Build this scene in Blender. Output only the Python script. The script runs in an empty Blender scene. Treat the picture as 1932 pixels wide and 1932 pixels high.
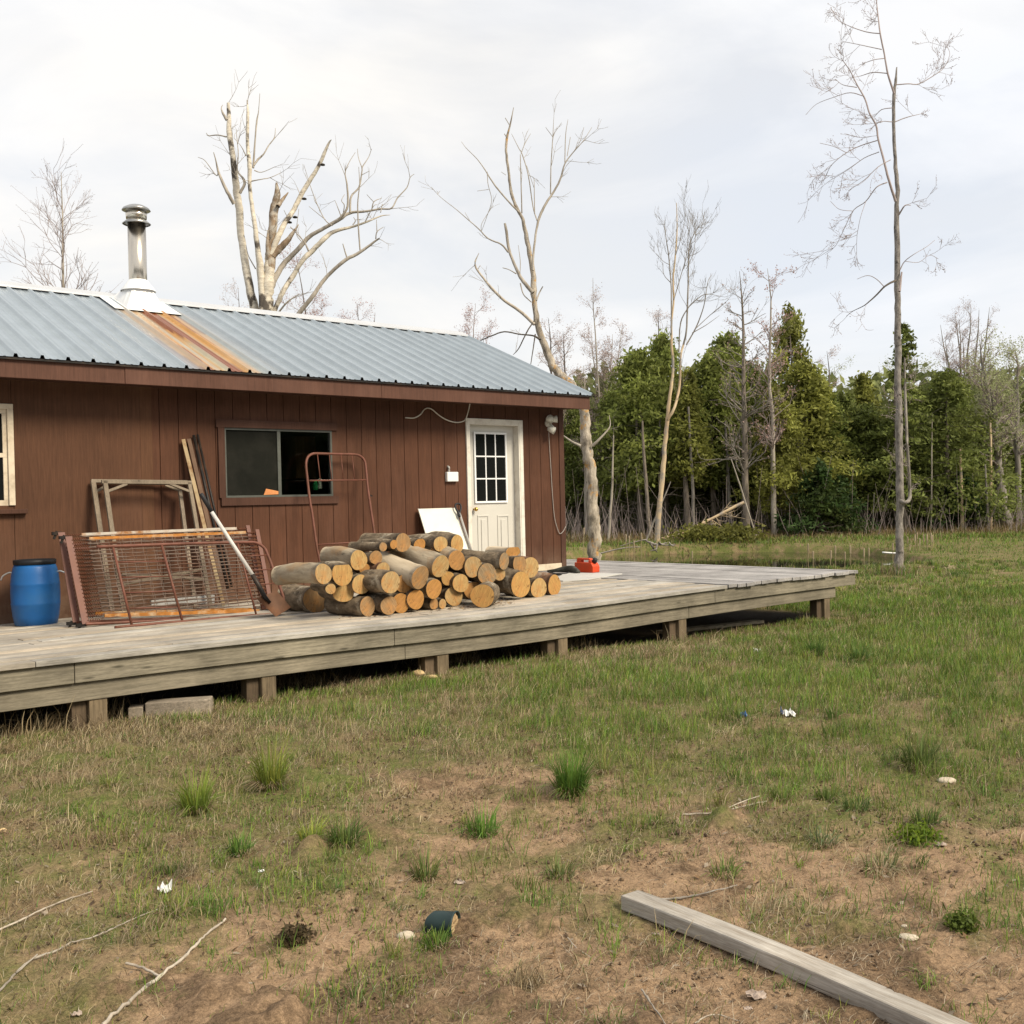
import bpy, math, random
import numpy as np
from mathutils import Vector, Matrix
rnd = random.Random(7)
rng = np.random.default_rng(11)
S = bpy.context.scene
COL = S.collection

# ------------------------------------------------------------------ camera, sky, sun, exposure
FPX, CPX = 2000.0, 966.0                       # focal length / centre in units of a 1932 px wide picture
CAMPOS = np.array([0, 0, 1.45])
_a = np.array([3277 - CPX, 892 - CPX, FPX]); _a /= np.linalg.norm(_a)
_n = np.cross(_a, np.array([1, -math.tan(.023), 0])); _n /= np.linalg.norm(_n)
if _n[1] > 0: _n = -_n
ROT = np.array([_a, np.cross(_n, _a), _n])     # world = ROT @ (right, down, forward)
cd = bpy.data.cameras.new('camera'); cam = bpy.data.objects.new('camera', cd); COL.objects.link(cam)
cd.sensor_width = 36; cd.lens = FPX / 1932 * 36; cd.clip_end = 3000; cd.clip_start = .05
M = Matrix.Identity(4)
for i in range(3):
    M[i][0] = ROT[i, 0]; M[i][1] = -ROT[i, 1]; M[i][2] = -ROT[i, 2]; M[i][3] = CAMPOS[i]
cam.matrix_world = M
S.camera = cam

SUN_EL, SUN_AZ = math.radians(42), math.radians(165)      # azimuth: clockwise from +Y
wd = bpy.data.worlds.new('World'); S.world = wd; wd.use_nodes = True
wt = wd.node_tree; wt.nodes.clear()
def wn(t, **k):
    n = wt.nodes.new(t)
    for a, b in k.items(): setattr(n, a, b)
    return n
out = wn('ShaderNodeOutputWorld'); bg = wn('ShaderNodeBackground'); bg.inputs[1].default_value = .1
sky = wn('ShaderNodeTexSky', sky_type='NISHITA', sun_disc=False, sun_elevation=SUN_EL, sun_rotation=SUN_AZ)
sky.air_density = 1.0; sky.dust_density = 1.5
tc = wn('ShaderNodeTexCoord'); mp = wn('ShaderNodeMapping'); mp.inputs['Scale'].default_value = (1.5, 1.5, 4.2)
nz = wn('ShaderNodeTexNoise'); nz.inputs['Scale'].default_value = 1.7; nz.inputs['Detail'].default_value = 7; nz.inputs['Roughness'].default_value = .55
nz.inputs['Distortion'].default_value = .5
rp = wn('ShaderNodeValToRGB'); rp.color_ramp.elements[0].position = .36; rp.color_ramp.elements[1].position = .58
rp.color_ramp.elements[0].color = (.76, .76, .76, 1); rp.color_ramp.elements[1].color = (1, 1, 1, 1)
nz2 = wn('ShaderNodeTexNoise'); nz2.inputs['Scale'].default_value = 1.1; nz2.inputs['Detail'].default_value = 5
rp2 = wn('ShaderNodeValToRGB'); rp2.color_ramp.elements[0].position = .33; rp2.color_ramp.elements[1].position = .68
rp2.color_ramp.elements[0].color = (7.0, 7.15, 7.45, 1); rp2.color_ramp.elements[1].color = (7.6, 7.4, 7.1, 1)
mx = wn('ShaderNodeMixRGB')
L = wt.links.new
L(tc.outputs['Generated'], mp.inputs[0]); L(mp.outputs[0], nz.inputs['Vector']); L(mp.outputs[0], nz2.inputs['Vector'])
L(nz.outputs['Fac'], rp.inputs[0]); L(nz2.outputs['Fac'], rp2.inputs[0])
L(rp.outputs[0], mx.inputs[0]); L(sky.outputs[0], mx.inputs[1]); L(rp2.outputs[0], mx.inputs[2])
L(mx.outputs[0], bg.inputs[0]); L(bg.outputs[0], out.inputs[0])

sl = bpy.data.lights.new('sun', 'SUN'); sl.energy = 3.4; sl.angle = math.radians(20); sl.color = (1, .89, .70)
so = bpy.data.objects.new('sun', sl); COL.objects.link(so)
sd = Vector((math.sin(SUN_AZ) * math.cos(SUN_EL), math.cos(SUN_AZ) * math.cos(SUN_EL), math.sin(SUN_EL)))
so.rotation_euler = sd.to_track_quat('Z', 'Y').to_euler(); so.location = (0, -5, 20)
S.view_settings.view_transform = 'Standard'; S.view_settings.look = 'None'
S.view_settings.exposure = 0.45; S.view_settings.gamma = 1.0
S.cycles.max_bounces = 5; S.cycles.diffuse_bounces = 3; S.cycles.glossy_bounces = 3; S.cycles.transparent_max_bounces = 8
S.cycles.use_denoising = True

# ------------------------------------------------------------------ measuring helpers (photo sight lines -> places in the world)
CROP = dict(d=(0, 0, 1), c1=(0, 740.6, .33333), c2=(450.8, 869.4, .33333), c3=(708.4, 644, .3), c4=(1030.4, 547.4, .46667), c5=(0, 257.6, .5),
            B=(373.5, 167.4, .2267), D=(798.6, 180.3, .3), T=(1507, 0, .3332), P=(1185, 360.6, .3666), R=(1545.6, 547.4, .2833),
            z6=(1056, 740.6, .26667), r7=(0, 1255.8, .5), r8=(966, 1191.4, .5), w2=(386.4, 772.8, .2), z1=(1030.4, 1030.4, .33333), c0=(0, 708.4, .2))
def px(c, x, y):
    a, b, s = CROP[c]; return a + s * x, b + s * y
def ray(c, x, y):
    x, y = px(c, x, y); return ROT @ np.array([x - CPX, y - CPX, FPX])
def onz(c, x, y, z): d = ray(c, x, y); return CAMPOS + d * (z - CAMPOS[2]) / d[2]
def ony(c, x, y, Y): d = ray(c, x, y); return CAMPOS + d * (Y / d[1])
def att(c, x, y, t): return CAMPOS + ray(c, x, y) * (t / FPX)
def onlean(c, x, y, Yb, k, zb):                   # plane leaning back: Y = Yb + k (z - zb)
    d = ray(c, x, y); s = (Yb + k * (CAMPOS[2] - zb)) / (d[1] - k * d[2]); return CAMPOS + d * s
def depth(p): return float((ROT.T @ (np.asarray(p) - CAMPOS))[2])
RX, RY = ROT[0, 0], ROT[1, 0]                    # ground directions right (s) and forward (t)
_h = math.hypot(RX, RY); SX, SY = RX / _h, RY / _h
FX, FY = -SY, SX
def st(x, y): return x * SX + y * SY, x * FX + y * FY
def xy(s, t): return s * SX + t * FX, s * SY + t * FY

def vnoise(x, y, seed=0):
    x = np.asarray(x, float); y = np.asarray(y, float)
    xi = np.floor(x).astype(np.int64); yi = np.floor(y).astype(np.int64); fx = x - xi; fy = y - yi
    fx = fx * fx * (3 - 2 * fx); fy = fy * fy * (3 - 2 * fy)
    def h(a, b):
        v = (a * 374761393 + b * 668265263 + seed * 974634777) & 0xffffffff
        v = ((v ^ (v >> 13)) * 1274126177) & 0xffffffff
        return ((v ^ (v >> 16)) & 0xffff) / 65535.0
    return (h(xi, yi) * (1 - fx) + h(xi + 1, yi) * fx) * (1 - fy) + (h(xi, yi + 1) * (1 - fx) + h(xi + 1, yi + 1) * fx) * fy
def fbm(x, y, o=4, seed=0):
    v = 0; a = .5; n = 0
    for i in range(o):
        v = v + a * vnoise(x * 2 ** i + 17.3 * i, y * 2 ** i - 9.1 * i, seed + i); n += a; a *= .5
    return v / n
def sstep(a, b, x): u = np.clip((x - a) / (b - a), 0, 1); return u * u * (3 - 2 * u)

# ------------------------------------------------------------------ materials
MATS = {}
def node_mat(name):
    m = bpy.data.materials.new(name); m.use_nodes = True; nt = m.node_tree
    b = nt.nodes['Principled BSDF']; MATS[name] = m
    return m, nt, b
def nd(nt, t, ins=None, **k):
    n = nt.nodes.new(t)
    for a, b in k.items(): setattr(n, a, b)
    for a, b in (ins or {}).items():
        if hasattr(b, 'is_output') or isinstance(b, bpy.types.NodeSocket): nt.links.new(b, n.inputs[a])
        else: n.inputs[a].default_value = b
    return n
def mix(nt, f, a, b, mode='MIX'):
    n = nd(nt, 'ShaderNodeMixRGB', blend_type=mode)
    for i, v in ((0, f), (1, a), (2, b)):
        if isinstance(v, bpy.types.NodeSocket): nt.links.new(v, n.inputs[i])
        elif isinstance(v, (int, float)): n.inputs[i].default_value = v if i == 0 else (v, v, v, 1)
        else: n.inputs[i].default_value = (*v, 1)
    return n.outputs[0]
def ramp(nt, fac, stops):
    r = nd(nt, 'ShaderNodeValToRGB'); nt.links.new(fac, r.inputs[0]); e = r.color_ramp.elements
    while len(e) < len(stops): e.new(.5)
    for el, (p, c) in zip(e, stops):
        el.position = p; el.color = (*c, 1) if not isinstance(c, (int, float)) else (c, c, c, 1)
    return r.outputs[0]
def noise(nt, scale, detail=5, vec=None, stretch=None, rough=.55, dist=0):
    tcn = nd(nt, 'ShaderNodeTexCoord'); v = tcn.outputs['Object'] if vec is None else vec
    if stretch: v = nd(nt, 'ShaderNodeMapping', {'Vector': v, 'Scale': stretch}).outputs[0]
    return nd(nt, 'ShaderNodeTexNoise', {'Vector': v, 'Scale': scale, 'Detail': detail, 'Roughness': rough, 'Distortion': dist}).outputs['Fac']
def bump(nt, b, h, strength=.3, dist=.01):
    n = nd(nt, 'ShaderNodeBump', {'Height': h, 'Strength': strength, 'Distance': dist}); nt.links.new(n.outputs[0], b.inputs['Normal'])
def vcol(nt): return nd(nt, 'ShaderNodeVertexColor', layer_name='col').outputs[0]
def simple(name, c, rough=.6, var=.25, scale=8, metallic=0, bmp=.15, stretch=None, dark=None, attr=False, spec=.3):
    """base colour times soft noise, with optional second (dirt) colour in irregular patches"""
    m, nt, b = node_mat(name)
    base = vcol(nt) if attr else c
    n = noise(nt, scale, 6, stretch=stretch)
    col = mix(nt, 1, base, ramp(nt, n, [(.25, 1 - var), (.75, 1 + var)]), 'MULTIPLY')
    if dark:
        n2 = noise(nt, scale * .45, 7, rough=.7)
        col = mix(nt, ramp(nt, n2, [(.48, 0), (.66, 1)]), col, dark)
    nt.links.new(col, b.inputs['Base Color'])
    b.inputs['Roughness'].default_value = rough; b.inputs['Metallic'].default_value = metallic
    b.inputs['Specular IOR Level'].default_value = spec
    if bmp: bump(nt, b, n, bmp)
    return m
def wood(name, c, grain='X', rough=.85, dark=(.1, .085, .07), attr=True, strength=.55, scale=6):
    m, nt, b = node_mat(name)
    st_ = {'X': (.6, 12, 12), 'Y': (12, .6, 12), 'Z': (12, 12, .6)}[grain]
    base = vcol(nt) if attr else c
    n = noise(nt, scale, 8, stretch=st_, rough=.65)
    n2 = noise(nt, 2.3, 5, rough=.6)
    fine = noise(nt, scale * 6, 3, stretch=st_)
    col = mix(nt, ramp(nt, n, [(.3, strength), (.62, 0)]), base, dark)
    col = mix(nt, 1, col, ramp(nt, n2, [(.25, .58), (.75, 1.24)]), 'MULTIPLY')
    col = mix(nt, 1, col, ramp(nt, fine, [(.3, .76), (.7, 1.16)]), 'MULTIPLY')
    kst = {'X': (1.1, 5, 5), 'Y': (5, 1.1, 5), 'Z': (5, 5, 1.1)}[grain]
    kv = nd(nt, 'ShaderNodeMapping', {'Vector': nd(nt, 'ShaderNodeTexCoord').outputs['Object'], 'Scale': kst}).outputs[0]
    kn = nd(nt, 'ShaderNodeTexVoronoi', {'Vector': kv, 'Scale': 2.1}).outputs['Distance']
    col = mix(nt, ramp(nt, kn, [(.06, .75), (.13, 0)]), col, tuple(v * .5 for v in dark))
    crk = noise(nt, 10, 4, stretch=tuple(v * (.25 if v < 1 else 2.2) for v in st_), rough=.5)
    col = mix(nt, ramp(nt, crk, [(.27, .8), (.33, 0)]), col, (.03, .025, .02))
    nt.links.new(col, b.inputs['Base Color']); b.inputs['Roughness'].default_value = rough; b.inputs['Specular IOR Level'].default_value = .2
    bump(nt, b, n, .35, .006)
    return m
def siding(name, c):
    m, nt, b = node_mat(name)
    n = noise(nt, 7, 7, stretch=(9, 9, .5), rough=.7); n2 = noise(nt, 1.1, 5, rough=.6)
    n3 = noise(nt, 26, 4, stretch=(1, 1, .5), rough=.75)
    col = mix(nt, 1, c, ramp(nt, n2, [(.25, .78), (.78, 1.22)]), 'MULTIPLY')
    col = mix(nt, 1, col, ramp(nt, n, [(.28, .7), (.72, 1.18)]), 'MULTIPLY')
    col = mix(nt, ramp(nt, n3, [(.70, 0), (.80, .35)]), col, (.30, .22, .17))
    n4 = noise(nt, .8, 7, stretch=(1, 1, .45), rough=.7)
    col = mix(nt, ramp(nt, n4, [(.48, 0), (.68, .45)]), col, tuple(min(1, v * 1.5 + .02) for v in c))
    sx = nd(nt, 'ShaderNodeSeparateXYZ', {'Vector': nd(nt, 'ShaderNodeTexCoord').outputs['Object']})
    foot = nd(nt, 'ShaderNodeMapRange', {'Value': sx.outputs['Z'], 'From Min': .45, 'From Max': .85, 'To Min': .55, 'To Max': 0.0})
    fm = nd(nt, 'ShaderNodeMath', {0: foot.outputs[0], 1: ramp(nt, noise(nt, 5, 7, rough=.7), [(.35, 0), (.65, 1)])}, operation='MULTIPLY')
    col = mix(nt, fm.outputs[0], col, (.24, .17, .12))
    nt.links.new(col, b.inputs['Base Color']); b.inputs['Roughness'].default_value = .75; b.inputs['Specular IOR Level'].default_value = .2
    bump(nt, b, n, .3, .004)
    return m
siding('brown_siding', (.094, .040, .022)); siding('brown_siding_worn', (.100, .046, .025)); siding('brown_trim', (.080, .037, .024)); siding('brown_fascia', (.105, .050, .034)); siding('brown_filler', (.108, .050, .026))
wood('deck_wood', None, 'X', dark=(.16, .135, .11), strength=.5); wood('deck_wood_across', None, 'Y', dark=(.12, .11, .11), strength=.6)
wood('rim_wood', None, 'X', dark=(.1, .09, .065), strength=.7); wood('post_wood', None, 'Z', dark=(.06, .045, .03), strength=.75)
simple('roof_metal', None, .36, .09, 5, metallic=.35, bmp=.06, attr=True, spec=.5)
simple('ridge_metal', (.50, .51, .53), .4, .06, 3, metallic=.2, bmp=.02)
simple('white_trim', (.70, .66, .58), .55, .08, 10, bmp=.05, dark=(.52, .47, .40))
simple('door_paint', (.56, .54, .49), .45, .03, 4, bmp=.02)
simple('lite_frame', (.80, .80, .80), .4, .03, 4, bmp=.0)
simple('cream_paint', (.62, .53, .40), .6, .12, 12, bmp=.1, dark=(.44, .36, .26))
simple('brass', (.65, .42, .12), .25, .1, 20, metallic=1, bmp=0)
simple('alu_frame', (.11, .115, .10), .5, .15, 12, metallic=.4, bmp=.02)
simple('interior', (.06, .04, .025), .9, .2, 3, bmp=0)
simple('interior_wood', (.30, .15, .05), .7, .25, 4, stretch=(6, 6, .6), bmp=.05)
simple('screen_mesh', (.012, .0125, .010), .8, .25, 5, bmp=.0, dark=(.020, .0195, .016), spec=.08)
simple('red_rust_paint', (.155, .06, .04), .55, .25, 18, metallic=.1, bmp=.1, dark=(.11, .045, .025))
simple('pink_primer', (.16, .075, .058), .6, .15, 10, bmp=.05, dark=(.17, .075, .05))
simple('orange_rust', (.42, .17, .035), .75, .35, 14, bmp=.2, dark=(.55, .42, .27))
simple('worn_white_rail', (.52, .47, .40), .6, .15, 12, bmp=.1, dark=(.33, .15, .05))
simple('dull_wire', (.17, .125, .10), .55, .4, 9, metallic=.35, bmp=.0, dark=(.13, .055, .025))
simple('spring_rust', (.14, .05, .025), .7, .35, 20, bmp=.1)
simple('black_iron', (.018, .016, .015), .5, .3, 14, metallic=.3, bmp=.1, dark=(.05, .035, .025))
wood('frame_wood', None, 'Z', dark=(.12, .095, .07), strength=.5)
simple('cream_rust_rail', (.36, .27, .155), .7, .2, 9, bmp=.15, dark=(.17, .07, .02))
simple('brown_rail', (.13, .075, .045), .7, .25, 9, bmp=.1)
simple('barrel_blue', (.010, .10, .31), .42, .12, 5, bmp=.03, dark=(.02, .11, .28), spec=.4)
simple('barrel_lid', (.012, .013, .016), .5, .2, 6, bmp=.05)
simple('galvanised', (.5, .5, .49), .4, .15, 10, metallic=.8, bmp=.03)
simple('shovel_white', (.62, .60, .57), .5, .1, 10, bmp=.05, dark=(.45, .43, .39))
simple('black_grip', (.02, .02, .022), .55, .2, 12, bmp=.05)
simple('shovel_blade', (.12, .06, .035), .6, .35, 8, metallic=.3, bmp=.2, dark=(.23, .10, .045))
simple('shaft_grey', (.38, .37, .35), .5, .15, 12, bmp=.05)
simple('panel_white', (.72, .71, .62), .5, .05, 3, bmp=.02, dark=(.64, .63, .54))
simple('sheet_white', (.50, .49, .46), .5, .06, 4, bmp=.03, dark=(.55, .53, .48))
simple('can_red', (.62, .065, .018), .45, .12, 5, bmp=.03, dark=(.48, .075, .03))
simple('rubber', (.035, .036, .03), .6, .25, 10, bmp=.1, dark=(.10, .10, .08))
simple('plastic_white', (.78, .78, .75), .4, .03, 5, bmp=0)
simple('plastic_ivory', (.62, .60, .52), .45, .05, 5, bmp=0)
simple('cable_ivory', (.58, .54, .46), .5, .05, 8, bmp=0)
simple('cable_grey', (.36, .33, .30), .5, .08, 8, bmp=0)
simple('steel_flue', (.62, .56, .47), .24, .12, 2.5, metallic=1, bmp=.03, stretch=(5, 5, .35))
simple('steel_cap', (.42, .41, .39), .3, .25, 5, metallic=.9, bmp=.03)
simple('flashing', (.80, .80, .79), .38, .06, 3, metallic=.15, bmp=.02)
simple('stone', (.50, .43, .33), .85, .2, 18, bmp=.3)
simple('pot_green', (.018, .035, .035), .5, .2, 10, bmp=.05)
simple('pot_inner', (.40, .29, .16), .85, .3, 22, bmp=.3, dark=(.16, .09, .045))
simple('paper', (.75, .75, .74), .7, .08, 12, bmp=.1)
simple('wood_chip', (.58, .42, .22), .85, .2, 20, bmp=.1)
simple('can_blue', (.06, .16, .45), .35, .2, 12, metallic=.3, bmp=.05)
simple('dead_leaf', (.36, .29, .24), .8, .3, 20, bmp=.1)
wood('beam_grey', None, 'X', dark=(.20, .155, .11), strength=.75)
simple('green_glass', (.02, .28, .08), .2, .1, 5, bmp=0); simple('orange_card', (.62, .25, .09), .7, .25, 14, bmp=0)
# glass
m, nt, b = node_mat('window_glass'); b.inputs['Base Color'].default_value = (.6, .65, .62, 1); b.inputs['Roughness'].default_value = .03
b.inputs['Transmission Weight'].default_value = 1.0; b.inputs['IOR'].default_value = 1.45
m, nt, b = node_mat('door_glass'); b.inputs['Base Color'].default_value = (.010, .011, .011, 1); b.inputs['Roughness'].default_value = .06; b.inputs['Specular IOR Level'].default_value = .35
# bark family
def bark(name, c1, c2, scale=9, stretch=(1, 1, .25), patch=None, patch_at=(.55, .63), bmp=.6, crack=(.05, .04, .03)):
    m, nt, b = node_mat(name)
    n = noise(nt, scale, 8, stretch=stretch, rough=.7); n2 = noise(nt, scale * .35, 6, rough=.65)
    col = ramp(nt, n, [(.30, c2), (.62, c1)])
    if patch: col = mix(nt, ramp(nt, n2, [(patch_at[0], 0), (patch_at[1], 1)]), col, patch)
    n3 = noise(nt, scale * 2.2, 5, stretch=stretch, rough=.7)
    col = mix(nt, ramp(nt, n3, [(.30, .8), (.40, 0)]), col, crack)
    nt.links.new(col, b.inputs['Base Color']); b.inputs['Roughness'].default_value = .9; b.inputs['Specular IOR Level'].default_value = .15
    bump(nt, b, n, bmp, .02); return m
bark('grey_bark', (.30, .27, .235), (.10, .088, .076), 12)
bark('tall_bark', (.31, .28, .25), (.07, .062, .055), 14, (1, 1, .4), patch=(.05, .045, .04), patch_at=(.58, .64), bmp=.9)
bark('pale_trunk', (.42, .375, .315), (.21, .18, .145), 7)
bark('dark_bark', (.13, .11, .09), (.06, .05, .042), 9)
bark('cedar_bark', (.25, .21, .17), (.08, .066, .054), 13)
bark('birch_bark', (.66, .60, .49), (.36, .31, .25), 5, (1, 1, 3.0), patch=(.10, .085, .07), patch_at=(.54, .60), bmp=.4, crack=(.10, .085, .07))
bark('rotten_wood', (.30, .215, .14), (.12, .085, .06), 9, (1, 1, .25), patch=(.42, .375, .31), patch_at=(.46, .58), bmp=1)
bark('bleached_wood', (.50, .44, .36), (.24, .20, .16), 8, (1, 1, .2), bmp=.3)
bark('snag_wood', (.50, .435, .35), (.055, .045, .036), 12, (1, 1, .28), patch=(.44, .26, .10), patch_at=(.57, .62), crack=(.025, .021, .018), bmp=1)
bark('peeled_wood', (.60, .47, .30), (.38, .27, .17), 5, (1, 1, .15), patch=(.27, .245, .22), patch_at=(.52, .62))
bark('dark_twig', (.17, .145, .13), (.09, .075, .065), 9)
bark('bud_twig', (.36, .30, .28), (.26, .21, .195), 9, bmp=0, crack=(.2, .16, .15))
bark('log_bark_dark', (.24, .185, .125), (.04, .032, .025), 17, (1, .5, 1), patch=(.36, .31, .235), patch_at=(.56, .63), bmp=1.0)
bark('log_bark_grey', (.42, .355, .26), (.19, .15, .105), 12, (1, .25, 1), patch=(.32, .22, .13), patch_at=(.50, .62), crack=(.09, .075, .06))
bark('log_bark_pale', (.50, .42, .31), (.34, .27, .185), 9, (1, .25, 1), patch=(.17, .13, .10), patch_at=(.62, .69), bmp=.2)
bark('log_bark_red', (.27, .15, .09), (.12, .07, .045), 18, (1, .35, 1), patch=(.34, .27, .2), patch_at=(.55, .65))
m, nt, b = node_mat('cut_wood')
tcn = nd(nt, 'ShaderNodeTexCoord'); wv = nd(nt, 'ShaderNodeTexWave', {'Vector': tcn.outputs['Object'], 'Scale': 26.0, 'Distortion': 2.5, 'Detail': 3.0, 'Detail Scale': 2.0}, wave_type='RINGS', rings_direction='Y')
oi = nd(nt, 'ShaderNodeObjectInfo')
c = ramp(nt, oi.outputs['Random'], [(0, (.40, .275, .135)), (.3, (.50, .335, .145)), (.55, (.48, .285, .10)), (.8, (.41, .20, .06)), (1, (.30, .215, .125))])
c = mix(nt, 1, c, ramp(nt, wv.outputs['Fac'], [(.1, .93), (.8, 1.03)]), 'MULTIPLY')
saw = noise(nt, 9, 6, stretch=(16, 1, 1.2), rough=.65)
c = mix(nt, 1, c, ramp(nt, saw, [(.32, .6), (.68, 1.18)]), 'MULTIPLY')
ln_ = nd(nt, 'ShaderNodeVectorMath', {0: tcn.outputs['Object']}, operation='LENGTH')
hm_ = nd(nt, 'ShaderNodeMath', {0: ln_.outputs['Value'], 1: nd(nt, 'ShaderNodeMath', {0: noise(nt, 14, 4), 1: .08}, operation='MULTIPLY').outputs[0]}, operation='ADD')
c = mix(nt, ramp(nt, hm_.outputs[0], [(.055, .5), (.085, 0)]), c, (.40, .20, .07))
c = mix(nt, ramp(nt, noise(nt, 8, 5, dist=1.0, rough=.7), [(.50, 0), (.66, .85)]), c, (.46, .22, .07))
c = mix(nt, ramp(nt, noise(nt, 17, 6, rough=.75), [(.56, 0), (.66, .9)]), c, (.14, .075, .03))
nt.links.new(c, b.inputs['Base Color']); b.inputs['Roughness'].default_value = .85; b.inputs['Specular IOR Level'].default_value = .15; bump(nt, b, saw, .3, .004)
# leaf material: colour attribute, a little light through
def leafy(name, trans=.25, rough=.6):
    m, nt, b = node_mat(name); c = vcol(nt); nt.links.new(c, b.inputs['Base Color']); b.inputs['Roughness'].default_value = rough; b.inputs['Specular IOR Level'].default_value = .2
    t = nd(nt, 'ShaderNodeBsdfTranslucent'); nt.links.new(c, t.inputs[0])
    ms = nd(nt, 'ShaderNodeMixShader'); ms.inputs[0].default_value = trans
    nt.links.new(b.outputs[0], ms.inputs[1]); nt.links.new(t.outputs[0], ms.inputs[2]); nt.links.new(ms.outputs[0], nt.nodes['Material Output'].inputs[0])
leafy('foliage', .42); leafy('grass_blade', .25)
# water
m, nt, b = node_mat('pond_water'); b.inputs['Base Color'].default_value = (.025, .022, .014, 1); b.inputs['Roughness'].default_value = .03; b.inputs['IOR'].default_value = 1.33; b.inputs['Specular IOR Level'].default_value = .5
bump(nt, b, noise(nt, 1.6, 3), .04, .05)
# ground
m, nt, b = node_mat('soil')
cov = nd(nt, 'ShaderNodeSeparateColor', {'Color': vcol(nt)})
n1 = noise(nt, 3.4, 9, rough=.68); n2 = noise(nt, 9, 8, rough=.7); n3 = noise(nt, 60, 5, rough=.7); n4 = noise(nt, 3.1, 6, rough=.65); n5 = noise(nt, 240, 3, rough=.7)
sand = mix(nt, ramp(nt, n2, [(.35, 0), (.65, 1)]), (.345, .235, .145), (.265, .175, .105))
damp = mix(nt, ramp(nt, n3, [(.3, 0), (.7, 1)]), (.125, .082, .05), (.20, .135, .082))
dm = nd(nt, 'ShaderNodeMath', {0: n1, 1: cov.outputs['Green']}, operation='ADD')
dmk = nd(nt, 'ShaderNodeMath', {0: dm.outputs[0], 1: nd(nt, 'ShaderNodeMath', {0: n2, 1:   .55}, operation='MULTIPLY').outputs[0]}, operation='ADD')
c = mix(nt, ramp(nt, dmk.outputs[0], [(.70, 0), (.84, 1)]), sand, damp)
moss = mix(nt, ramp(nt, n3, [(.3, 0), (.7, 1)]), (.085, .112, .027), (.15, .145, .05))
straw = mix(nt, ramp(nt, n2, [(.3, 0), (.7, 1)]), (.16, .115, .06), (.26, .195, .11))
g = mix(nt, ramp(nt, n4, [(.42, 0), (.62, 1)]), moss, straw)
gm = nd(nt, 'ShaderNodeMath', {0: cov.outputs['Red'], 1: nd(nt, 'ShaderNodeMath', {0: n2, 1: .5}, operation='SUBTRACT').outputs[0]}, operation='ADD')
c = mix(nt, ramp(nt, gm.outputs[0], [(.30, 0), (.72, 1)]), c, g)
c = mix(nt, 1, c, ramp(nt, n3, [(.25, .60), (.75, 1.32)]), 'MULTIPLY')
c = mix(nt, 1, c, ramp(nt, n5, [(.3, .72), (.7, 1.25)]), 'MULTIPLY')
c = mix(nt, ramp(nt, noise(nt, 21, 6, rough=.75), [(.60, 0), (.70, .8)]), c, (.10, .068, .042))
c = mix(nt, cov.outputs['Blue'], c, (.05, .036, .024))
nt.links.new(c, b.inputs['Base Color']); b.inputs['Roughness'].default_value = .95; b.inputs['Specular IOR Level'].default_value = .1
hh = nd(nt, 'ShaderNodeMath', {0: n2, 1: nd(nt, 'ShaderNodeMath', {0: n3, 1: .35}, operation='MULTIPLY').outputs[0]}, operation='ADD')
bump(nt, b, hh.outputs[0], .7, .03)

# ------------------------------------------------------------------ object helpers
LOC = {}
def tag(o, label=None, cat=None, group=None, kind=None):
    if label: o['label'] = label
    if cat: o['category'] = cat
    if group: o['group'] = group
    if kind: o['kind'] = kind
    return o
def thing(name, loc, label, cat, group=None):
    o = bpy.data.objects.new(name, None); COL.objects.link(o); o.empty_display_size = .1
    o.location = tuple(map(float, loc)); LOC[o.name] = o
    return tag(o, label, cat, group)
def link(name, me, parent=None):
    o = bpy.data.objects.new(name, me); COL.objects.link(o)
    if parent is not None:
        o.parent = parent
        if parent.type == 'EMPTY' or parent.get('recentred'): o.location = -parent.location
    return o
def meshdata(name, V, F, mats, cols=None, mi=None, smooth=False):
    me = bpy.data.meshes.new(name)
    V = np.asarray(V, np.float32)
    if isinstance(F, np.ndarray):
        k = F.shape[1]; n = len(F)
        me.vertices.add(len(V)); me.vertices.foreach_set('co', V.ravel())
        me.loops.add(n * k); me.loops.foreach_set('vertex_index', F.astype(np.int32).ravel())
        me.polygons.add(n); me.polygons.foreach_set('loop_start', np.arange(0, n * k, k, dtype=np.int32)); me.polygons.foreach_set('loop_total', np.full(n, k, np.int32))
        me.update(calc_edges=True)
    else:
        me.from_pydata([tuple(map(float, v)) for v in V], [], F); me.update()
    for m in (mats if isinstance(mats, (list, tuple)) else [mats]): me.materials.append(MATS[m])
    if mi is not None: me.polygons.foreach_set('material_index', np.asarray(mi, np.int32))
    if smooth: me.polygons.foreach_set('use_smooth', np.ones(len(me.polygons), bool))
    if cols is not None:
        a = me.color_attributes.new('col', 'FLOAT_COLOR', 'POINT')
        c4 = np.ones((len(V), 4), np.float32); c4[:, :3] = np.asarray(cols, np.float32); a.data.foreach_set('color', c4.ravel())
    return me
BOXF = [(0, 3, 2, 1), (4, 5, 6, 7), (0, 1, 5, 4), (1, 2, 6, 5), (2, 3, 7, 6), (3, 0, 4, 7)]
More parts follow.
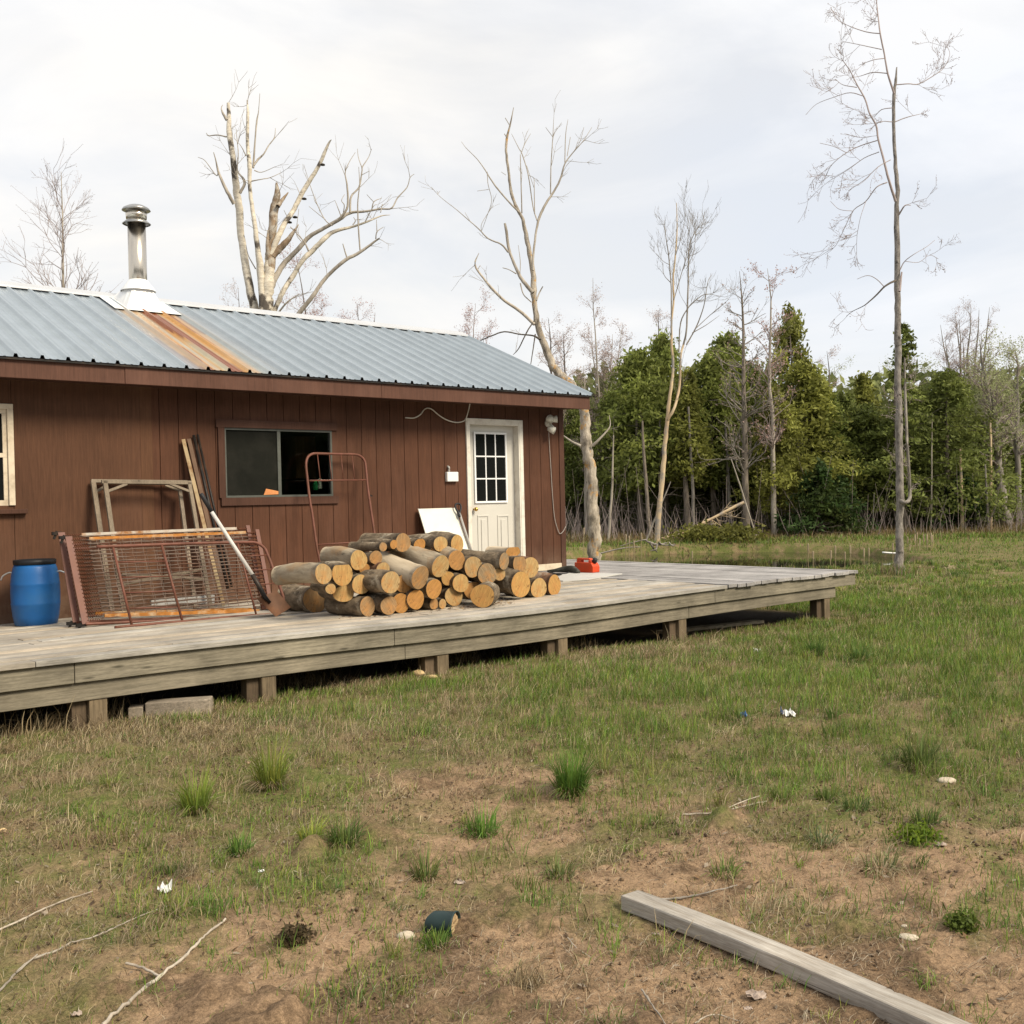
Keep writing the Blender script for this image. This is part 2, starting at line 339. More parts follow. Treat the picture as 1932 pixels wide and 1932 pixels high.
class MB:
    def __init__(s): s.v = []; s.f = []; s.c = []; s.mi = []; s.cur = (1, 1, 1); s.m = 0
    def add(s, V, F):
        b = len(s.v); s.v += [tuple(map(float, p)) for p in V]; s.f += [tuple(b + i for i in f) for f in F]
        s.c += [s.cur] * len(V); s.mi += [s.m] * len(F); return s
    def box(s, x0, x1, y0, y1, z0, z1, nx=1):
        xs = np.linspace(x0, x1, nx + 1)
        V = []; F = []
        for x in xs: V += [(x, y0, z0), (x, y1, z0), (x, y1, z1), (x, y0, z1)]
        for i in range(nx):
            a = 4 * i
            for j in range(4): F.append((a + j, a + (j + 1) % 4, a + 4 + (j + 1) % 4, a + 4 + j))
        F = [tuple(reversed(f)) for f in F]
        F.append((0, 1, 2, 3)); e = 4 * nx; F.append((e + 3, e + 2, e + 1, e))
        return s.add(V, F)
    def bar(s, p, q, w, h, up=(0, 0, 1), taper=1):                   # square bar from p to q, w across, h along 'up'
        p = Vector(p); q = Vector(q); d = (q - p).normalized(); u = Vector(up); a = d.cross(u).normalized(); u = a.cross(d).normalized()
        V = []
        for c, k in ((p, 1), (q, taper)):
            for i, j in ((-1, -1), (1, -1), (1, 1), (-1, 1)): V.append(c + a * (i * w / 2 * k) + u * (j * h / 2 * k))
        return s.add(V, BOXF)
    def tube(s, pts, r, n=8, cap=True, smoothn=0):
        P = np.asarray(pts, float); rr = np.full(len(P), r, float) if np.isscalar(r) else np.asarray(r, float)
        if smoothn: P, rr = smooth_path(P, rr, smoothn)
        V, F = tube_arrays(P, rr, n)
        F = [tuple(f) for f in F]
        if cap: F += [tuple(range(n - 1, -1, -1)), tuple(range(len(V) - n, len(V)))]
        return s.add(V, F)
    def lathe(s, prof, cx, cy, n=24, arc=1.0, cap=True):
        V = []; F = []
        for r, z in prof:
            for i in range(n):
                a = 2 * math.pi * i / n; V.append((cx + r * math.cos(a), cy + r * math.sin(a), z))
        for k in range(len(prof) - 1):
            for i in range(n):
                j = (i + 1) % n; F.append((k * n + i, k * n + j, (k + 1) * n + j, (k + 1) * n + i))
        if cap: F += [tuple(range(n - 1, -1, -1)), tuple(range((len(prof) - 1) * n, len(prof) * n))]
        return s.add(V, F)
    def prism(s, poly, d):                                           # polygon of 3D points pushed by vector d
        n = len(poly); P = [np.asarray(p, float) for p in poly]; d = np.asarray(d, float)
        V = P + [p + d for p in P]; F = [tuple(range(n - 1, -1, -1)), tuple(range(n, 2 * n))]
        F += [(i, (i + 1) % n, n + (i + 1) % n, n + i) for i in range(n)]
        return s.add(V, F)
    def build(s, name, mats, parent=None, smooth=False, warp=None, bevel=0, recentre=None):
        V = np.array(s.v)
        if warp: V = warp(V)
        top = parent is None if recentre is None else recentre
        loc = None
        if top:
            loc = np.array([(V[:, 0].min() + V[:, 0].max()) / 2, (V[:, 1].min() + V[:, 1].max()) / 2, V[:, 2].min()]); V = V - loc
        me = meshdata(name, V, s.f, mats, s.c, s.mi, smooth)
        o = link(name, me, parent)
        if top: o.location = tuple(loc); o['recentred'] = 1
        if bevel:
            md = o.modifiers.new('bevel', 'BEVEL'); md.width = bevel; md.segments = 2; md.limit_method = 'ANGLE'
        return o
def smooth_path(P, r, k):
    n = len(P); Q = []; R_ = []
    ext = np.vstack([2 * P[0] - P[1], P, 2 * P[-1] - P[-2]])
    for i in range(n - 1):
        p0, p1, p2, p3 = ext[i:i + 4]
        for j in range(k):
            u = j / k
            Q.append(.5 * (2 * p1 + (p2 - p0) * u + (2 * p0 - 5 * p1 + 4 * p2 - p3) * u * u + (3 * p1 - p0 - 3 * p2 + p3) * u ** 3)); R_.append(r[i] * (1 - u) + r[i + 1] * u)
    Q.append(P[-1]); R_.append(r[-1]); return np.array(Q), np.array(R_)
def tube_arrays(P, r, n):
    m = len(P); T = np.gradient(P, axis=0) if m > 2 else np.repeat((P[-1:] - P[:1]), m, 0)
    T /= np.linalg.norm(T, axis=1)[:, None] + 1e-9
    up = np.array([.0, 0, 1.]) if abs(T[:, 2]).mean() < .8 else np.array([1., .1, 0])
    A = np.cross(T, up); A /= np.linalg.norm(A, axis=1)[:, None] + 1e-9; B = np.cross(A, T)
    ang = np.arange(n) * 2 * math.pi / n
    V = P[:, None] + r[:, None, None] * (A[:, None] * np.cos(ang)[None, :, None] + B[:, None] * np.sin(ang)[None, :, None])
    i = np.arange(m - 1)[:, None] * n; j = np.arange(n)[None]; j2 = (j + 1) % n
    F = np.stack([i + j, i + j2, i + n + j2, i + n + j], -1).reshape(-1, 4)
    return V.reshape(-1, 3), F
class TB:                                                            # many tubes as quads, fast
    def __init__(s): s.V = []; s.F = []; s.n = 0
    def tube(s, P, r, n):
        V, F = tube_arrays(np.asarray(P, float), np.asarray(r, float), n); s.V.append(V); s.F.append(F + s.n); s.n += len(V)
    def build(s, name, m, parent=None, col=None):
        if not s.V: return None
        V = np.vstack(s.V); me = meshdata(name, V, np.vstack(s.F), m, None if col is None else np.tile(col, (len(V), 1)), smooth=True)
        return link(name, me, parent)

# ------------------------------------------------------------------ terrain
Yw = 10.566; ZD = .50                     # front wall plane, deck top
YF, XE = 7.13, 11.75                      # deck front edge, deck right end
def pond_d(x, y):
    s, t = st(x, y); w = (fbm(x * .35, y * .35, 3, 5) - .5) * .22
    return (np.abs((s - 5.0) / 4.4) ** 2.6 + np.abs((t - 25.8) / 5.0) ** 2.6) ** (1 / 2.6) + w
def gz(x, y):
    x = np.asarray(x, float); y = np.asarray(y, float)
    s, t = st(x, y); d = pond_d(x, y)
    z = (fbm(x * .45, y * .45, 3, 1) - .5) * .10 + (fbm(x * 2.2, y * 2.2, 3, 2) - .5) * .035 * sstep(1, 3, t)
    z = z + .06 * sstep(29.8, 31.5, t) + .012 * np.clip(t - 34, 0, 400) * sstep(34, 60, t)
    w_ = sstep(-1.8, -.3, y - YF) * sstep(XE + 2.5, XE - .5, x) * sstep(24, 16, t); z = z * (1 - w_) + w_ * (.0 - .06 * sstep(6.9, 8.4, x) + (fbm(x * 1.6, y * 1.6, 2, 6) - .5) * .03)
    under = sstep(0, 1.0, y - YF - .3) * sstep(0, .6, XE - x)
    z = z - .05 * under
    return z * sstep(.98, 1.12, d) + (-.9) * (1 - sstep(.90, 1.06, d)) * 1.0
def cover(x, y):
    """how much of the ground is grown over (0 bare sand, 1 turf)"""
    s, t = st(x, y)
    n = fbm(x * .9 + 3, y * .9, 4, 21); n2 = fbm(x * 2.6, y * 2.6, 3, 31)
    c = sstep(3.2, 5.4, t + (n - .5) * 4.5 - .25 * np.clip(s - .3, 0, 1.5) * (t < 6))
    c = np.maximum(c, .62 * sstep(.46, .62, n2) * sstep(2.2, 4.2, t))
    c = np.maximum(c, sstep(-.75, -1.35, s + (n - .5) * 1.2) * sstep(4.6, 3.5, t) * .75)
    return np.clip(c * (.55 + .75 * n2), 0, 1)
nr, nc = 430, 430
tt = np.concatenate([np.linspace(-6, 1.2, 12)[:-1], np.geomspace(1.2, 45, nr - 40), np.geomspace(45, 900, 30)[1:]])
uu = np.linspace(-1, 1, nc); uu = .8 * uu + .2 * uu ** 3
Tg, Ug = np.meshgrid(tt, uu, indexing='ij'); Wg = .95 * np.maximum(Tg, 0) + 3.0
Sg = Ug * Wg; Xg, Yg = xy(Sg, Tg)
Zg = gz(Xg, Yg)
near = sstep(9, 4, Tg) * sstep(0, 1.2, Tg)
cv = cover(Xg, Yg)
rough = np.abs(fbm(Xg * 9, Yg * 9, 4, 41) - .5); clod = np.maximum(fbm(Xg * 5.5, Yg * 5.5, 4, 43) - .55, 0)
dampmask = sstep(.50, .62, fbm(Xg * 1.7 + 5, Yg * 1.7, 4, 51))
Zg = Zg + near * (.045 * rough + .30 * clod * dampmask + .02 * (fbm(Xg * 26, Yg * 26, 2, 44) - .5))
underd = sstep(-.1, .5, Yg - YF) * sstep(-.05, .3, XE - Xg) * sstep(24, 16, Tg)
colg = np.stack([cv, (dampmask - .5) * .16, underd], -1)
ii, jj = np.meshgrid(np.arange(len(tt) - 1), np.arange(nc - 1), indexing='ij'); q = ii * nc + jj
Fg = np.stack([q, q + 1, q + nc + 1, q + nc], -1).reshape(-1, 4)
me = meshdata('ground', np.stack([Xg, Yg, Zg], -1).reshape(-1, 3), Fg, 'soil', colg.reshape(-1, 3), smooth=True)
tag(link('ground', me), kind='structure')
wv_ = []; 
for k in range(64):
    a = 2 * math.pi * k / 64; wv_.append((*xy(5.0 + 5.6 * math.cos(a), 26.2 + 5.6 * math.sin(a)), -.20))
me = meshdata('pond', np.array(wv_), [tuple(range(64))], 'pond_water'); tag(link('pond', me), kind='structure')

# ------------------------------------------------------------------ deck
def dz(x, y):
    w = np.clip((y - YF) / 3.4, 0, 1)
    return -.035 * np.exp(-((x - 6.3) / 2.0) ** 2) * (1 - w) - .012 * np.clip(10 - x, 0, 9) * w
def dwarp(V): V = V.copy(); V[:, 2] += dz(V[:, 0], V[:, 1]); return V
def ondeck(c, x, y):
    z = ZD
    for _ in range(6): p = onz(c, x, y, z); z = ZD + float(dz(p[0], p[1]))
    return p
X1 = float(onz('d', 1340, 1101, ZD)[0])
deck = thing('deck', (5, YF, 0), 'weathered grey plank deck on short posts in front of the brown cabin', 'deck')
mb = MB(); y = YF - .03; k = 0
while y < Yw - .02:
    xs = [-2.2] + sorted(rnd.uniform(-1, X1 - .6) for _ in range(2)) + [X1 + rnd.uniform(-.03, .02)]
    for a, b in zip(xs[:-1], xs[1:]):
        if b - a < .05: continue
        v = rnd.uniform(.80, 1.12); wm = rnd.uniform(-.03, .03)
        mb.cur = ((.50 + wm) * v, .445 * v, (.37 - wm) * v)
        zt = ZD + rnd.uniform(-.004, .004)
        mb.box(a + .002, b - .002, y, min(y + .139, Yw - .02), zt - .036, zt, nx=max(2, int((b - a) / .7)))
    y += .145; k += 1
mb.build('deck_boards', 'deck_wood', deck, warp=dwarp, bevel=.003)
mb = MB(); x = X1 + .03
while x < XE:
    v = rnd.uniform(.80, 1.12)
    mb.cur = (.44 * v, .42 * v, .405 * v); zt = ZD + rnd.uniform(-.005, .004)
    y0 = YF - .035 + rnd.uniform(-.012, .012); y1 = Yw - .02 if x < 10.13 else 14.6
    mb.box(x, min(x + .139, XE + .02), y0, y1, zt - .038, zt)
    x += .146
mb.build('deck_boards', 'deck_wood_across', deck, warp=dwarp, bevel=.003)
def rim(x0, x1, y0, y1, z0, z1, base, n=10, name='rim_joist'):
    mb = MB(); v = rnd.uniform(.92, 1.08); mb.cur = tuple(c * v for c in base); mb.box(x0, x1, y0, y1, z0, z1, n)
    return mb.build(name, 'rim_wood', deck, warp=dwarp, bevel=.004)
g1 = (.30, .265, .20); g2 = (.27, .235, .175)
cuts = [-2.2, 2.35, float(ony('c2', 880, 985, YF)[0]), 9.0, XE]
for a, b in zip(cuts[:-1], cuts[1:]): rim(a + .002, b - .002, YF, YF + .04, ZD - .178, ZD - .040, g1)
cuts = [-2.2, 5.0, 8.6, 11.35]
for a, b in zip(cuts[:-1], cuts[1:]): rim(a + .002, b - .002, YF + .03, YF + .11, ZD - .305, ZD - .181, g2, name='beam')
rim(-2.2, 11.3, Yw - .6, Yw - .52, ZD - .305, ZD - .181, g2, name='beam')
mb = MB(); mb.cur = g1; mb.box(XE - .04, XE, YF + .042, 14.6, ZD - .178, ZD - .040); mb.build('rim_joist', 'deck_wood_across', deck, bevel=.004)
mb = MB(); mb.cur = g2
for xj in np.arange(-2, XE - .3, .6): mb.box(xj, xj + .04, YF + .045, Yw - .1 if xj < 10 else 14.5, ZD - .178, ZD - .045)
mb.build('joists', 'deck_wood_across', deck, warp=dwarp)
def post(x, y, w=.10, d=.10, col=(.25, .19, .12)):
    z0 = float(gz(x, y)) - .1; mb = MB(); v = rnd.uniform(.85, 1.15); mb.cur = tuple(c * v for c in col)
    mb.box(x - w / 2, x + w / 2, y - d / 2, y + d / 2, z0, ZD - .306); mb.build('post', 'post_wood', deck, warp=dwarp, bevel=.006)
for c, xp, yp in (('d', 180, 1340), ('d', 500, 1272), ('d', 828, 1238), ('d', 1054, 1205), ('d', 1280, 1190), ('d', 1553, 1150)):
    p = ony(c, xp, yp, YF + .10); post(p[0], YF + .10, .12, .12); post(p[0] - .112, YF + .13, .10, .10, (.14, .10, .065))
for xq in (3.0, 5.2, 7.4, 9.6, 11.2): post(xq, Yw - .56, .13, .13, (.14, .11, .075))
post(11.2, 13.2, .13, .13, (.14, .11, .075))

# ------------------------------------------------------------------ cabin
cab = thing('cabin', (4, Yw, 0), 'long low brown cabin with ribbed metal roof and white door', 'cabin')
XL, XR, YB = -2.0, 10.09, Yw + 4.5
def wx(c, x, y, Y=Yw): p = ony(c, x, y, Y); return float(p[0]), float(p[2])
# openings: slider, door, sash
wl, wtop = wx('w2', 178, 172); wr, _ = wx('w2', 1195, 190); _, wbot = wx('w2', 200, 832)
_, wb2 = wx('w2', 1205, 815)
wbot = (wbot + wb2) / 2; wtop = (wtop + wx('w2', 1180, 195)[1]) / 2
dl, dr, dtop = 8.445, 9.285, 2.458
sl_, sr_ = 2.15, wx('c1', 40, 350)[0]; sb_, st_top = wx('c1', 30, 640)[1], wx('c1', 30, 95)[1]
OPEN = [(wl, wr, wbot, wtop), (dl, dr, -1, dtop), (sl_, sr_, sb_, st_top)]
def strips(mb, x0, x1, z0, z1, y0, y1):
    """a board from x0 to x1 with the openings cut out"""
    xs = sorted({x0, x1, *[o[i] for o in OPEN for i in (0, 1) if x0 < o[i] < x1]})
    for a, b in zip(xs[:-1], xs[1:]):
        mid = (a + b) / 2; segs = [(z0, z1)]
        for o in OPEN:
            if o[0] < mid < o[1]: segs = [s for lo, hi in segs for s in ((lo, min(hi, o[2])), (max(lo, o[3]), hi)) if s[1] - s[0] > .005]
        for lo, hi in segs: mb.box(a, b, y0, y1, lo, hi)
XS = wx('c1', 800, 500)[0]
mb = MB(); strips(mb, XL, XR - .09, ZD - .25, 2.80, Yw + .014, Yw + .09)
x = XS
while x < XR - .02:
    strips(mb, x + .0035, min(x + .1995, XR - .012), ZD - .22, 2.78, Yw, Yw + .0135); x += .203
mb.build('front_wall', 'brown_siding', cab)
mb = MB()
x = XS - .004
while x > XL: strips(mb, max(x - 1.218, XL) + .001, x - .001, ZD - .25, 2.79, Yw - .016, Yw + .012); x -= 1.22
mb.build('front_wall_panel', 'brown_siding_worn', cab)
mb = MB(); mb.box(XS - .002, XS + .12, Yw - .012, Yw - .0005, ZD - .22, 2.78); mb.build('filler_board', 'brown_filler', cab)
mb = MB(); mb.box(XR - .08, XR, Yw + .001, YB, ZD - .25, 2.80)
PITCH = .4282; YE, ZE = 10.116, 2.859; YR = 12.829; ZR = ZE + PITCH * (YR - YE); XG = 10.23
mb.prism([(XR - .08, Yw, 2.80), (XR - .08, YB, 2.80), (XR - .08, YR, 2.80 + (YR - Yw) * PITCH)], (.08, 0, 0)); mb.build('side_wall', 'brown_siding', cab)
mb = MB(); mb.box(XL, XR - .081, YB - .08, YB, ZD - .25, 2.80); mb.box(XL, XL + .08, Yw + .091, YB - .081, ZD - .25, 2.80); mb.build('rear_walls', 'brown_siding', cab)
mb = MB(); mb.box(XL + .081, XR - .081, Yw + .091, YB - .081, ZD - .1, ZD - .02); mb.box(XL + .081, XR - .081, Yw + .091, YB - .081, 2.81, 2.83)
mb.box(XL + .09, XR - .09, YB - .12, YB - .085, ZD - .02, 2.8); mb.build('interior_lining', 'interior', cab)
mb = MB(); mb.box(XR - .075, XR + .012, Yw - .012, Yw - .0005, ZD - .05, 2.72); mb.box(XR + .0005, XR + .012, Yw - .0005, Yw + .08, ZD - .05, 2.72); mb.build('corner_board', 'brown_trim', cab)
mb = MB(); mb.box(9.42, XR - .08, Yw - .014, Yw - .0005, ZD - .0, ZD + .085); mb.build('skirt_board', 'cream_paint', cab)
# roof sheet with ribs
XRL = -2.4
xs = []; zs = []
x = XRL; P_ = .2286
while x < XG:
    for dx, h in ((0, 0), (.006, 0), (.016, .031), (.040, .031), (.052, 0), (.085, 0), (.09, .004), (.105, .004), (.11, 0), (.15, 0), (.155, .004), (.17, .004), (.175, 0)):
        if x + dx <= XG: xs.append(x + dx); zs.append(h)
    x += P_
xs.append(XG + .001); zs.append(0); xs = np.array(xs); zs = np.array(zs)
ch_b = None
d_ = ray('c5', 545, 655); s_ = (ZE + PITCH * (0 - YE) - CAMPOS[2]) / (d_[2] - PITCH * d_[1]); chp = CAMPOS + d_ * s_
CX, CY, CZ = float(chp[0]), float(chp[1]) + .17, float(chp[2]) + .17 * PITCH
vs = np.linspace(0, 1, 36); Yr = (YE - .035) + vs * (YR + .0 - YE + .035)
XX, YY = np.meshgrid(xs, Yr, indexing='ij'); ZZ = ZE + PITCH * (YY - YE) + zs[:, None]
base = np.array([.285, .33, .37]) * (.93 + .14 * fbm(XX * .9, YY * .5, 3, 61))[..., None]
pan = np.floor((XX - XRL) / (P_ * 4)); base = base * (.96 + .08 * vnoise(pan * 3.7, pan * 0, 62))[..., None]
ru = np.exp(-((XX - CX - .02) / .30) ** 2) * sstep(CY - .05, CY - .3, YY)
line = fbm(XX * 9.0 + 4, YY * .22 + .37, 3, 63)
edge_l = np.exp(-((np.abs(XX - CX + .02) - .30 ) / .035) ** 2) * sstep(CY - .05, CY - .3, YY)
core = np.exp(-((XX - CX - .03) / .075) ** 2) * sstep(CY - .05, CY - .3, YY)
rustA = np.clip(np.maximum(ru * 1.9 * sstep(.42, .62, line), np.maximum(core * (.6 + .8 * line), .75 * edge_l * (.4 + line))), 0, 1)
yel = np.clip(ru * 1.1, 0, 1) * .55
base = base * (1 - yel[..., None]) + np.array([.50, .47, .29]) * yel[..., None]
rc = np.where((line + core * .25 > .60)[..., None], np.array([.22, .065, .018]), np.array([.50, .26, .075]))
base = base * (1 - rustA[..., None]) + rc * rustA[..., None]
na, nb = XX.shape; i, j = np.meshgrid(np.arange(na - 1), np.arange(nb - 1), indexing='ij'); q = i * nb + j
Fq = np.stack([q, q + nb, q + nb + 1, q + 1], -1).reshape(-1, 4)
V1 = np.stack([XX, YY, ZZ], -1).reshape(-1, 3); V2 = V1 - np.array([0, 0, .0015])
roof = link('roof', meshdata('roof', V1, Fq, 'roof_metal', base.reshape(-1, 3)), cab)
mb = MB(); V = []
back = [(XRL, YR, ZR), (XG, YR, ZR), (XG, YR + (YR - YE), ZE), (XRL, YR + (YR - YE), ZE)]
mb.cur = (.36, .41, .45); mb.prism(back, (0, 0, .004)); mb.build('rear_roof', 'roof_metal', cab)
mb = MB()
mb.prism([(XRL, YE + .03, ZE - .035), (XG - .012, YE + .03, ZE - .035), (XG - .012, YR, ZR - .045), (XRL, YR, ZR - .045)], (0, 0, .022)); mb.build('roof_deck', 'brown_trim', cab)
mb = MB()
pr = [(YR - .14, ZR - .14 * PITCH + .023), (YR - .138, ZR - .138 * PITCH + .045), (YR, ZR + .052), (YR + .14, ZR - .14 * PITCH + .030), (YR + .14, ZR - .14 * PITCH + .022), (YR, ZR + .03)]
mb.prism([(XRL, a, b) for a, b in pr], (XG - .06 - XRL, 0, 0)); mb.build('ridge_cap', 'ridge_metal', roof)
joints = [XRL, float(ony('c5', 472, 900, YE)[0]), float(ony('c5', 1440, 955, YE)[0]), 10.185]
for a, b in zip(joints[:-1], joints[1:]):
    mb = MB(); y0 = YE + (.006 if a < 0 else 0); mb.box(a + .001, b - .001, y0, y0 + .035, 2.66, 2.828); mb.build('fascia', 'brown_fascia', cab, bevel=.004)
mb = MB(); mb.box(XRL, 10.18, YE + .042, Yw - .018, 2.69, 2.70); mb.build('soffit', 'brown_trim', cab)
mb = MB()
for sgn in (1, -1):
    e0 = (10.19, YR - sgn * (YR - YE - .037), ZE + .012); e1 = (10.19, YR - sgn * .001, ZR - .006)
    mb.prism([e0, e1, (e1[0], e1[1], e1[2] - .17), (e0[0], e0[1], e0[2] - .17)], (.03, 0, 0))
mb.build('barge_board', 'brown_fascia', cab)
mb = MB(); mb.box(XRL, 10.20, YE - .025, YE - .001, 2.822, 2.842); mb.build('drip_edge', 'black_iron', cab)
# chimney
ch = MB().lathe([(.105, CZ - .1), (.105, CZ + .98)], CX, CY, 28).build('chimney', 'steel_flue', roof, smooth=True)
tp = float(ony('c5', 540, 262, CY)[2]); zc = tp - .30
zp = float(ony('c5', 540, 325, CY)[2])
for v in ch.data.vertices:
    if v.co.z > CZ + .5: v.co.z = zp + .03
MB().lathe([(.155, zp - .035), (.165, zp - .03), (.13, zp + .0), (.108, zp + .02)], CX, CY, 28, cap=False).build('lower_collar', 'steel_cap', ch, smooth=True)
MB().lathe([(.118, zp + .03), (.125, zp + .11)], CX, CY, 28).build('cap_band', 'steel_flue', ch, smooth=True)
MB().lathe([(.155, tp - .075), (.166, tp - .07), (.15, tp - .045), (.09, tp - .012), (.01, tp)], CX, CY, 28).build('rain_cap', 'steel_cap', ch, smooth=True)
zs0 = float(ony('c5', 540, 548, CY)[2])
MB().lathe([(.205, zs0 - .125), (.20, zs0 - .11), (.112, zs0), (.107, zs0 + .01)], CX, CY, 28, cap=False).build('storm_collar', 'flashing', ch, smooth=True)
mb = MB(); n = 20; lo = []; hi = []
for k in range(n):
    a = 2 * math.pi * k / n + math.pi / 4; ca, sa = math.cos(a), math.sin(a); sq = .23 / max(abs(ca), abs(sa))
    yb = CY + sq * sa; lo.append((CX + sq * ca, yb, ZE + PITCH * (yb - YE) + .026)); hi.append((CX + .15 * ca, CY + .15 * sa, zs0 - .08))
mb.add(lo + hi, [(k, (k + 1) % n, n + (k + 1) % n, n + k) for k in range(n)]).build('flashing_cone', 'flashing', ch)
mb = MB(); f = [(CX + sx * .40, CY + sy * .36) for sx, sy in ((-1, -.85), (1, -.85), (1, 1.2), (-1, 1.2))]
mb.prism([(a, b, ZE + PITCH * (b - YE) + .0205) for a, b in f], (0, 0, .004)); mb.build('flashing_plate', 'flashing', ch)
# sliding window
w = MB(); t = .022
for a, b, c, d in ((wl, wr, wbot, wbot + t), (wl, wr, wtop - t, wtop), (wl, wl + t, wbot + t, wtop - t), (wr - t, wr, wbot + t, wtop - t)): w.box(a, b, Yw - .004, Yw + .055, c, d)
xm = wx('w2', 705, 500)[0]; w.box(xm - .02, xm + .02, Yw + .004, Yw + .045, wbot + t, wtop - t)
win = w.build('window', 'alu_frame', cab)
MB().box(wl + t, xm - .02, Yw + .018, Yw + .022, wbot + t, wtop - t).build('screen', 'screen_mesh', win)
MB().box(xm + .02, wr - t, Yw + .026, Yw + .030, wbot + t, wtop - t).build('pane', 'window_glass', win)
mb = MB(); yt = Yw - .022
xa, za = wx('w2', 97, 155); xb, _ = wx('w2', 1240, 185); mb.box(xa, xb, yt - .004, Yw - .0005, wtop + .001, wtop + .085)
xc_, _ = wx('w2', 150, 860); xd, _ = wx('w2', 1255, 870); mb.box(xc_, xd, yt - .004, Yw - .0005, wbot - .085, wbot - .001)
mb.box(wl - .075, wl - .001, yt, Yw - .0005, wbot - .001, wtop + .001); mb.build('trim', 'brown_trim', win)
# things seen through the open half
p = ony('w2', 930, 520, Yw + .9)
q1 = ony('w2', 865, 650, Yw + .9); q2 = ony('w2', 1045, 330, Yw + .9)
mb = MB(); mb.box(q1[0], q2[0], Yw + .9, Yw + 1.25, q1[2], q2[2] + .1); o = mb.build('wall_cabinet', 'interior_wood'); tag(o, 'brown wooden cabinet seen inside through the dark window glass', 'cabinet')
p = ony('w2', 1045, 760, Yw + .15); mb = MB(); h = .11
mb.lathe([(.028, p[2]), (.03, p[2] + .01), (.03, p[2] + .07), (.012, p[2] + .095), (.012, p[2] + .115)], p[0], p[1], 14); tag(mb.build('bottle', 'green_glass', smooth=True), 'small green bottle standing inside on the window ledge', 'bottle')
p = ony('w2', 1090, 745, Yw + .14); mb = MB(); mb.lathe([(.022, p[2]), (.024, p[2] + .01), (.022, p[2] + .10), (.016, p[2] + .12)], p[0], p[1], 12); tag(mb.build('jar', 'plastic_ivory', smooth=True), 'pale jar beside the green bottle inside the window', 'jar')
mb = MB(); mb.box(wl, wr, Yw + .06, Yw + .24, wbot - .03, wbot + .0); mb.build('ledge', 'interior_wood', win)
a = ony('w2', 555, 805, Yw + .012); b_ = ony('w2', 700, 745, Yw + .012)
mb = MB(); mb.prism([(a[0], Yw + .006, a[2]), (b_[0], Yw + .006, a[2] + .005), (b_[0] - .005, Yw + .006, b_[2] - .03), (a[0] + .03, Yw + .006, b_[2])], (0, .010, 0)); tag(mb.build('carton', 'orange_card'), 'crumpled orange carton in the bottom corner of the window screen', 'carton')
# sash window at the left edge
mb = MB(); zc_ = wx('c1', 20, 355)[1]
yS = Yw - .034
for a, b, c, d in ((sl_ - .06, sr_ + .055, st_top, st_top + .05), (sl_ - .06, sl_, sb_, st_top), (sr_, sr_ + .055, sb_, st_top)): mb.box(a, b, yS, Yw + .02, c, d)
sash = mb.build('sash_window', 'cream_paint', cab, bevel=.004)
mb = MB()
for a, b, c, d in ((sl_, sr_, sb_, sb_ + .05), (sl_, sr_, zc_ - .02, zc_ + .02), (sl_, sr_, st_top - .04, st_top), (sr_ - .04, sr_, sb_ + .051, zc_ - .021), (sr_ - .04, sr_, zc_ + .021, st_top - .041), (sl_, sl_ + .04, sb_ + .051, zc_ - .021)): mb.box(a + .001, b - .001, Yw - .012, Yw + .018, c, d)
mb.build('sash', 'cream_paint', sash)
MB().box(sl_, sr_, Yw + .004, Yw + .008, sb_, st_top).build('pane', 'door_glass', sash)
xz, zz = wx('c1', 145, 672); mb = MB(); mb.box(sl_ - .1, xz, Yw - .075, Yw - .017, zz - .022, zz + .022); mb.build('sill', 'brown_trim', sash, bevel=.006)
# door
mb = MB(); cw = .058
mb.box(dl - cw, dl - .001, Yw - .025, Yw - .0005, ZD - .02, dtop + cw); mb.box(dr + .001, dr + cw, Yw - .025, Yw - .0005, ZD - .02, dtop + cw); mb.box(dl, dr, Yw - .025, Yw - .0005, dtop + .001, dtop + cw)
frame = mb.build('door_frame', 'white_trim', cab, bevel=.003)
mb = MB(); mb.box(dl - .004, dl, Yw - .02, Yw + .13, ZD, dtop); mb.box(dr - .018, dr, Yw - .02, Yw + .13, ZD, dtop); mb.box(dl, dr - .018, Yw - .02, Yw + .13, dtop - .018, dtop); mb.build('jamb', 'white_trim', frame)
YD = Yw + .085
door = MB().box(dl + .002, dr - .02, YD, YD + .045, ZD + .02, dtop - .02).build('door', 'door_paint', cab)
gl, gt = wx('c3', 622, 582, YD); gr, gb = wx('c3', 818, 1002, YD)
mb = MB()
MB().box(gl, gr, YD - .008, YD - .003, gb, gt).build('pane', 'door_glass', door)
f = .026
for a, b, c, d in ((gl - f, gr + f, gt, gt + f), (gl - f, gr + f, gb - f, gb), (gl - f, gl, gb, gt), (gr, gr + f, gb, gt)): mb.box(a, b, YD - .022, YD - .0005, c, d)
for i in (1, 2):
    xx = gl + (gr - gl) * i / 3; mb.box(xx - .009, xx + .009, YD - .018, YD - .009, gb, gt)
    zz = gb + (gt - gb) * i / 3
    for j in range(3):
        xa = gl + (gr - gl) * j / 3 + (.0095 if j else 0); xb = gl + (gr - gl) * (j + 1) / 3 - (.0095 if j < 2 else 0); mb.box(xa, xb, YD - .018, YD - .009, zz - .009, zz + .009)
mb.build('lite_frame', 'lite_frame', door, bevel=.003)
mb = MB()
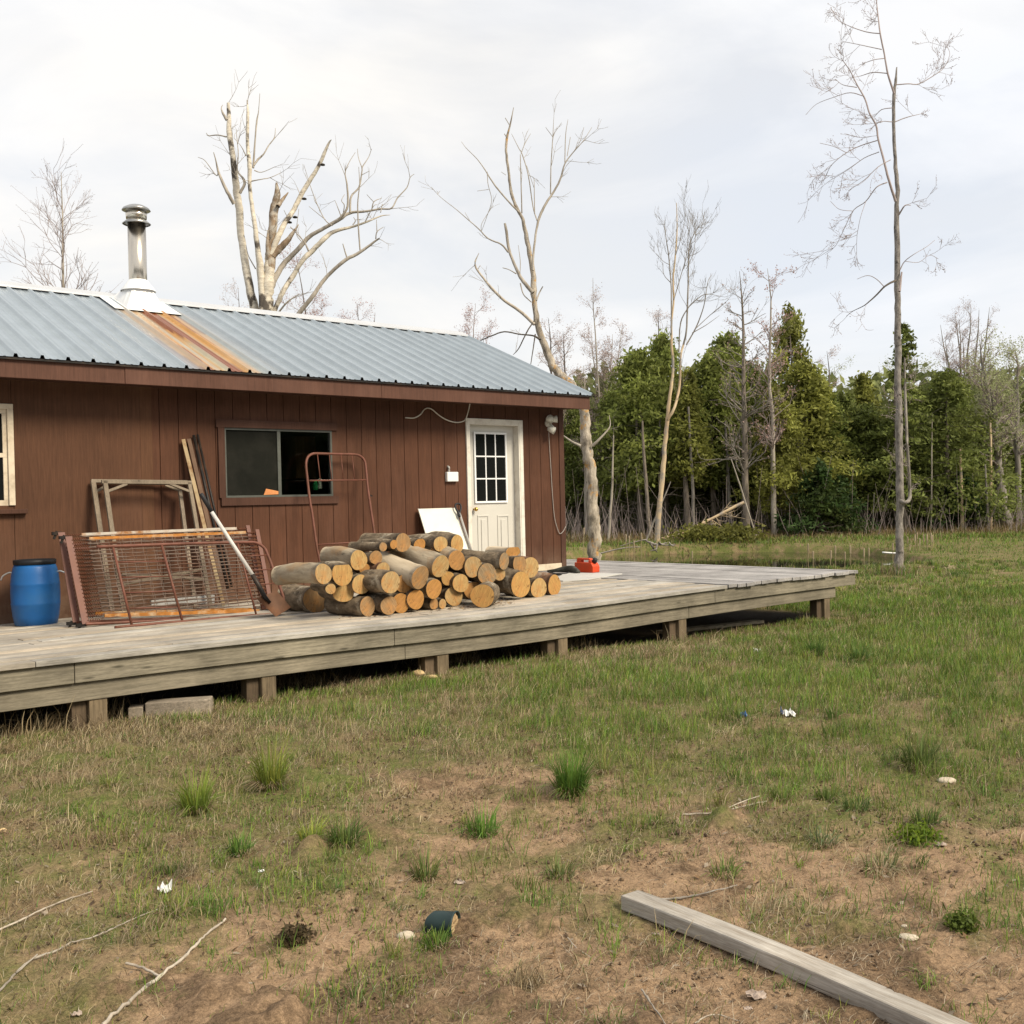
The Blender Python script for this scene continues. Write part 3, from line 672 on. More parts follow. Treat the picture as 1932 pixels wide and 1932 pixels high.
for c0, c1 in ((640, 712), (765, 838)):
    xa, zt_ = wx('c3', c0, 1093, YD); xb, _ = wx('c3', c1, 1093, YD); zb_ = ZD + .2
    for a, b, c, d in ((xa, xb, zt_ - .022, zt_), (xa, xb, zb_, zb_ + .022), (xa, xa + .022, zb_ + .022, zt_ - .022), (xb - .022, xb, zb_ + .022, zt_ - .022)): mb.box(a, b, YD - .009, YD - .0005, c, d)
    mb.box(xa + .06, xb - .06, YD - .010, YD - .0005, zb_ + .07, zt_ - .06)
mb.build('panel', 'door_paint', door, bevel=.006)
kx, kz = wx('c3', 614, 1056, YD)
def ball(c, r, n=14, sq=(1, 1, 1)):
    mb = MB(); pr = [(r * math.sin(math.pi * i / 8) * sq[0] + 1e-4, r * -math.cos(math.pi * i / 8) * sq[2]) for i in range(9)]
    mb.lathe([(a, c[2] + b) for a, b in pr], c[0], c[1], n); return mb
mb = ball((kx + .01, YD - .05, kz), .027); mb.bar((kx + .01, YD - .04, kz), (kx + .01, YD - .0005, kz), .02, .02); mb.build('handle', 'brass', door, smooth=True)
# outlet box, security light
a = wx('c3', 437, 822); b_ = wx('c3', 508, 882)
mb = MB(); mb.box(a[0], b_[0], Yw - .05, Yw - .0005, b_[1], a[1]); ob = mb.build('outlet_box', 'plastic_white', cab, bevel=.008)
mb = MB(); xq, zq = wx('c3', 452, 800); mb.tube([(xq, Yw - .03, a[1] - .005), (xq, Yw - .035, a[1] + .04), (xq + .004, Yw - .02, zq + .02), (xq + .005, Yw + .005, zq + .025)], .014, 8, smoothn=4); mb.build('conduit', 'shaft_grey', ob, smooth=True)
fx, fz = wx('c3', 1083, 515)
mb = MB(); mb.lathe([(.055, 0), (.055, .02), (.03, .035)], 0, 0, 18); V = np.array(mb.v); mb.v = [(fx + v[0], Yw - .0005 - v[2], fz + v[1]) for v in V]; mb.f = [tuple(reversed(f)) for f in mb.f]
li = mb.build('security_light', 'plastic_ivory', cab, smooth=True)
def lamp_head(p, d, r):
    d = Vector(d).normalized(); q = Vector(p)
    mb = MB(); mb.tube([q - d * .05, q - d * .045, q - d * .02, q + d * .05], [r * .35, r * .6, r * .75, r], 16); mb.build('lamp_head', 'plastic_ivory', li, smooth=True)
for (cx_, cy_), dr_ in (((1090, 488), (-.4, -1, .1)), ((1120, 490), (.9, -.7, .05)), ((1105, 555), (.5, -.8, -.4))):
    q = ony('c3', cx_, cy_, Yw - .11); lamp_head(q, dr_, .05)
mb = MB(); mb.tube([(fx, Yw - .02, fz), (fx + .01, Yw - .09, fz + .02)], .015, 8); mb.tube([(fx, Yw - .02, fz), (fx + .02, Yw - .09, fz - .06)], .015, 8); mb.build('arm', 'plastic_ivory', li)
# cables
def strand(name, pts, r, m, label, cat, parent=None, n=6, sm=5):
    mb = MB(); mb.tube(pts, r, n, smoothn=sm); return tag(mb.build(name, m, parent, smooth=True), label, cat)
pts = [ony('c3', x, y, Yw - o) for x, y, o in ((188, 480, .03), (240, 482, .03), (280, 462, .03), (312, 425, .03), (350, 425, .03), (400, 465, .035), (450, 495, .04), (510, 510, .04), (560, 498, .04), (578, 460, .06), (592, 400, .09), (593, 360, .10), (580, 338, .12))]
strand('cable', pts, .0075, 'cable_ivory', 'loose ivory cable looping down from the eave to the door frame', 'cable')
pts = [ony('c3', x, y, Yw - o) for x, y, o in ((1090, 570, .06), (1093, 640, .02), (1102, 780, .015), (1112, 950, .015), (1125, 1100, .015), (1145, 1180, .02), (1160, 1210, .02), (1180, 1195, .02), (1196, 1165, .02))]
strand('wire', pts, .005, 'cable_grey', 'thin grey wire hanging from the security light beside the cabin corner', 'wire')


# ------------------------------------------------------------------ things on the deck
def curve_pts(fn, pts): return [fn(*p) for p in pts]
# blue barrel
p = ondeck('c1', 200, 1322); bx, by = float(p[0]) + .06, float(p[1]) + .17; z0 = ZD + float(dz(bx, by)); sc_ = depth((bx, by, z0)) / FPX * .33333
R_ = 130 * sc_; H_ = float(ony('c1', 190, 975, by - .1)[2]) - z0
bar = thing('plastic_barrel', (bx, by, z0), 'blue plastic barrel with black lid at the left end of the deck', 'barrel')
prof = [(.80, 0), (.86, .012), (.93, .15), (.985, .34), (1.0, .36), (.985, .38), (1.0, .55), (.985, .66), (1.0, .68), (.985, .70), (.95, .84), (.88, .95), (.83, 1.0)]
MB().lathe([(R_ * a, z0 + H_ * b) for a, b in prof], bx, by, 40).build('body', 'barrel_blue', bar, smooth=True)
MB().lathe([(R_ * .84, z0 + H_ * 1.001), (R_ * .865, z0 + H_ * 1.005), (R_ * .87, z0 + H_ * 1.075), (R_ * .84, z0 + H_ * 1.08), (R_ * .80, z0 + H_ * 1.05)], bx, by, 40).build('lid', 'barrel_lid', bar, smooth=True)
for sgn in (-1, 1):
    mb = MB(); a = np.array([bx + sgn * R_ * .96 * .7, by - sgn * R_ * .96 * .7 * .6, z0 + H_ * .84])
    dvec = np.array([sgn * .8, -sgn * .5, 0]); dvec /= np.linalg.norm(dvec)
    mb.tube([a, a + dvec * .05 + (0, 0, .02), a + dvec * .11 + (0, 0, -.01), a + dvec * .13 + (0, 0, -.05)], .008, 7, smoothn=4); mb.build('handle', 'galvanised', bar, smooth=True)

# bed springs leaning on the wall
def leaner(Yb, k, zb): return lambda x, y: onlean('c1', x, y, Yb, k, zb)
pb = ondeck('c1', 470, 1330); Y1 = float(pb[1]) - .04; zb1 = float(pb[2])
def bed_spring(shift, dy, label, tl, bl, tr, br):
    L_ = leaner(Y1 + dy, .42, zb1)
    A, B_, C_, D_ = (np.array(L_(*q)) for q in (tl, bl, tr, br))
    nrm = np.cross(C_ - A, B_ - A); nrm /= np.linalg.norm(nrm)
    if nrm[1] > 0: nrm = -nrm
    t_ = thing('bed_spring', (B_ + D_) / 2, label, 'bed spring', 'rusty bed springs leaning on the wall')
    ux = (C_ - A) / np.linalg.norm(C_ - A)
    for P_0, P_1, w_ in ((A, B_, .058), (C_, D_, .04)):
        mb = MB(); mb.bar(P_0, P_1, .008, w_, up=ux); mb.bar(P_0 + nrm * -.03, P_1 + nrm * -.03, .05, .006, up=ux)
        mb.build('end_plate', 'pink_primer', t_)
    for q0, q1, m_ in ((A, C_, 'worn_white_rail' if shift else 'orange_rust'), (B_, D_, 'orange_rust')):
        v = (B_ - A) * (.035 if q0 is A else -.075); h = (C_ - A) * .095
        mb = MB(); mb.bar(q0 + v + h, q1 + v - h * .75, .012, .03, up=(0, 0, 1)); mb.build('cross_rail', m_, t_)
    mb = MB(); mb.tube([B_ + (C_ - A) * .0, D_], .013, 8); mb.tube([A + (B_ - A) * .12 + nrm * -.05, C_ + (D_ - C_) * .12 + nrm * -.05], .010, 8); mb.build('side_tube', 'red_rust_paint', t_)
    # coil rows at both ends and the wire links between them
    nco = 22; f0, f1 = .10, .90
    for e0, e1, sgn in ((A, B_, 1), (C_, D_, -1)):
        tb = TB()
        for i in range(nco):
            u = .04 + .92 * i / (nco - 1); o = e0 + (e1 - e0) * u + (C_ - A) * (.012 * sgn); ln = (C_ - A) * (.075 if sgn > 0 else .05) * sgn
            ph = np.linspace(0, 7 * 2 * math.pi, 44); ax = ln / np.linalg.norm(ln); b1 = nrm; b2 = np.cross(ax, b1)
            tb.tube(o + ln[None] * (ph / ph[-1])[:, None] + .0105 * (np.cos(ph)[:, None] * b1 + np.sin(ph)[:, None] * b2), np.full(44, .0032), 4)
        tb.build('spring_row', 'spring_rust', t_)
    tb = TB(); nl = 22
    for i in range(nl):
        u = .05 + .9 * i / (nl - 1); ns = 26; s_ = np.linspace(.085, .935, ns)
        sag = .0035 * np.sin(s_ * math.pi * 2 * 7 + i * math.pi) 
        P = A + (B_ - A) * u + (C_ - A) * s_[:, None] + ((B_ - A) / np.linalg.norm(B_ - A))[None] * sag[:, None]
        tb.tube(P, np.full(ns, .0044), 4)
        if i < nl - 1:      # zigzag links at the left end
            a = A + (B_ - A) * u + (C_ - A) * .085; b2_ = A + (B_ - A) * (u + .45 / (nl - 1)) + (C_ - A) * .15; c2_ = A + (B_ - A) * (u + .9 / (nl - 1)) + (C_ - A) * .085
            tb.tube([a, b2_, c2_], np.full(3, .0028), 4)
    for j in range(15):
        s_ = .13 + .77 * j / 14; us = np.linspace(.05, .95, 30); w_ = .0025 * np.sin(us * 60 + j)
        tb.tube(A + (B_ - A) * us[:, None] + (C_ - A) * (s_ + w_)[:, None], np.full(30, .0030), 4)
    tb.build('wire_mesh', 'dull_wire', t_)
    for q_ in (A, B_):
        mb = MB(); o = q_ + nrm * -.02
        mb.bar(o - ux * .075, o + ux * .01, .03, .03); mb.bar(o - ux * .06 + (0, 0, -.05), o - ux * .03 + (0, 0, .02), .012, .02, up=ux); mb.build('hook', 'black_iron', t_)
    return A, B_, C_, D_
bed_spring(1, .11, 'rear rusty bed spring with a worn white top rail', (347, 792), (432, 1300), (1402, 752), (1500, 1255))
A, B_, C_, D_ = bed_spring(0, .0, 'front rusty bed spring with an orange top rail', (388, 815), (485, 1310), (1455, 775), (1545, 1262))

def bed_end(fn, paths, thin, label, hooks, base):
    t_ = thing('bed_end', base, label, 'bed end', 'iron bed ends on the deck')
    mb = MB()
    for pts, r in paths: mb.tube([fn(*q) for q in pts], r, 10, smoothn=5)
    mb.build('tube_frame', 'red_rust_paint', t_, smooth=True)
    for a, b_, r in thin:
        mb = MB(); mb.tube([fn(*a), fn(*b_)], r, 8); mb.build('rod', 'red_rust_paint', t_, smooth=True)
    for a in hooks:
        q = fn(*a); mb = MB(); mb.bar(q + (0, 0, -.05), q + (0, 0, .05), .035, .02); mb.bar(q + (-.02, 0, -.03), q + (.02, -.01, -.045), .015, .015); mb.build('bracket', 'black_iron', t_)
# lying on its side in front of the springs
q = ondeck('c1', 700, 1325); f1 = lambda x, y: onlean('c1', x, y, float(q[1]) - .07, .36, float(q[2]))
bed_end(f1, [([(548, 873), (760, 866), (1000, 857), (1250, 850), (1400, 848), (1452, 852), (1495, 880), (1520, 930), (1550, 1010), (1580, 1090), (1606, 1165), (1614, 1205), (1600, 1238), (1560, 1252), (1500, 1258), (1300, 1272), (1050, 1295), (850, 1312), (650, 1330)], .0145)],
        [((640, 878), (745, 1312), .0115), ((915, 866), (1032, 1292), .0115), ((1345, 855), (1450, 1256), .0095),
         ((668, 960), (935, 955), .006), ((692, 1046), (957, 1040), .006), ((712, 1134), (978, 1124), .006), ((735, 1222), (1000, 1214), .006),
         ((1368, 928), (1515, 920), .006), ((1390, 1008), (1543, 1000), .006), ((1410, 1088), (1572, 1080), .006), ((1430, 1170), (1598, 1160), .006)],
        'rusty tubular bed end lying on its side in front of the bed springs', [(800, 1314), (1365, 1268)], q)
# standing under the window
gq = ony('w2', 1060, 1290, Yw - .45); base_y = 10.0
f2 = lambda x, y: onlean('w2', x, y, Yw - .50, .24, ZD - .03)
bed_end(f2, [([(1110, 1560), (1083, 1420), (1055, 1285), (1015, 1000), (990, 850), (966, 640), (955, 530), (962, 470), (985, 435), (1030, 415), (1130, 416), (1300, 420), (1420, 424), (1475, 445), (1508, 490), (1520, 560), (1535, 720), (1560, 900), (1590, 1100), (1612, 1250), (1640, 1420), (1660, 1540)], .0145)],
        [((985, 670), (1525, 664), .0095), ((1062, 1275), (1612, 1240), .0095), ((1062, 420), (1090, 668), .0055), ((1174, 420), (1198, 666), .0055), ((1284, 422), (1308, 665), .0055), ((1388, 424), (1415, 664), .0055)],
        'rusty tubular bed end standing against the wall under the window', [(985, 790), (1562, 780)], f2(1400, 1500))
# wooden frame with corner braces
L3 = lambda k: (lambda x, y: onlean('c1', x, y, Yw - .66 + k, .36, ZD - .06))
fa, fb = L3(.12), L3(0)
wf = thing('wooden_frame', fb(900, 1240), 'grey wooden frame with diagonal corner braces behind the bed springs', 'wooden frame')
def stick(fn, a, b_, w_, d_, name, col=(.28, .225, .165), m='frame_wood'):
    mb = MB(); v = rnd.uniform(.85, 1.15); mb.cur = tuple(c * v for c in col); P0 = fn(*a); P1 = fn(*b_)
    mb.bar(P0, P1, w_, d_, up=(0, -1, .36)); return mb.build(name, m, wf, bevel=.002)
stick(fa, (526, 500), (636, 1250), .045, .03, 'leg'); stick(fb, (593, 500), (700, 1245), .042, .03, 'leg')
stick(fa, (1018, 555), (1105, 1220), .036, .03, 'leg', (.26, .21, .16)); stick(fb, (1070, 510), (1195, 1230), .038, .03, 'leg')
stick(fa, (516, 502), (1060, 508), .035, .03, 'top_rail', (.27, .22, .165)); stick(fb, (575, 506), (1085, 512), .040, .03, 'top_rail')
for fn, a, b_ in ((fa, (545, 560), (600, 530)), (fb, (610, 560), (718, 518)), (fa, (935, 524), (1020, 556)), (fb, (958, 516), (1072, 560))): stick(fn, a, b_, .026, .02, 'brace', (.31, .25, .185))
stick(fb, (690, 1085), (1150, 1000), .03, .02, 'cross_brace', (.28, .225, .16)); stick(fb, (690, 1030), (1160, 1055), .03, .02, 'cross_brace', (.28, .225, .16))
# rails and pipes leaning on the wall
f4 = lambda x, y: onlean('c1', x, y, Yw - .45, .235, ZD - .05)
def leaning(a, b_, w_, d_, m, name, label, cat, rnd_=False, grp=None, fn=f4):
    mb = MB()
    if rnd_: mb.tube([fn(*a), fn(*b_)], w_, 10)
    else: P0 = np.array(fn(*a)); P1 = np.array(fn(*b_)); mb.bar(P0, P1, w_, .006, up=(0, -1, .25)); mb.bar(P0 + (w_ / 2, .02, 0), P1 + (w_ / 2, .02, 0), .006, .045, up=(0, -1, .25))
    return tag(mb.build(name, m, smooth=rnd_), label, cat, grp)
leaning((1036, 265), (1265, 1205), .036, .03, 'cream_rust_rail', 'angle_iron', 'cream painted angle iron with rust leaning on the wall', 'rail')
leaning((1068, 262), (1283, 1190), .04, .03, 'brown_rail', 'angle_iron', 'brown angle iron leaning just right of the cream one', 'rail')
leaning((1096, 242), (1290, 1110), .0165, 0, 'black_iron', 'iron_pipe', 'left black pipe of the pair leaning on the wall', 'pipe', True, 'black pipes leaning on the wall')
leaning((1118, 238), (1312, 1100), .013, 0, 'black_iron', 'iron_pipe', 'right thinner black pipe of the pair leaning on the wall', 'pipe', True, 'black pipes leaning on the wall')
mb = MB(); 
a_ = [fb(880, 1180), fb(1240, 1148), fb(1240, 1195), fb(882, 1212)]
mb.prism([np.array(v) + (0, .10, 0) for v in a_], (0, .03, 0)); tag(mb.build('pale_board', 'shaft_grey'), 'pale board standing on the deck behind the bed springs', 'board')
# shovel leaning in front
qs = ondeck('c1', 1560, 1268); f5 = lambda x, y: onlean('c1', x, y, float(qs[1]), .30, float(qs[2]))
sh = thing('shovel', qs, 'square shovel with white handle and black grip leaning on the bed springs', 'shovel')
mb = MB(); mb.tube([f5(1196, 672), f5(1432, 1036)], [.0165, .0175], 12); mb.build('handle', 'shovel_white', sh, smooth=True)
mb = MB(); mb.tube([f5(1136, 572), f5(1145, 586), f5(1198, 675)], [.017, .0195, .018], 12); mb.build('grip', 'black_grip', sh, smooth=True)
mb = MB(); mb.tube([f5(1428, 1030), f5(1465, 1095), f5(1500, 1160), f5(1530, 1190)], [.020, .021, .021, .012], 12); mb.build('socket', 'black_iron', sh, smooth=True)
bl = [f5(1448, 1165), f5(1497, 1150), f5(1515, 1128), f5(1570, 1130), f5(1650, 1222), f5(1562, 1268)]
mb = MB(); nn = np.array((0, -.96, .29)); n_ = 8
G = []
c0, c1, c2, c3 = (np.array(f5(*v)) for v in ((1450, 1163), (1566, 1122), (1648, 1216), (1562, 1270)))
for i in range(n_ + 1):
    for j in range(n_ + 1):
        u, v = i / n_, j / n_
        P = (c0 * (1 - u) + c1 * u) * (1 - v) + (c3 * (1 - u) + c2 * u) * v
        dish = -.02 * math.sin(math.pi * u) * (1 - v * .6); G.append(P + nn * dish)
V = G + [g - nn * .003 for g in G]; F = []; k_ = (n_ + 1) ** 2
for i in range(n_):
    for j in range(n_):
        a = i * (n_ + 1) + j; F += [(a, a + 1, a + n_ + 2, a + n_ + 1), (k_ + a, k_ + a + n_ + 1, k_ + a + n_ + 2, k_ + a + 1)]
mb.add(V, F).build('blade', 'shovel_blade', sh, smooth=True)
# white panel and the second shovel by the door
pq = lambda x, y: onlean('c3', x, y, Yw - .42, .40, ZD - .02)
mb = MB(); c_ = [np.array(pq(*v)) for v in ((270, 1056), (502, 1049), (606, 1350), (365, 1372))]
mb.prism(c_, (0, .018, .006)); tag(mb.build('white_board', 'panel_white', bevel=.002), 'pale white square board leaning on the wall left of the door', 'board')
ps = lambda x, y: onlean('c3', x, y, Yw - .43, .36, ZD - .02)
s2 = thing('spade', ps(610, 1330), 'spade with a black loop grip leaning between white panel and door', 'shovel')
mb = MB(); mb.tube([ps(528, 1080), ps(612, 1345)], .015, 10); mb.build('handle', 'shaft_grey', s2, smooth=True)
mb = MB(); mb.tube([ps(x, y) for x, y in ((527, 1100), (520, 1075), (505, 1050), (503, 1027), (518, 1021), (533, 1027), (537, 1050), (530, 1075), (529, 1105))], [.016, .015, .012, .012, .013, .012, .012, .015, .016], 8, smoothn=4); mb.build('grip', 'black_grip', s2, smooth=True)
mb = MB(); b0 = np.array(ps(612, 1345)); ax_ = np.array(ps(612, 1345)) - np.array(ps(560, 1180)); ax_ /= np.linalg.norm(ax_)
mb.tube([b0 - ax_ * .05, b0 + ax_ * .02, b0 + ax_ * .05, b0 + ax_ * .16, b0 + ax_ * .22], [.017, .02, .09, .08, .01], 6); mb.build('blade', 'shovel_blade', s2)
# sheet, hose, fuel can near the corner
P = [ondeck('c3', *v) for v in ((1170, 1512), (1290, 1462), (1552, 1466), (1270, 1512))]
P = [ondeck('c3', *v) for v in ((1120, 1506), (1195, 1462), (1552, 1467), (1330, 1504), (1180, 1513))]
mb = MB(); mb.prism([np.array(v) + (0, 0, .003) for v in P], (0, 0, .012)); tag(mb.build('white_sheet', 'sheet_white'), 'thin white board lying flat on the deck before the fuel can', 'board')
hp = [np.array(ondeck('c3', *v)) + (0, 0, h) for v, h in (((1085, 1455), .02), ((1130, 1458), .035), ((1190, 1457), .05), ((1240, 1460), .055), ((1275, 1466), .03))]
mb = MB(); mb.tube(hp, [.016, .022, .04, .048, .03], 12, smoothn=4); hs = thing('rubber_hose', hp[2], 'dark rubber hose lying by the cabin corner left of the fuel can', 'hose')
mb.build('thick_end', 'rubber', hs, smooth=True)
mb = MB(); h2 = [np.array(ondeck('c3', *v)) + (0, 0, .014) for v in ((1095, 1460), (1140, 1472), (1190, 1470), (1215, 1462))]; mb.tube(h2, .014, 8, smoothn=4); mb.build('thin_end', 'black_grip', hs, smooth=True)
cq = ondeck('c3', 1322, 1461); q_l = ondeck('c3', 1250, 1452); q_r = ondeck('c3', 1398, 1459)
wdir = (np.array(q_r) - np.array(q_l)); wdir[2] = 0; Wc = np.linalg.norm(wdir); wdir /= Wc; ddir = np.array([-wdir[1], wdir[0], 0]); zc0 = float(cq[2]); hc = 92 * .3 * depth(cq) / FPX; D2 = .13; Wc *= .80
def cp(u, h, d=0): return np.array(q_l) * (1, 1, 0) + wdir * (u * Wc) + ddir * d + np.array([0, 0, zc0 + h * hc])
can = thing('fuel_can', cp(.5, 0, .06), 'red plastic fuel can with black spout on the deck corner', 'fuel can')
mb = MB()
def slab(poly, d0=0, d1=D2): mb.prism([cp(u, h, d0) for u, h in poly], ddir * (d1 - d0))
slab([(0, .05), (.03, 0), (.95, 0), (.99, .05), (1.0, .45), (.90, .70), (.02, .70)])
slab([(.02, .701), (.28, .701), (.28, .86), (.035, .88)], .035, D2 - .035); slab([(.70, .701), (.898, .701), (.81, .86), (.70, .86)], .02, D2 - .02); slab([(.035, .881), (.28, .861), (.70, .861), (.81, .861), (.70, 1.0), (.10, 1.0), (.045, .96)], .035, D2 - .035)
mb.build('body', 'can_red', can, bevel=.010)
mb = MB(); a = cp(.90, .76, D2 / 2); b_ = cp(.97, .98, D2 / 2); mb.tube([a, (a + b_) / 2, b_], [.035, .03, .03], 12); mb.build('spout_cap', 'black_grip', can, smooth=True)
for i, (u, v) in enumerate(((1200, 1424), (1222, 1424))):
    qd = ondeck('c3', u, v); mb = MB(); mb.lathe([(.025, qd[2] - .0), (.03, qd[2] + .012), (.022, qd[2] + .022)], qd[0], qd[1], 12); tag(mb.build('black_cap', 'black_grip', smooth=True), ['left', 'right'][i] + ' of two small black caps on the deck behind the hose', 'cap', 'black caps on the deck')

# ------------------------------------------------------------------ firewood
G_LOG = 'cut logs heaped on the deck'
def log(cx, cy, rx, ry, ln, label, yaw=0, pitch=0, bark_='log_bark_dark', Yp=None, rest=False, flat=None, seed=0):
    """(cx, cy): centre of the sawn face in the photo; body runs back from it"""
    r0 = random.Random(seed)
    if rest:
        Y_ = 7.7
        for _ in range(8):
            p = ony('c2', cx, cy, Y_); r_ = ry * .33333 * depth(p) / FPX; Y_ = float(ondeck('c2', cx, cy + ry * .97)[1])
        p = ony('c2', cx, cy, Y_); p[2] = ZD + float(dz(p[0], p[1])) + r_ + .002
    else: p = ony('c2', cx, cy, Yp)
    r = ry * .33333 * depth(p) / FPX
    d = Vector((math.sin(math.radians(yaw)) * math.cos(math.radians(pitch)), math.cos(math.radians(yaw)) * math.cos(math.radians(pitch)), math.sin(math.radians(pitch))))
    n = 28; m_ = 9; prof = [1 + .05 * math.sin(2 * (2 * math.pi * i / n) + r0.uniform(0, 6)) * r0.uniform(.4, 1) for i in range(n)]
    ph = r0.uniform(0, 6); ph2 = r0.uniform(0, 6); am = r0.uniform(.015, .05); am3 = r0.uniform(.01, .04)
    prof = [1 + am * math.sin(2 * a + ph) + am3 * math.sin(3 * a + ph2) for a in (2 * math.pi * i / n for i in range(n))]
    V = []; bx_, bz_ = r0.uniform(-.03, .03), r0.uniform(-.02, .03); tap = r0.uniform(.92, 1.08)
    for k in range(m_ + 1):
        u = k / m_; y_ = u * ln; bow = math.sin(math.pi * u)
        for i in range(n):
            a = 2 * math.pi * i / n; lump = (fbm(np.array(i * .45 + seed), np.array(u * 5.0), 3, seed) - .5) * .24
            rr = r * (prof[i] + (float(lump) if 0 < k < m_ else 0)) * (1 + (tap - 1) * u)
            x_ = rr * math.cos(a) * (rx / ry if flat else min(1.3, max(1, rx / ry))); z_ = rr * math.sin(a)
            if flat: z_ = min(z_, r * flat)
            V.append((x_ + bx_ * bow, y_, z_ + bz_ * bow))
    F = []
    for k in range(m_):
        for i in range(n): j = (i + 1) % n; F.append((k * n + i, (k + 1) * n + i, (k + 1) * n + j, k * n + j))
    F.append(tuple(range(m_ * n, m_ * n + n))); F.append(tuple(range(n - 1, -1, -1)))
    me = meshdata('log', V, F, bark_); 
    for pl in me.polygons: pl.use_smooth = len(pl.vertices) == 4
    o = link('log', me); o.location = tuple(p); o.rotation_mode = 'QUATERNION'; o.rotation_quaternion = d.to_track_quat('Y', 'Z')
    if abs(pitch) < 60 and flat is None:
        o.rotation_quaternion = d.to_track_quat('Y', 'Z') @ Matrix.Rotation(r0.uniform(-.8, .8), 3, 'Y').to_quaternion()
    tag(o, label, 'log', G_LOG)
    Cv = []; Cf = []; R3 = 5
    Cv.append((0, -.003, 0))
    for q in range(1, R3 + 1):
        for i in range(n):
            k_ = q / R3 * .985; Cv.append((V[i][0] * k_, -.003, V[i][2] * k_))
    for i in range(n): j = (i + 1) % n; Cf.append((0, 1 + j, 1 + i)) 
    for q in range(R3 - 1):
        for i in range(n): j = (i + 1) % n; a = 1 + q * n; Cf.append((a + i, a + j, a + n + j, a + n + i))
    Cf = [tuple(reversed(f)) for f in Cf]
    mc = meshdata('cut_end', Cv, Cf, 'cut_wood'); c_ = bpy.data.objects.new('cut_end', mc); COL.objects.link(c_); c_.parent = o
    return o
K, Gy, Pl, Rd = 'log_bark_dark', 'log_bark_grey', 'log_bark_pale', 'log_bark_red'
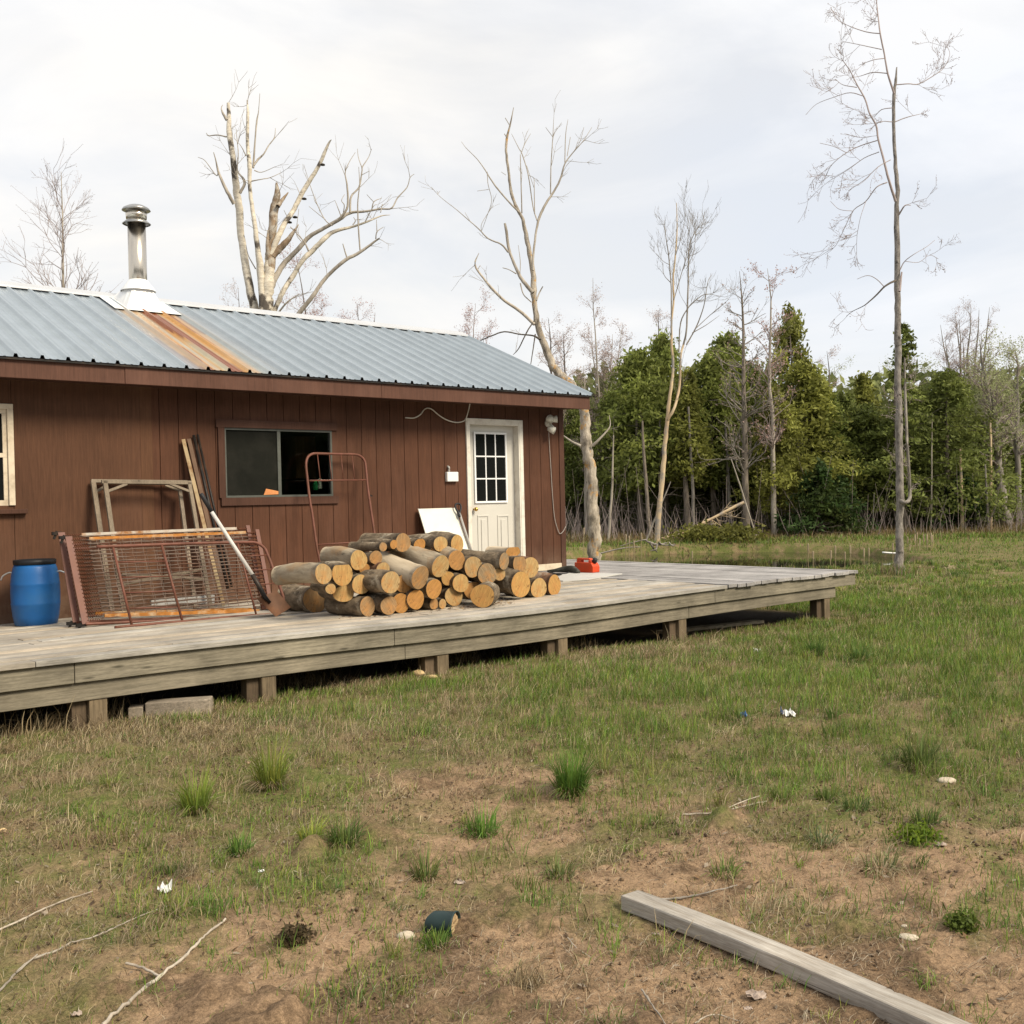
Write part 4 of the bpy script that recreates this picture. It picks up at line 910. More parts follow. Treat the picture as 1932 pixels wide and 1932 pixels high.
LOGS = [
 (437, 787, 88, 72, .5, 'biggest log at the bottom left corner of the heap', -12, 0, K, None, True),
 (478, 640, 38, 60, .60, 'long grey log jutting out to the left above the biggest one', -22, -3, Gy, 7.80),
 (585, 640, 66, 66, .50, 'log with a wide flat topped sawn end beside the long grey log', -5, 0, K, 7.86),
 (519, 725, 24, 30, .42, 'small round log wedged above the biggest bottom log', 0, 0, K, 7.80),
 (592, 752, 62, 48, .42, 'half hidden log behind the front dark log at the left', 0, 0, K, 8.00),
 (677, 562, 52, 58, .48, 'smooth pale grey log high on the left side of the heap', -16, 3, Gy, 7.92),
 (727, 827, 55, 56, .50, 'rough dark log lying in front at the bottom left', -20, 0, K, None, True),
 (710, 610, 30, 31, .45, 'small orange ended log under the smooth pale grey log', 0, 0, Rd, 8.02),
 (858, 688, 58, 66, .50, 'dark log with a round sawn end in the middle row left of centre', -18, 0, K, 7.72),
 (690, 700, 40, 58, .45, 'log with only its end edge showing left of the round dark log', -14, 0, Gy, 7.93),
 (775, 548, 30, 40, .45, 'log with a knotty end right of the smooth pale grey log', -6, 0, K, 8.02),
 (815, 487, 20, 27, .46, 'thin log on the top left, left of the other thin one', -18, 0, K, 8.02),
 (875, 473, 15, 26, .50, 'thinnest log of the top row between two others', -18, 0, K, 8.06),
 (928, 463, 36, 55, .55, 'thick log at the top of the heap on the left', -18, 0, K, 8.08),
 (1025, 660, 50, 68, .62, 'barkless white log sloping down to the front in the middle', -22, 15, Pl, 7.74),
 (1140, 597, 52, 66, .60, 'barkless grey log with a cracked heart right of the white one', -20, 13, Gy, 7.82),
 (935, 695, 36, 54, .45, 'log half hidden behind the round dark log', -6, 0, K, 7.86),
 (848, 822, 46, 54, .45, 'bottom log right of the rough dark front log', -12, 0, K, None, True),
 (915, 806, 36, 55, .45, 'bottom log half covered by its left neighbour', -4, 0, K, 7.84),
 (1000, 785, 47, 56, .45, 'bottom log with saw stripes below the white barkless log', -6, 0, K, 7.80),
 (1103, 725, 54, 56, .46, 'log right under the end of the barkless grey log', -14, 0, Gy, 7.80),
 (1103, 812, 19, 33, .40, 'left one of two thin logs on the deck boards', -22, 0, K, None, True),
 (1152, 812, 25, 28, .40, 'right one of two thin logs on the deck boards', -18, 0, K, None, True),
 (1217, 768, 46, 60, .46, 'bottom log right of the two thin ones', -12, 0, K, None, True),
 (1183, 665, 35, 41, .42, 'small log just right of the cracked barkless end', 0, 0, K, 7.96),
 (1255, 693, 41, 54, .46, 'tilted oval log in the middle row right of centre', -10, 0, K, 7.90),
 (1022, 478, 42, 36, .48, 'top log left of the white panel', -10, 0, K, 8.16),
 (1140, 470, 50, 44, .52, 'orange ended top log in front of the white panel', -16, 0, K, 8.10),
 (1235, 470, 48, 50, .50, 'ragged ended top log in front of the white panel', -18, 0, K, 8.10),
 (1232, 563, 45, 57, .50, 'clean sawn log below the ragged ended top log', -10, 0, Gy, 7.96),
 (1100, 510, 38, 20, .46, 'log peeking out above the barkless grey log', 0, 0, K, 8.14),
 (1325, 600, 55, 60, .46, 'round log right of the clean sawn one', -8, 0, K, 7.92),
 (1405, 640, 52, 60, .44, 'log with a rough splintered orange end', 0, 0, K, 7.88),
 (1475, 642, 24, 36, .42, 'small dark orange log right of the splintered one', 0, 0, Rd, 8.00),
 (1500, 568, 42, 48, .58, 'long dark lichen covered log on the top right', -26, 4, K, 7.96),
 (1552, 512, 50, 30, .40, 'flat split block resting on top at the right', -6, 0, Pl, 8.14),
 (1588, 582, 50, 50, .44, 'log under the flat split block', -12, 0, K, 8.02),
 (1650, 603, 46, 58, .42, 'log with a dark knot near its edge on the right', -6, 0, Rd, 8.06),
 (1595, 700, 62, 73, .46, 'big round log in the lower right of the heap', -12, 0, K, 7.92),
 (1378, 768, 58, 68, .46, 'loose lichen spotted log lying askew in front', 52, 0, K, None, True),
 (1697, 720, 54, 58, .44, 'log second from the right end on the deck', -12, 0, K, 7.96),
 (1785, 704, 50, 58, .50, 'last log at the right end of the heap', -20, 0, Rd, 8.02),
 (1330, 735, 70, 52, .46, 'log mostly hidden behind the loose lichen spotted log', -8, 0, Gy, 7.98),
 (815, 615, 45, 42, .46, 'reddish barked log between the white log and the pale grey one', -14, 4, Rd, 7.96),
]
for i, a in enumerate(LOGS): log(*a[:6], yaw=a[6] + (13 if a[6] < 30 else -8), pitch=a[7], bark_=a[8], Yp=a[9], rest=len(a) > 10, flat=.78 if 'flat' in a[5] else None, seed=i + 3)
# bark crumbs on the boards in front of the heap
tbv = []; tbf = []; tbc = []
for i in range(420):
    u = rnd.random(); xq = 560 + u * 1000; yq = 872 - u * 75 + rnd.gauss(0, 14)
    p = np.array(ondeck('c2', xq, yq)); s_ = rnd.uniform(.004, .018); a = rnd.uniform(0, 6.3); h = rnd.uniform(.001, .006)
    e1 = np.array([math.cos(a), math.sin(a), 0]) * s_; e2 = np.array([-math.sin(a), math.cos(a), 0]) * s_ * rnd.uniform(.3, .7); b0 = len(tbv)
    tbv += [p - e1 - e2, p + e1 - e2, p + e1 + e2 + (0, 0, h), p - e1 + e2 + (0, 0, h)]; tbf.append((b0, b0 + 1, b0 + 2, b0 + 3))
    c = rnd.choice([(.10, .06, .04), (.16, .09, .05), (.5, .36, .2), (.22, .13, .08)]); tbc += [c] * 4
tag(link('wood_crumbs', meshdata('wood_crumbs', np.array(tbv) + (0, 0, .003), tbf, 'foliage', tbc)), kind='stuff')

# ------------------------------------------------------------------ trees
def leaves_mesh(name, P, size, cols, parent, m='foliage', up=.3, aspect=1.6, nrm=None):
    """many small diamond leaves; P (n,3), size (n,), cols (n,3)"""
    n = len(P); N = rng.normal(size=(n, 3)); N[:, 2] += up * rng.choice([-1, 1], n); N /= np.linalg.norm(N, axis=1)[:, None]
    A = np.cross(N, rng.normal(size=(n, 3))); A /= np.linalg.norm(A, axis=1)[:, None] + 1e-9; B = np.cross(N, A)
    a = A * (size * .5 * aspect)[:, None]; b = B * (size * .5)[:, None]
    V = np.stack([P - a, P - b * .8 + a * .1, P + a, P + b * .8 + a * .1], 1).reshape(-1, 3)
    F = np.arange(4 * n).reshape(n, 4)
    return link(name, meshdata(name, V, F, m, np.repeat(cols, 4, 0)), parent)
def path_px(c, pts, t, jit=0.0):
    """photo points (x, y, half width) to 3D points at distance t, limbs wandering in depth"""
    out = []; rr = []; off = 0
    for i, q in enumerate(pts):
        x, y = q[0], q[1]; w = q[2] if len(q) > 2 else 2
        tt_ = t + off; out.append(att(c, x, y, tt_)); rr.append(max(w * CROP[c][2] * tt_ / FPX, .004)); off += rnd.uniform(-jit, jit) * .25 + jit * .12 * (1 if i else 0)
    return np.array(out), np.array(rr)
def wiggle(P, r, k, amp):
    Q, R_ = smooth_path(P, r, k)
    n = len(Q); w = rng.normal(size=(n, 3)) * amp * R_[:, None]; w[0] = 0
    return Q + w, R_
def twig(tb, p, d, ln, r, depth_, dens=1.0, up=.25, tips=None, spread=.8, n=4):
    """recursive twig"""
    k = max(4, int(ln / .12)); k = min(k, 9); P = [p]; dd = d.copy(); step = ln / (k - 1)
    for _ in range(k - 1):
        dd = dd + rng.normal(size=3) * .11; dd[2] += up * .10; dd /= np.linalg.norm(dd); P.append(P[-1] + dd * step)
    P = np.array(P); tb.tube(P, np.linspace(r, max(r * .35, .0025), k), n if depth_ > 1 else 3)
    if tips is not None and depth_ <= 1: tips.extend([P[-1], P[k // 2]])
    if depth_ > 0:
        for _ in range(max(1, int(round(rng.uniform(2.2, 4.2) * dens)))):
            i = rng.integers(max(1, k // 4), k); ax = rng.normal(size=3); ax -= dd * ax.dot(dd); ax /= np.linalg.norm(ax) + 1e-9
            nd_ = (P[i] - P[i - 1]); nd_ /= np.linalg.norm(nd_); nd_ = nd_ + ax * spread * rng.uniform(.5, 1.2); nd_ /= np.linalg.norm(nd_)
            twig(tb, P[i], nd_, ln * rng.uniform(.42, .7), max(r * .55, .003), depth_ - 1, dens, up, tips, spread)
def buds(tips, parent, size, col, per=1, spread=.02, name='buds'):
    if not tips: return
    P = np.repeat(np.array(tips), per, 0); P = P + rng.normal(size=P.shape) * spread
    c = np.array(col) * rng.uniform(.7, 1.35, (len(P), 1)); tag(leaves_mesh(name, P, rng.uniform(.6, 1.3, len(P)) * size, c, parent, aspect=1.3), kind='stuff')
def traced(name, c, t, trunk, limbs, label, cat, mt='grey_bark', ml='dark_twig', twigs=0, tw=(.5, .01), depth_=1, bud=None, up=.3, special=(), group=None, k=5, amp=.06, trunk_wiggle=.10, jit=.5, rs=.88):
    P, r = path_px(c, trunk, t, .12)
    g = float(gz(P[0][0], P[0][1])); base = P[0].copy(); base[2] = min(g, base[2])
    if P[0][2] > g - .08:
        P = np.vstack([[P[0][0], P[0][1], g - .15], P]); r = np.concatenate([[r[0] * 1.2], r])
    T = thing(name, base, label, cat, group)
    tb = TB(); Q, R_ = wiggle(P, r, k, trunk_wiggle); R_[:4] *= [1.5, 1.25, 1.12, 1.05]; tb.tube(Q, R_ * (1 + rng.normal(size=len(R_)) * .05), 14); tb.build('trunk', mt, T)
    groups = {}
    tips = []; tbt = TB(); ends = []
    for li in limbs:
        if isinstance(li, dict): m_ = li['m']; pts = li['p']
        else: m_ = ml; pts = li
        P2, r2 = path_px(c, pts, t, jit); r2 = np.maximum(r2 * rs, .004); Q2, R2 = wiggle(P2, r2, k, amp); tb2 = groups.setdefault(m_, TB()); tb2.tube(Q2, R2, 8 if r2[0] > .03 else 5)
        ends.append((Q2, R2))
    for m_, tb2 in groups.items(): tb2.build('limbs', m_, T)
    if twigs:
        W = np.array([max(.2, np.linalg.norm(np.diff(q, axis=0), axis=1).sum()) for q, _ in ends]); W /= W.sum()
        for _ in range(twigs):
            q, R2 = ends[rng.choice(len(ends), p=W)]; i = int(len(q) * rng.uniform(.3, 1)) ; i = min(max(i, 1), len(q) - 1)
            d = q[i] - q[i - 1]; d /= np.linalg.norm(d) + 1e-9; ax = rng.normal(size=3); d = d + ax * .6; d /= np.linalg.norm(d)
            twig(tbt, q[i], d, tw[0] * rng.uniform(.5, 1.3), min(tw[1], R2[i]), depth_, 1, up, tips)
        tbt.build('twigs', ml if bud is None else 'bud_twig', T)
        if bud: buds(tips, T, *bud)
    return T
# dead birch behind the roof
BK, DK, RT = 'birch_bark', 'dark_twig', 'rotten_wood'
birch_limbs = [
 dict(m=BK, p=[(520, 2050, 40), (475, 1850, 37), (430, 1650, 32), (385, 1400, 30), (355, 1200, 28), (345, 1000, 30), (320, 850, 28), (305, 700, 26), (290, 560, 22), (262, 380, 22), (258, 250, 18), (253, 118, 12)]),
 dict(m=BK, p=[(545, 2000, 26), (535, 1850, 22), (520, 1500, 30), (500, 1350, 22), (475, 1150, 18), (450, 980, 16), (430, 800, 15), (430, 640, 18), (415, 500, 14), (412, 350, 13), (415, 200, 12), (408, 95, 4)]),
 dict(m=BK, p=[(600, 1400, 24), (660, 1250, 25), (720, 1120, 22), (790, 1020, 20), (850, 900, 20), (920, 780, 18), (1000, 650, 15), (1050, 540, 14), (1090, 450, 8), (1110, 425, 3)]),
 dict(m=RT, p=[(600, 1500, 40), (605, 1300, 38), (620, 1150, 34), (635, 1000, 36), (660, 880, 26), (653, 780, 7)]), dict(m=RT, p=[(665, 980, 18), (705, 920, 14), (752, 862, 4)]),
 dict(m=RT, p=[(590, 1480, 20), (580, 1300, 16), (583, 1180, 8)]),
 dict(m=RT, p=[(620, 1400, 26), (670, 1340, 28), (730, 1280, 26), (790, 1200, 14), (838, 1130, 3)]),
 dict(m='pale_trunk', p=[(610, 1650, 26), (650, 1560, 24), (720, 1450, 21), (820, 1350, 19), (930, 1230, 17), (1050, 1160, 15), (1180, 1085, 15), (1260, 1035, 12), (1400, 1020, 9), (1520, 1000, 7), (1610, 995, 6), (1660, 910, 5), (1740, 820, 4), (1765, 740, 3), (1800, 710, 2)]),
 dict(m=BK, p=[(560, 2080, 24), (640, 1850, 20), (700, 1700, 20), (790, 1560, 20), (870, 1430, 19), (950, 1350, 21), (1040, 1260, 20), (1130, 1190, 15), (1280, 1150, 10), (1400, 1110, 8), (1520, 1060, 5), (1600, 1050, 2)]),
 dict(m='pale_trunk', p=[(590, 2200, 26), (825, 1890, 20), (960, 1720, 17), (1050, 1590, 15), (1200, 1445, 15), (1350, 1360, 12), (1480, 1265, 8), (1510, 1245, 5)]),
 [(300, 960, 15), (230, 830, 13), (170, 690, 9), (150, 600, 5), (130, 530, 3)], [(170, 690, 5), (150, 720, 4), (60, 600, 3), (0, 570, 2)], [(240, 260, 13), (205, 200, 8), (195, 160, 4), (205, 135, 2)],
 [(240, 400, 6), (160, 385, 5), (90, 390, 4), (68, 368, 2)], [(460, 660, 9), (478, 400, 6), (490, 270, 7), (505, 180, 3), (515, 40, 2)], [(465, 640, 8), (500, 590, 9), (550, 540, 6), (590, 470, 5), (635, 410, 4), (645, 330, 2)],
 [(420, 775, 6), (520, 755, 4), (600, 740, 3), (690, 700, 2)], [(470, 680, 5), (530, 695, 3), (640, 650, 2)], [(350, 870, 12), (388, 775, 11), (330, 680, 5), (335, 540, 4), (318, 340, 2)], [(400, 560, 5), (360, 480, 3), (300, 410, 2)],
 dict(m='pale_trunk', p=[(1265, 1030, 9), (1275, 900, 8), (1340, 820, 7), (1365, 690, 5), (1370, 650, 5), (1420, 570, 3), (1445, 500, 2)]), [(1365, 660, 4), (1335, 570, 3), (1328, 500, 2)],
 dict(m='pale_trunk', p=[(1180, 1080, 10), (1245, 980, 9), (1240, 800, 7), (1225, 700, 4), (1260, 610, 3), (1310, 530, 2)]), [(1360, 720, 3), (1425, 685, 2)], [(1210, 1030, 4), (1218, 970, 4), (1195, 930, 3), (1220, 880, 2)],
 dict(m='pale_trunk', p=[(1350, 1350, 6), (1335, 1150, 6), (1330, 950, 5), (1345, 800, 4), (1338, 650, 2)]), [(1480, 1250, 5), (1490, 1190, 4), (1545, 1150, 2)], [(1490, 1200, 4), (1485, 1090, 2)], [(1240, 1410, 6), (1205, 1290, 4)],
 [(1445, 1010, 5), (1465, 940, 4), (1530, 910, 2)], [(1460, 940, 3), (1405, 880, 2)], [(1390, 1110, 5), (1460, 980, 3), (1495, 965, 2)], [(1120, 1140, 4), (1050, 1080, 4), (960, 880, 3), (880, 630, 1.5)], [(1060, 1090, 3), (925, 980, 2)],
 [(920, 1350, 8), (880, 1270, 5), (770, 1150, 4)], [(860, 1270, 4), (820, 1200, 3), (840, 1000, 2)], [(640, 1900, 8), (740, 1780, 7), (840, 1710, 4)], [(1190, 1060, 4), (1160, 980, 3), (1140, 930, 2)], [(1520, 1030, 4), (1535, 960, 3)], [(1290, 1130, 5), (1310, 1100, 4), (1295, 1070, 2)],
 [(850, 880, 4), (825, 820, 2)], [(480, 1500, 5), (420, 1390, 4), (400, 1300, 2)], [(740, 1060, 3), (715, 1010, 2)]]
bt = traced('dead_birch', 'B', 23.0, [(560, 2200, 62), (565, 1850, 58), (578, 1650, 50), (592, 1480, 40), (598, 1380, 34)], birch_limbs,
       'dead white birch with broken rotten tops rising behind the metal roof', 'tree', mt=BK, ml='pale_trunk', twigs=50, tw=(.5, .008), depth_=1, rs=1.05)
for x, y in ((1037, 633), (884, 917), (808, 1070), (762, 1113)):
    p = att('B', x, y, 23.3); mb = MB(); s_ = .055; mb.lathe([(s_, p[2] - .012), (s_ * .95, p[2] + .012), (s_ * .3, p[2] + .03)], p[0], p[1], 10); mb.build('bracket_fungus', 'black_iron', bt, smooth=True)
# grey snag at the cabin corner
d6 = lambda x, y, w: ((1056 + .26667 * x - 798.6) / .3, (740.6 + .26667 * y - 180.3) / .3, w * .26667 / .3)
SN = 'snag_wood'
snag_trunk = [d6(238, 1215, 50), d6(240, 1165, 46), d6(248, 1000, 44), d6(235, 860, 44), d6(228, 700, 43), d6(218, 560, 40), d6(200, 440, 40), d6(187, 360, 42), d6(180, 250, 36), d6(172, 130, 36), (945, 1840, 30), (900, 1790, 29), (860, 1758, 28), (810, 1690, 26), (770, 1590, 24), (730, 1480, 20), (705, 1350, 18), (693, 1220, 20), (693, 1120, 17), (670, 1000, 15), (650, 900, 13), (625, 780, 11), (580, 690, 10), (550, 590, 9), (535, 470, 8), (522, 350, 8), (525, 270, 8), (545, 190, 5), (568, 75, 2)]
snag_limbs = [[(690, 1100, 9), (692, 1000, 8), (712, 840, 8), (732, 760, 10), (770, 680, 9), (810, 620, 8), (860, 530, 7), (890, 430, 5), (940, 360, 4), (1010, 280, 2.5), (1060, 200, 1.5)], [(800, 620, 5), (803, 450, 4), (815, 250, 3), (820, 150, 1.5)], [(815, 260, 2.5), (770, 200, 1.5)], [(815, 250, 2), (870, 170, 1.2)],
 [(890, 420, 4), (895, 250, 3), (910, 150, 1.5)], [(905, 380, 3), (925, 260, 2)], [(940, 360, 2.5), (985, 290, 2), (1010, 200, 1.2)],
 [(715, 785, 5), (690, 700, 4), (660, 500, 4), (622, 370, 4), (600, 330, 3), (555, 240, 1.5)], [(620, 740, 5), (615, 560, 4), (610, 370, 3)], [(615, 365, 3), (640, 300, 2.5), (675, 240, 1.5)], [(700, 740, 4), (698, 600, 3), (697, 520, 2)], [(650, 440, 2), (700, 590, 2)],
 [(610, 740, 7), (540, 670, 6), (470, 590, 6), (420, 520, 5), (390, 470, 4), (340, 400, 3), (270, 330, 2), (240, 290, 1.2)], [(402, 480, 3), (408, 560, 2.5), (430, 660, 2), (400, 760, 2), (368, 850, 1.5)], [(412, 590, 2), (340, 600, 1.2)],
 dict(m='pale_trunk', p=[(690, 1240, 15), (630, 1170, 14), (600, 1120, 12), (560, 1030, 10), (535, 950, 10), (522, 850, 10), (513, 805, 8)]), [(535, 985, 8), (490, 935, 6), (410, 900, 5), (350, 840, 4), (270, 770, 3), (200, 710, 2.5), (110, 640, 1.8), (50, 575, 1)], [(365, 850, 2), (370, 800, 2), (440, 690, 1)], [(300, 800, 2), (262, 735, 1)],
 dict(m='bleached_wood', p=[(700, 1440, 12), (600, 1350, 11), (510, 1290, 10), (430, 1210, 9), (380, 1150, 8), (325, 1065, 7), (350, 990, 2)]), [(345, 1090, 3), (358, 1068, 2)],
 dict(m='dark_bark', p=[(735, 1535, 9), (690, 1510, 6), (600, 1500, 5), (510, 1485, 5), (430, 1510, 5), (360, 1540, 4)]), dict(m='dark_bark', p=[(695, 1420, 5), (650, 1490, 5), (600, 1590, 4), (565, 1630, 2)]), dict(m='dark_bark', p=[(705, 1500, 5), (690, 1600, 4), (676, 1690, 3)]),
 [(712, 1290, 6), (730, 1240, 5), (752, 1200, 4)], [(608, 1120, 3), (610, 1040, 3), (597, 940, 1.5)], [(585, 1120, 5), (540, 1095, 3), (500, 1083, 3)], [(610, 1180, 5), (630, 1250, 4), (680, 1300, 4)], [(520, 500, 2), (490, 480, 1)], [(545, 190, 3), (515, 140, 3)], [(530, 270, 4), (510, 240, 3)],
 [d6(150, 380, 12), d6(90, 350, 9), d6(25, 305, 5)], [d6(235, 375, 14), d6(290, 320, 9), d6(355, 240, 5), d6(350, 160, 2)]]
traced('dead_snag', 'D', 20.0, snag_trunk, snag_limbs, 'twisted grey dead tree behind the right end of the cabin', 'tree', mt=SN, ml='pale_trunk', twigs=26, tw=(.4, .006), depth_=1, k=4, jit=.35)
# tall tree at the pond's right end
r2t = lambda x, y, w: ((1545.6 + .2833 * x - 1507) / .3332, (547.4 + .2833 * y) / .3332, w * .2833 / .3332)
tall_trunk = [r2t(530, 1895, 36), r2t(532, 1800, 29), r2t(534, 1600, 26), r2t(536, 1400, 25), r2t(532, 1000, 23), r2t(525, 600, 23), r2t(521, 250, 21), (560, 1700, 17), (557, 1400, 15), (555, 1200, 14), (560, 1080, 12), (545, 900, 10), (537, 700, 9), (540, 540, 9), (550, 450, 7), (555, 380, 3)]
tall_limbs = [[(548, 1140, 9), (510, 1020, 8), (480, 900, 7), (450, 790, 6), (438, 710, 6), (400, 640, 5), (375, 560, 5), (330, 480, 4), (290, 400, 3), (240, 330, 2)], [(540, 530, 7), (505, 420, 6), (485, 310, 5), (463, 200, 5), (450, 100, 4), (440, 0, 3), (435, -60, 2)],
 [(330, 495, 3), (250, 480, 2), (210, 450, 1.5)], [(370, 545, 3), (290, 525, 2.5), (200, 550, 2), (100, 590, 1.5), (40, 650, 1)], [(445, 795, 3.5), (350, 825, 3), (270, 865, 2.5), (190, 930, 2), (150, 1000, 1)], [(270, 865, 2), (200, 830, 1.6), (120, 810, 1)], [(455, 860, 3), (370, 895, 2.4), (280, 960, 2), (180, 1020, 1)],
 [(520, 905, 3), (450, 945, 2.5), (370, 1020, 2), (280, 1080, 1)], [(500, 1033, 4), (440, 1060, 3.5), (380, 1140, 3), (310, 1190, 2.5), (260, 1290, 2), (210, 1390, 1.5), (160, 1425, 1)], [(380, 1140, 2), (350, 1230, 1.5), (330, 1330, 1)], [(310, 1195, 2), (230, 1185, 1.5), (180, 1140, 1)],
 [(460, 190, 3.5), (380, 180, 3), (280, 145, 2), (220, 110, 1.5), (180, 40, 1)], [(470, 280, 3), (400, 265, 2.5), (330, 250, 2), (250, 235, 1)], [(485, 330, 3), (420, 340, 2.5), (340, 370, 1.5)], [(500, 415, 3.5), (420, 410, 3), (350, 430, 2), (300, 440, 1)],
 [(550, 480, 4), (620, 475, 3.5), (680, 475, 3), (760, 430, 2.5), (820, 385, 2), (855, 310, 1.5), (840, 260, 1)], [(545, 690, 3.5), (610, 665, 3), (690, 645, 1.5)], [(567, 1215, 6), (600, 1165, 4), (635, 1162, 2)], [(572, 1530, 4), (600, 1480, 3), (660, 1435, 2), (720, 1400, 1.5), (770, 1360, 1)], [(605, 1480, 2), (680, 1485, 1.6), (740, 1445, 1.3), (790, 1465, 1)],
 dict(m='dark_bark', p=[(550, 1588, 8), (490, 1620, 6), (430, 1680, 5), (370, 1730, 3), (310, 1760, 2), (270, 1790, 1)]), [(485, 1625, 3), (440, 1580, 2.5), (390, 1560, 2), (330, 1580, 1)], [(535, 610, 3), (470, 620, 2.5), (430, 660, 1.5)], [(530, 690, 3), (460, 690, 2), (400, 740, 1)], [(570, 1650, 9), (583, 1540, 5)],
 dict(m='grey_bark', p=[r2t(545, 1405, 15), r2t(572, 1415, 14), r2t(600, 1395, 14), r2t(604, 1340, 13), r2t(597, 1200, 11), r2t(585, 1000, 11), r2t(577, 800, 10), r2t(572, 620, 8), r2t(568, 450, 5)])]
traced('tall_tree', 'T', 18.8, tall_trunk, tall_limbs, 'tallest tree, slender grey trunk with sparse budding twigs standing in the grass by the pond', 'tree', mt='tall_bark', ml='bud_twig', twigs=75, tw=(.45, .0036), depth_=2, bud=(.018, (.36, .29, .28)), up=.4, k=4, jit=.8)
# peeled forked tree on the far bank
PL = 'peeled_wood'
peel_limbs = [dict(m=PL, p=[(205, 1175, 9), (240, 1110, 8), (265, 1000, 7), (270, 860, 6), (285, 790, 6)]), [(285, 790, 6), (300, 720, 5), (305, 600, 5), (310, 450, 4), (312, 300, 3), (340, 220, 2), (380, 160, 1.5)], [(222, 740, 5), (222, 500, 4), (208, 330, 3.5), (195, 240, 2.5), (185, 150, 1.5)],
 [(235, 560, 3), (270, 440, 2.5), (300, 330, 2), (310, 200, 1.2)], [(262, 830, 4), (270, 680, 4), (310, 600, 3.5), (350, 560, 3), (400, 530, 2), (470, 540, 1)], [(300, 790, 4), (350, 700, 4), (390, 590, 3), (410, 470, 2), (430, 430, 1)], [(330, 730, 3), (400, 690, 2), (470, 640, 1)], [(350, 705, 2.5), (420, 640, 2), (515, 560, 1)], [(300, 400, 2), (340, 300, 1.6), (350, 150, 1)], [(215, 380, 2), (180, 360, 1.4), (145, 320, 1)], [(218, 470, 2.5), (185, 430, 1.6), (180, 370, 1)], [(245, 330, 2), (275, 230, 1.5), (300, 100, 1)]]
traced('peeled_tree', 'P', 32.0, [(150, 1800, 15), (158, 1650, 13), (180, 1450, 12), (190, 1300, 11), (203, 1170, 11), (215, 1050, 8), (232, 920, 7), (224, 780, 6), (225, 660, 5), (235, 560, 5), (232, 460, 5), (245, 320, 4), (252, 200, 3), (250, 60, 1.5)], peel_limbs,
       'forked dead tree with barkless yellow trunk on the far pond bank', 'tree', mt=PL, ml='grey_bark', twigs=60, tw=(.7, .008), depth_=2, up=2.0, k=4, jit=.8)

# bare and budding trees, generated
def bare(xd, base_y, top_y, half, t, label, name='bare_tree', stems=1, nb=16, bud=None, m='grey_bark', tm='bud_twig', group=None, lean=0, dens=1, rad=None, wood0=.35, steep=.9, depth_=2):
    p = att('d', xd, base_y, t); g = float(gz(p[0], p[1])); base = np.array([p[0], p[1], g])
    top = att('d', xd + lean, top_y, t); H = top[2] - g; hw = half * t / FPX
    T = thing(name, base, label, 'tree', group); tb = TB(); tw_ = TB(); tips = []
    rad = rad or H * .011
    side = np.array([SX, SY, 0]); fw = np.array([FX, FY, 0])
    for s_ in range(stems):
        az = rng.uniform(0, 2 * math.pi); sp = hw * (.75 * math.sqrt(rng.random()) if stems > 1 else .0)
        h_ = H * (rng.uniform(.72, 1.0) if s_ else 1.0)
        off = (side * math.cos(az) + fw * math.sin(az)) * sp
        us = np.linspace(0, 1, 10); f_ = np.clip((us - .12) / .88, 0, 1) ** 1.1
        P = base + np.outer(f_, off) + np.outer(us, [0, 0, h_]) + np.outer(us, side * lean * t / FPX) + rng.normal(size=(10, 3)) * [.04, .04, 0] * us[:, None]
        P[0] = base + (rng.normal(size=3) * [.12, .12, 0] if stems > 1 else 0) - [0, 0, .1]
        r0 = rad / math.sqrt(stems) * 1.2; r = r0 * (1 - us) ** .8 + .006; tb.tube(P, r, 9)
        for b_ in range(max(4, int(1.7 * nb / stems))):
            u = rng.uniform(wood0, .97) if stems == 1 else rng.uniform(.4, .97)
            i = int(u * 9); q = P[i] + (P[min(i + 1, 9)] - P[i]) * (u * 9 - i)
            a = rng.uniform(0, 2 * math.pi); d = side * math.cos(a) + fw * math.sin(a); d = d + np.array([0, 0, steep * rng.uniform(.6, 1.4)]); d /= np.linalg.norm(d)
            twig(tw_, q, d, (hw * (.95 if stems == 1 else .85 if stems == 2 else .6 if stems < 5 else .45) * (1.15 - .75 * u) + .25) * rng.uniform(.6, 1.15), max(r0 * .35 * (1 - u) ** .5, .008), depth_, dens, .5, tips, .7)
    tb.build('trunk', m, T); tw_.build('crown', tm, T)
    if bud: buds(tips, T, *bud)
    return T
RED = (.036, (.46, .29, .26), 3, .07); PINK = (.034, (.48, .37, .33), 3, .08); YG = (.045, (.36, .38, .19), 4, .12)
bare(132, 1040, 325, 118, 24, 'spreading bare tree behind the roof left of the chimney', nb=30, m='pale_trunk', rad=.055, dens=1.0, bud=(.018, (.40, .33, .31)), depth_=2)
bare(-70, 1040, 300, 80, 26, 'bare tree at the left edge whose twig tips just enter the picture', nb=14, bud=(.05, (.40, .24, .21)))
bare(625, 1010, 478, 85, 40, 'reddish budding tree seen through the right side of the dead birch', name='budding_tree', stems=4, nb=48, bud=RED, m='dark_twig', dens=1.15)
bare(462, 1010, 545, 55, 42, 'low budding tree just left of the dead birch base', name='budding_tree', stems=3, nb=26, bud=PINK, m='dark_twig')
bare(700, 1010, 580, 45, 42, 'small budding tree right of the reddish one behind the roof ridge', name='budding_tree', stems=2, nb=18, bud=RED, m='dark_twig')
bare(888, 1010, 580, 60, 41, 'red budding bush like tree above the end of the roof ridge', name='budding_tree', stems=4, nb=46, bud=RED, m='bud_twig', dens=1.2)
bare(1048, 1010, 600, 30, 40, 'slim budding tree just right of the dead snag', name='budding_tree', nb=20, bud=PINK, m='dark_twig')
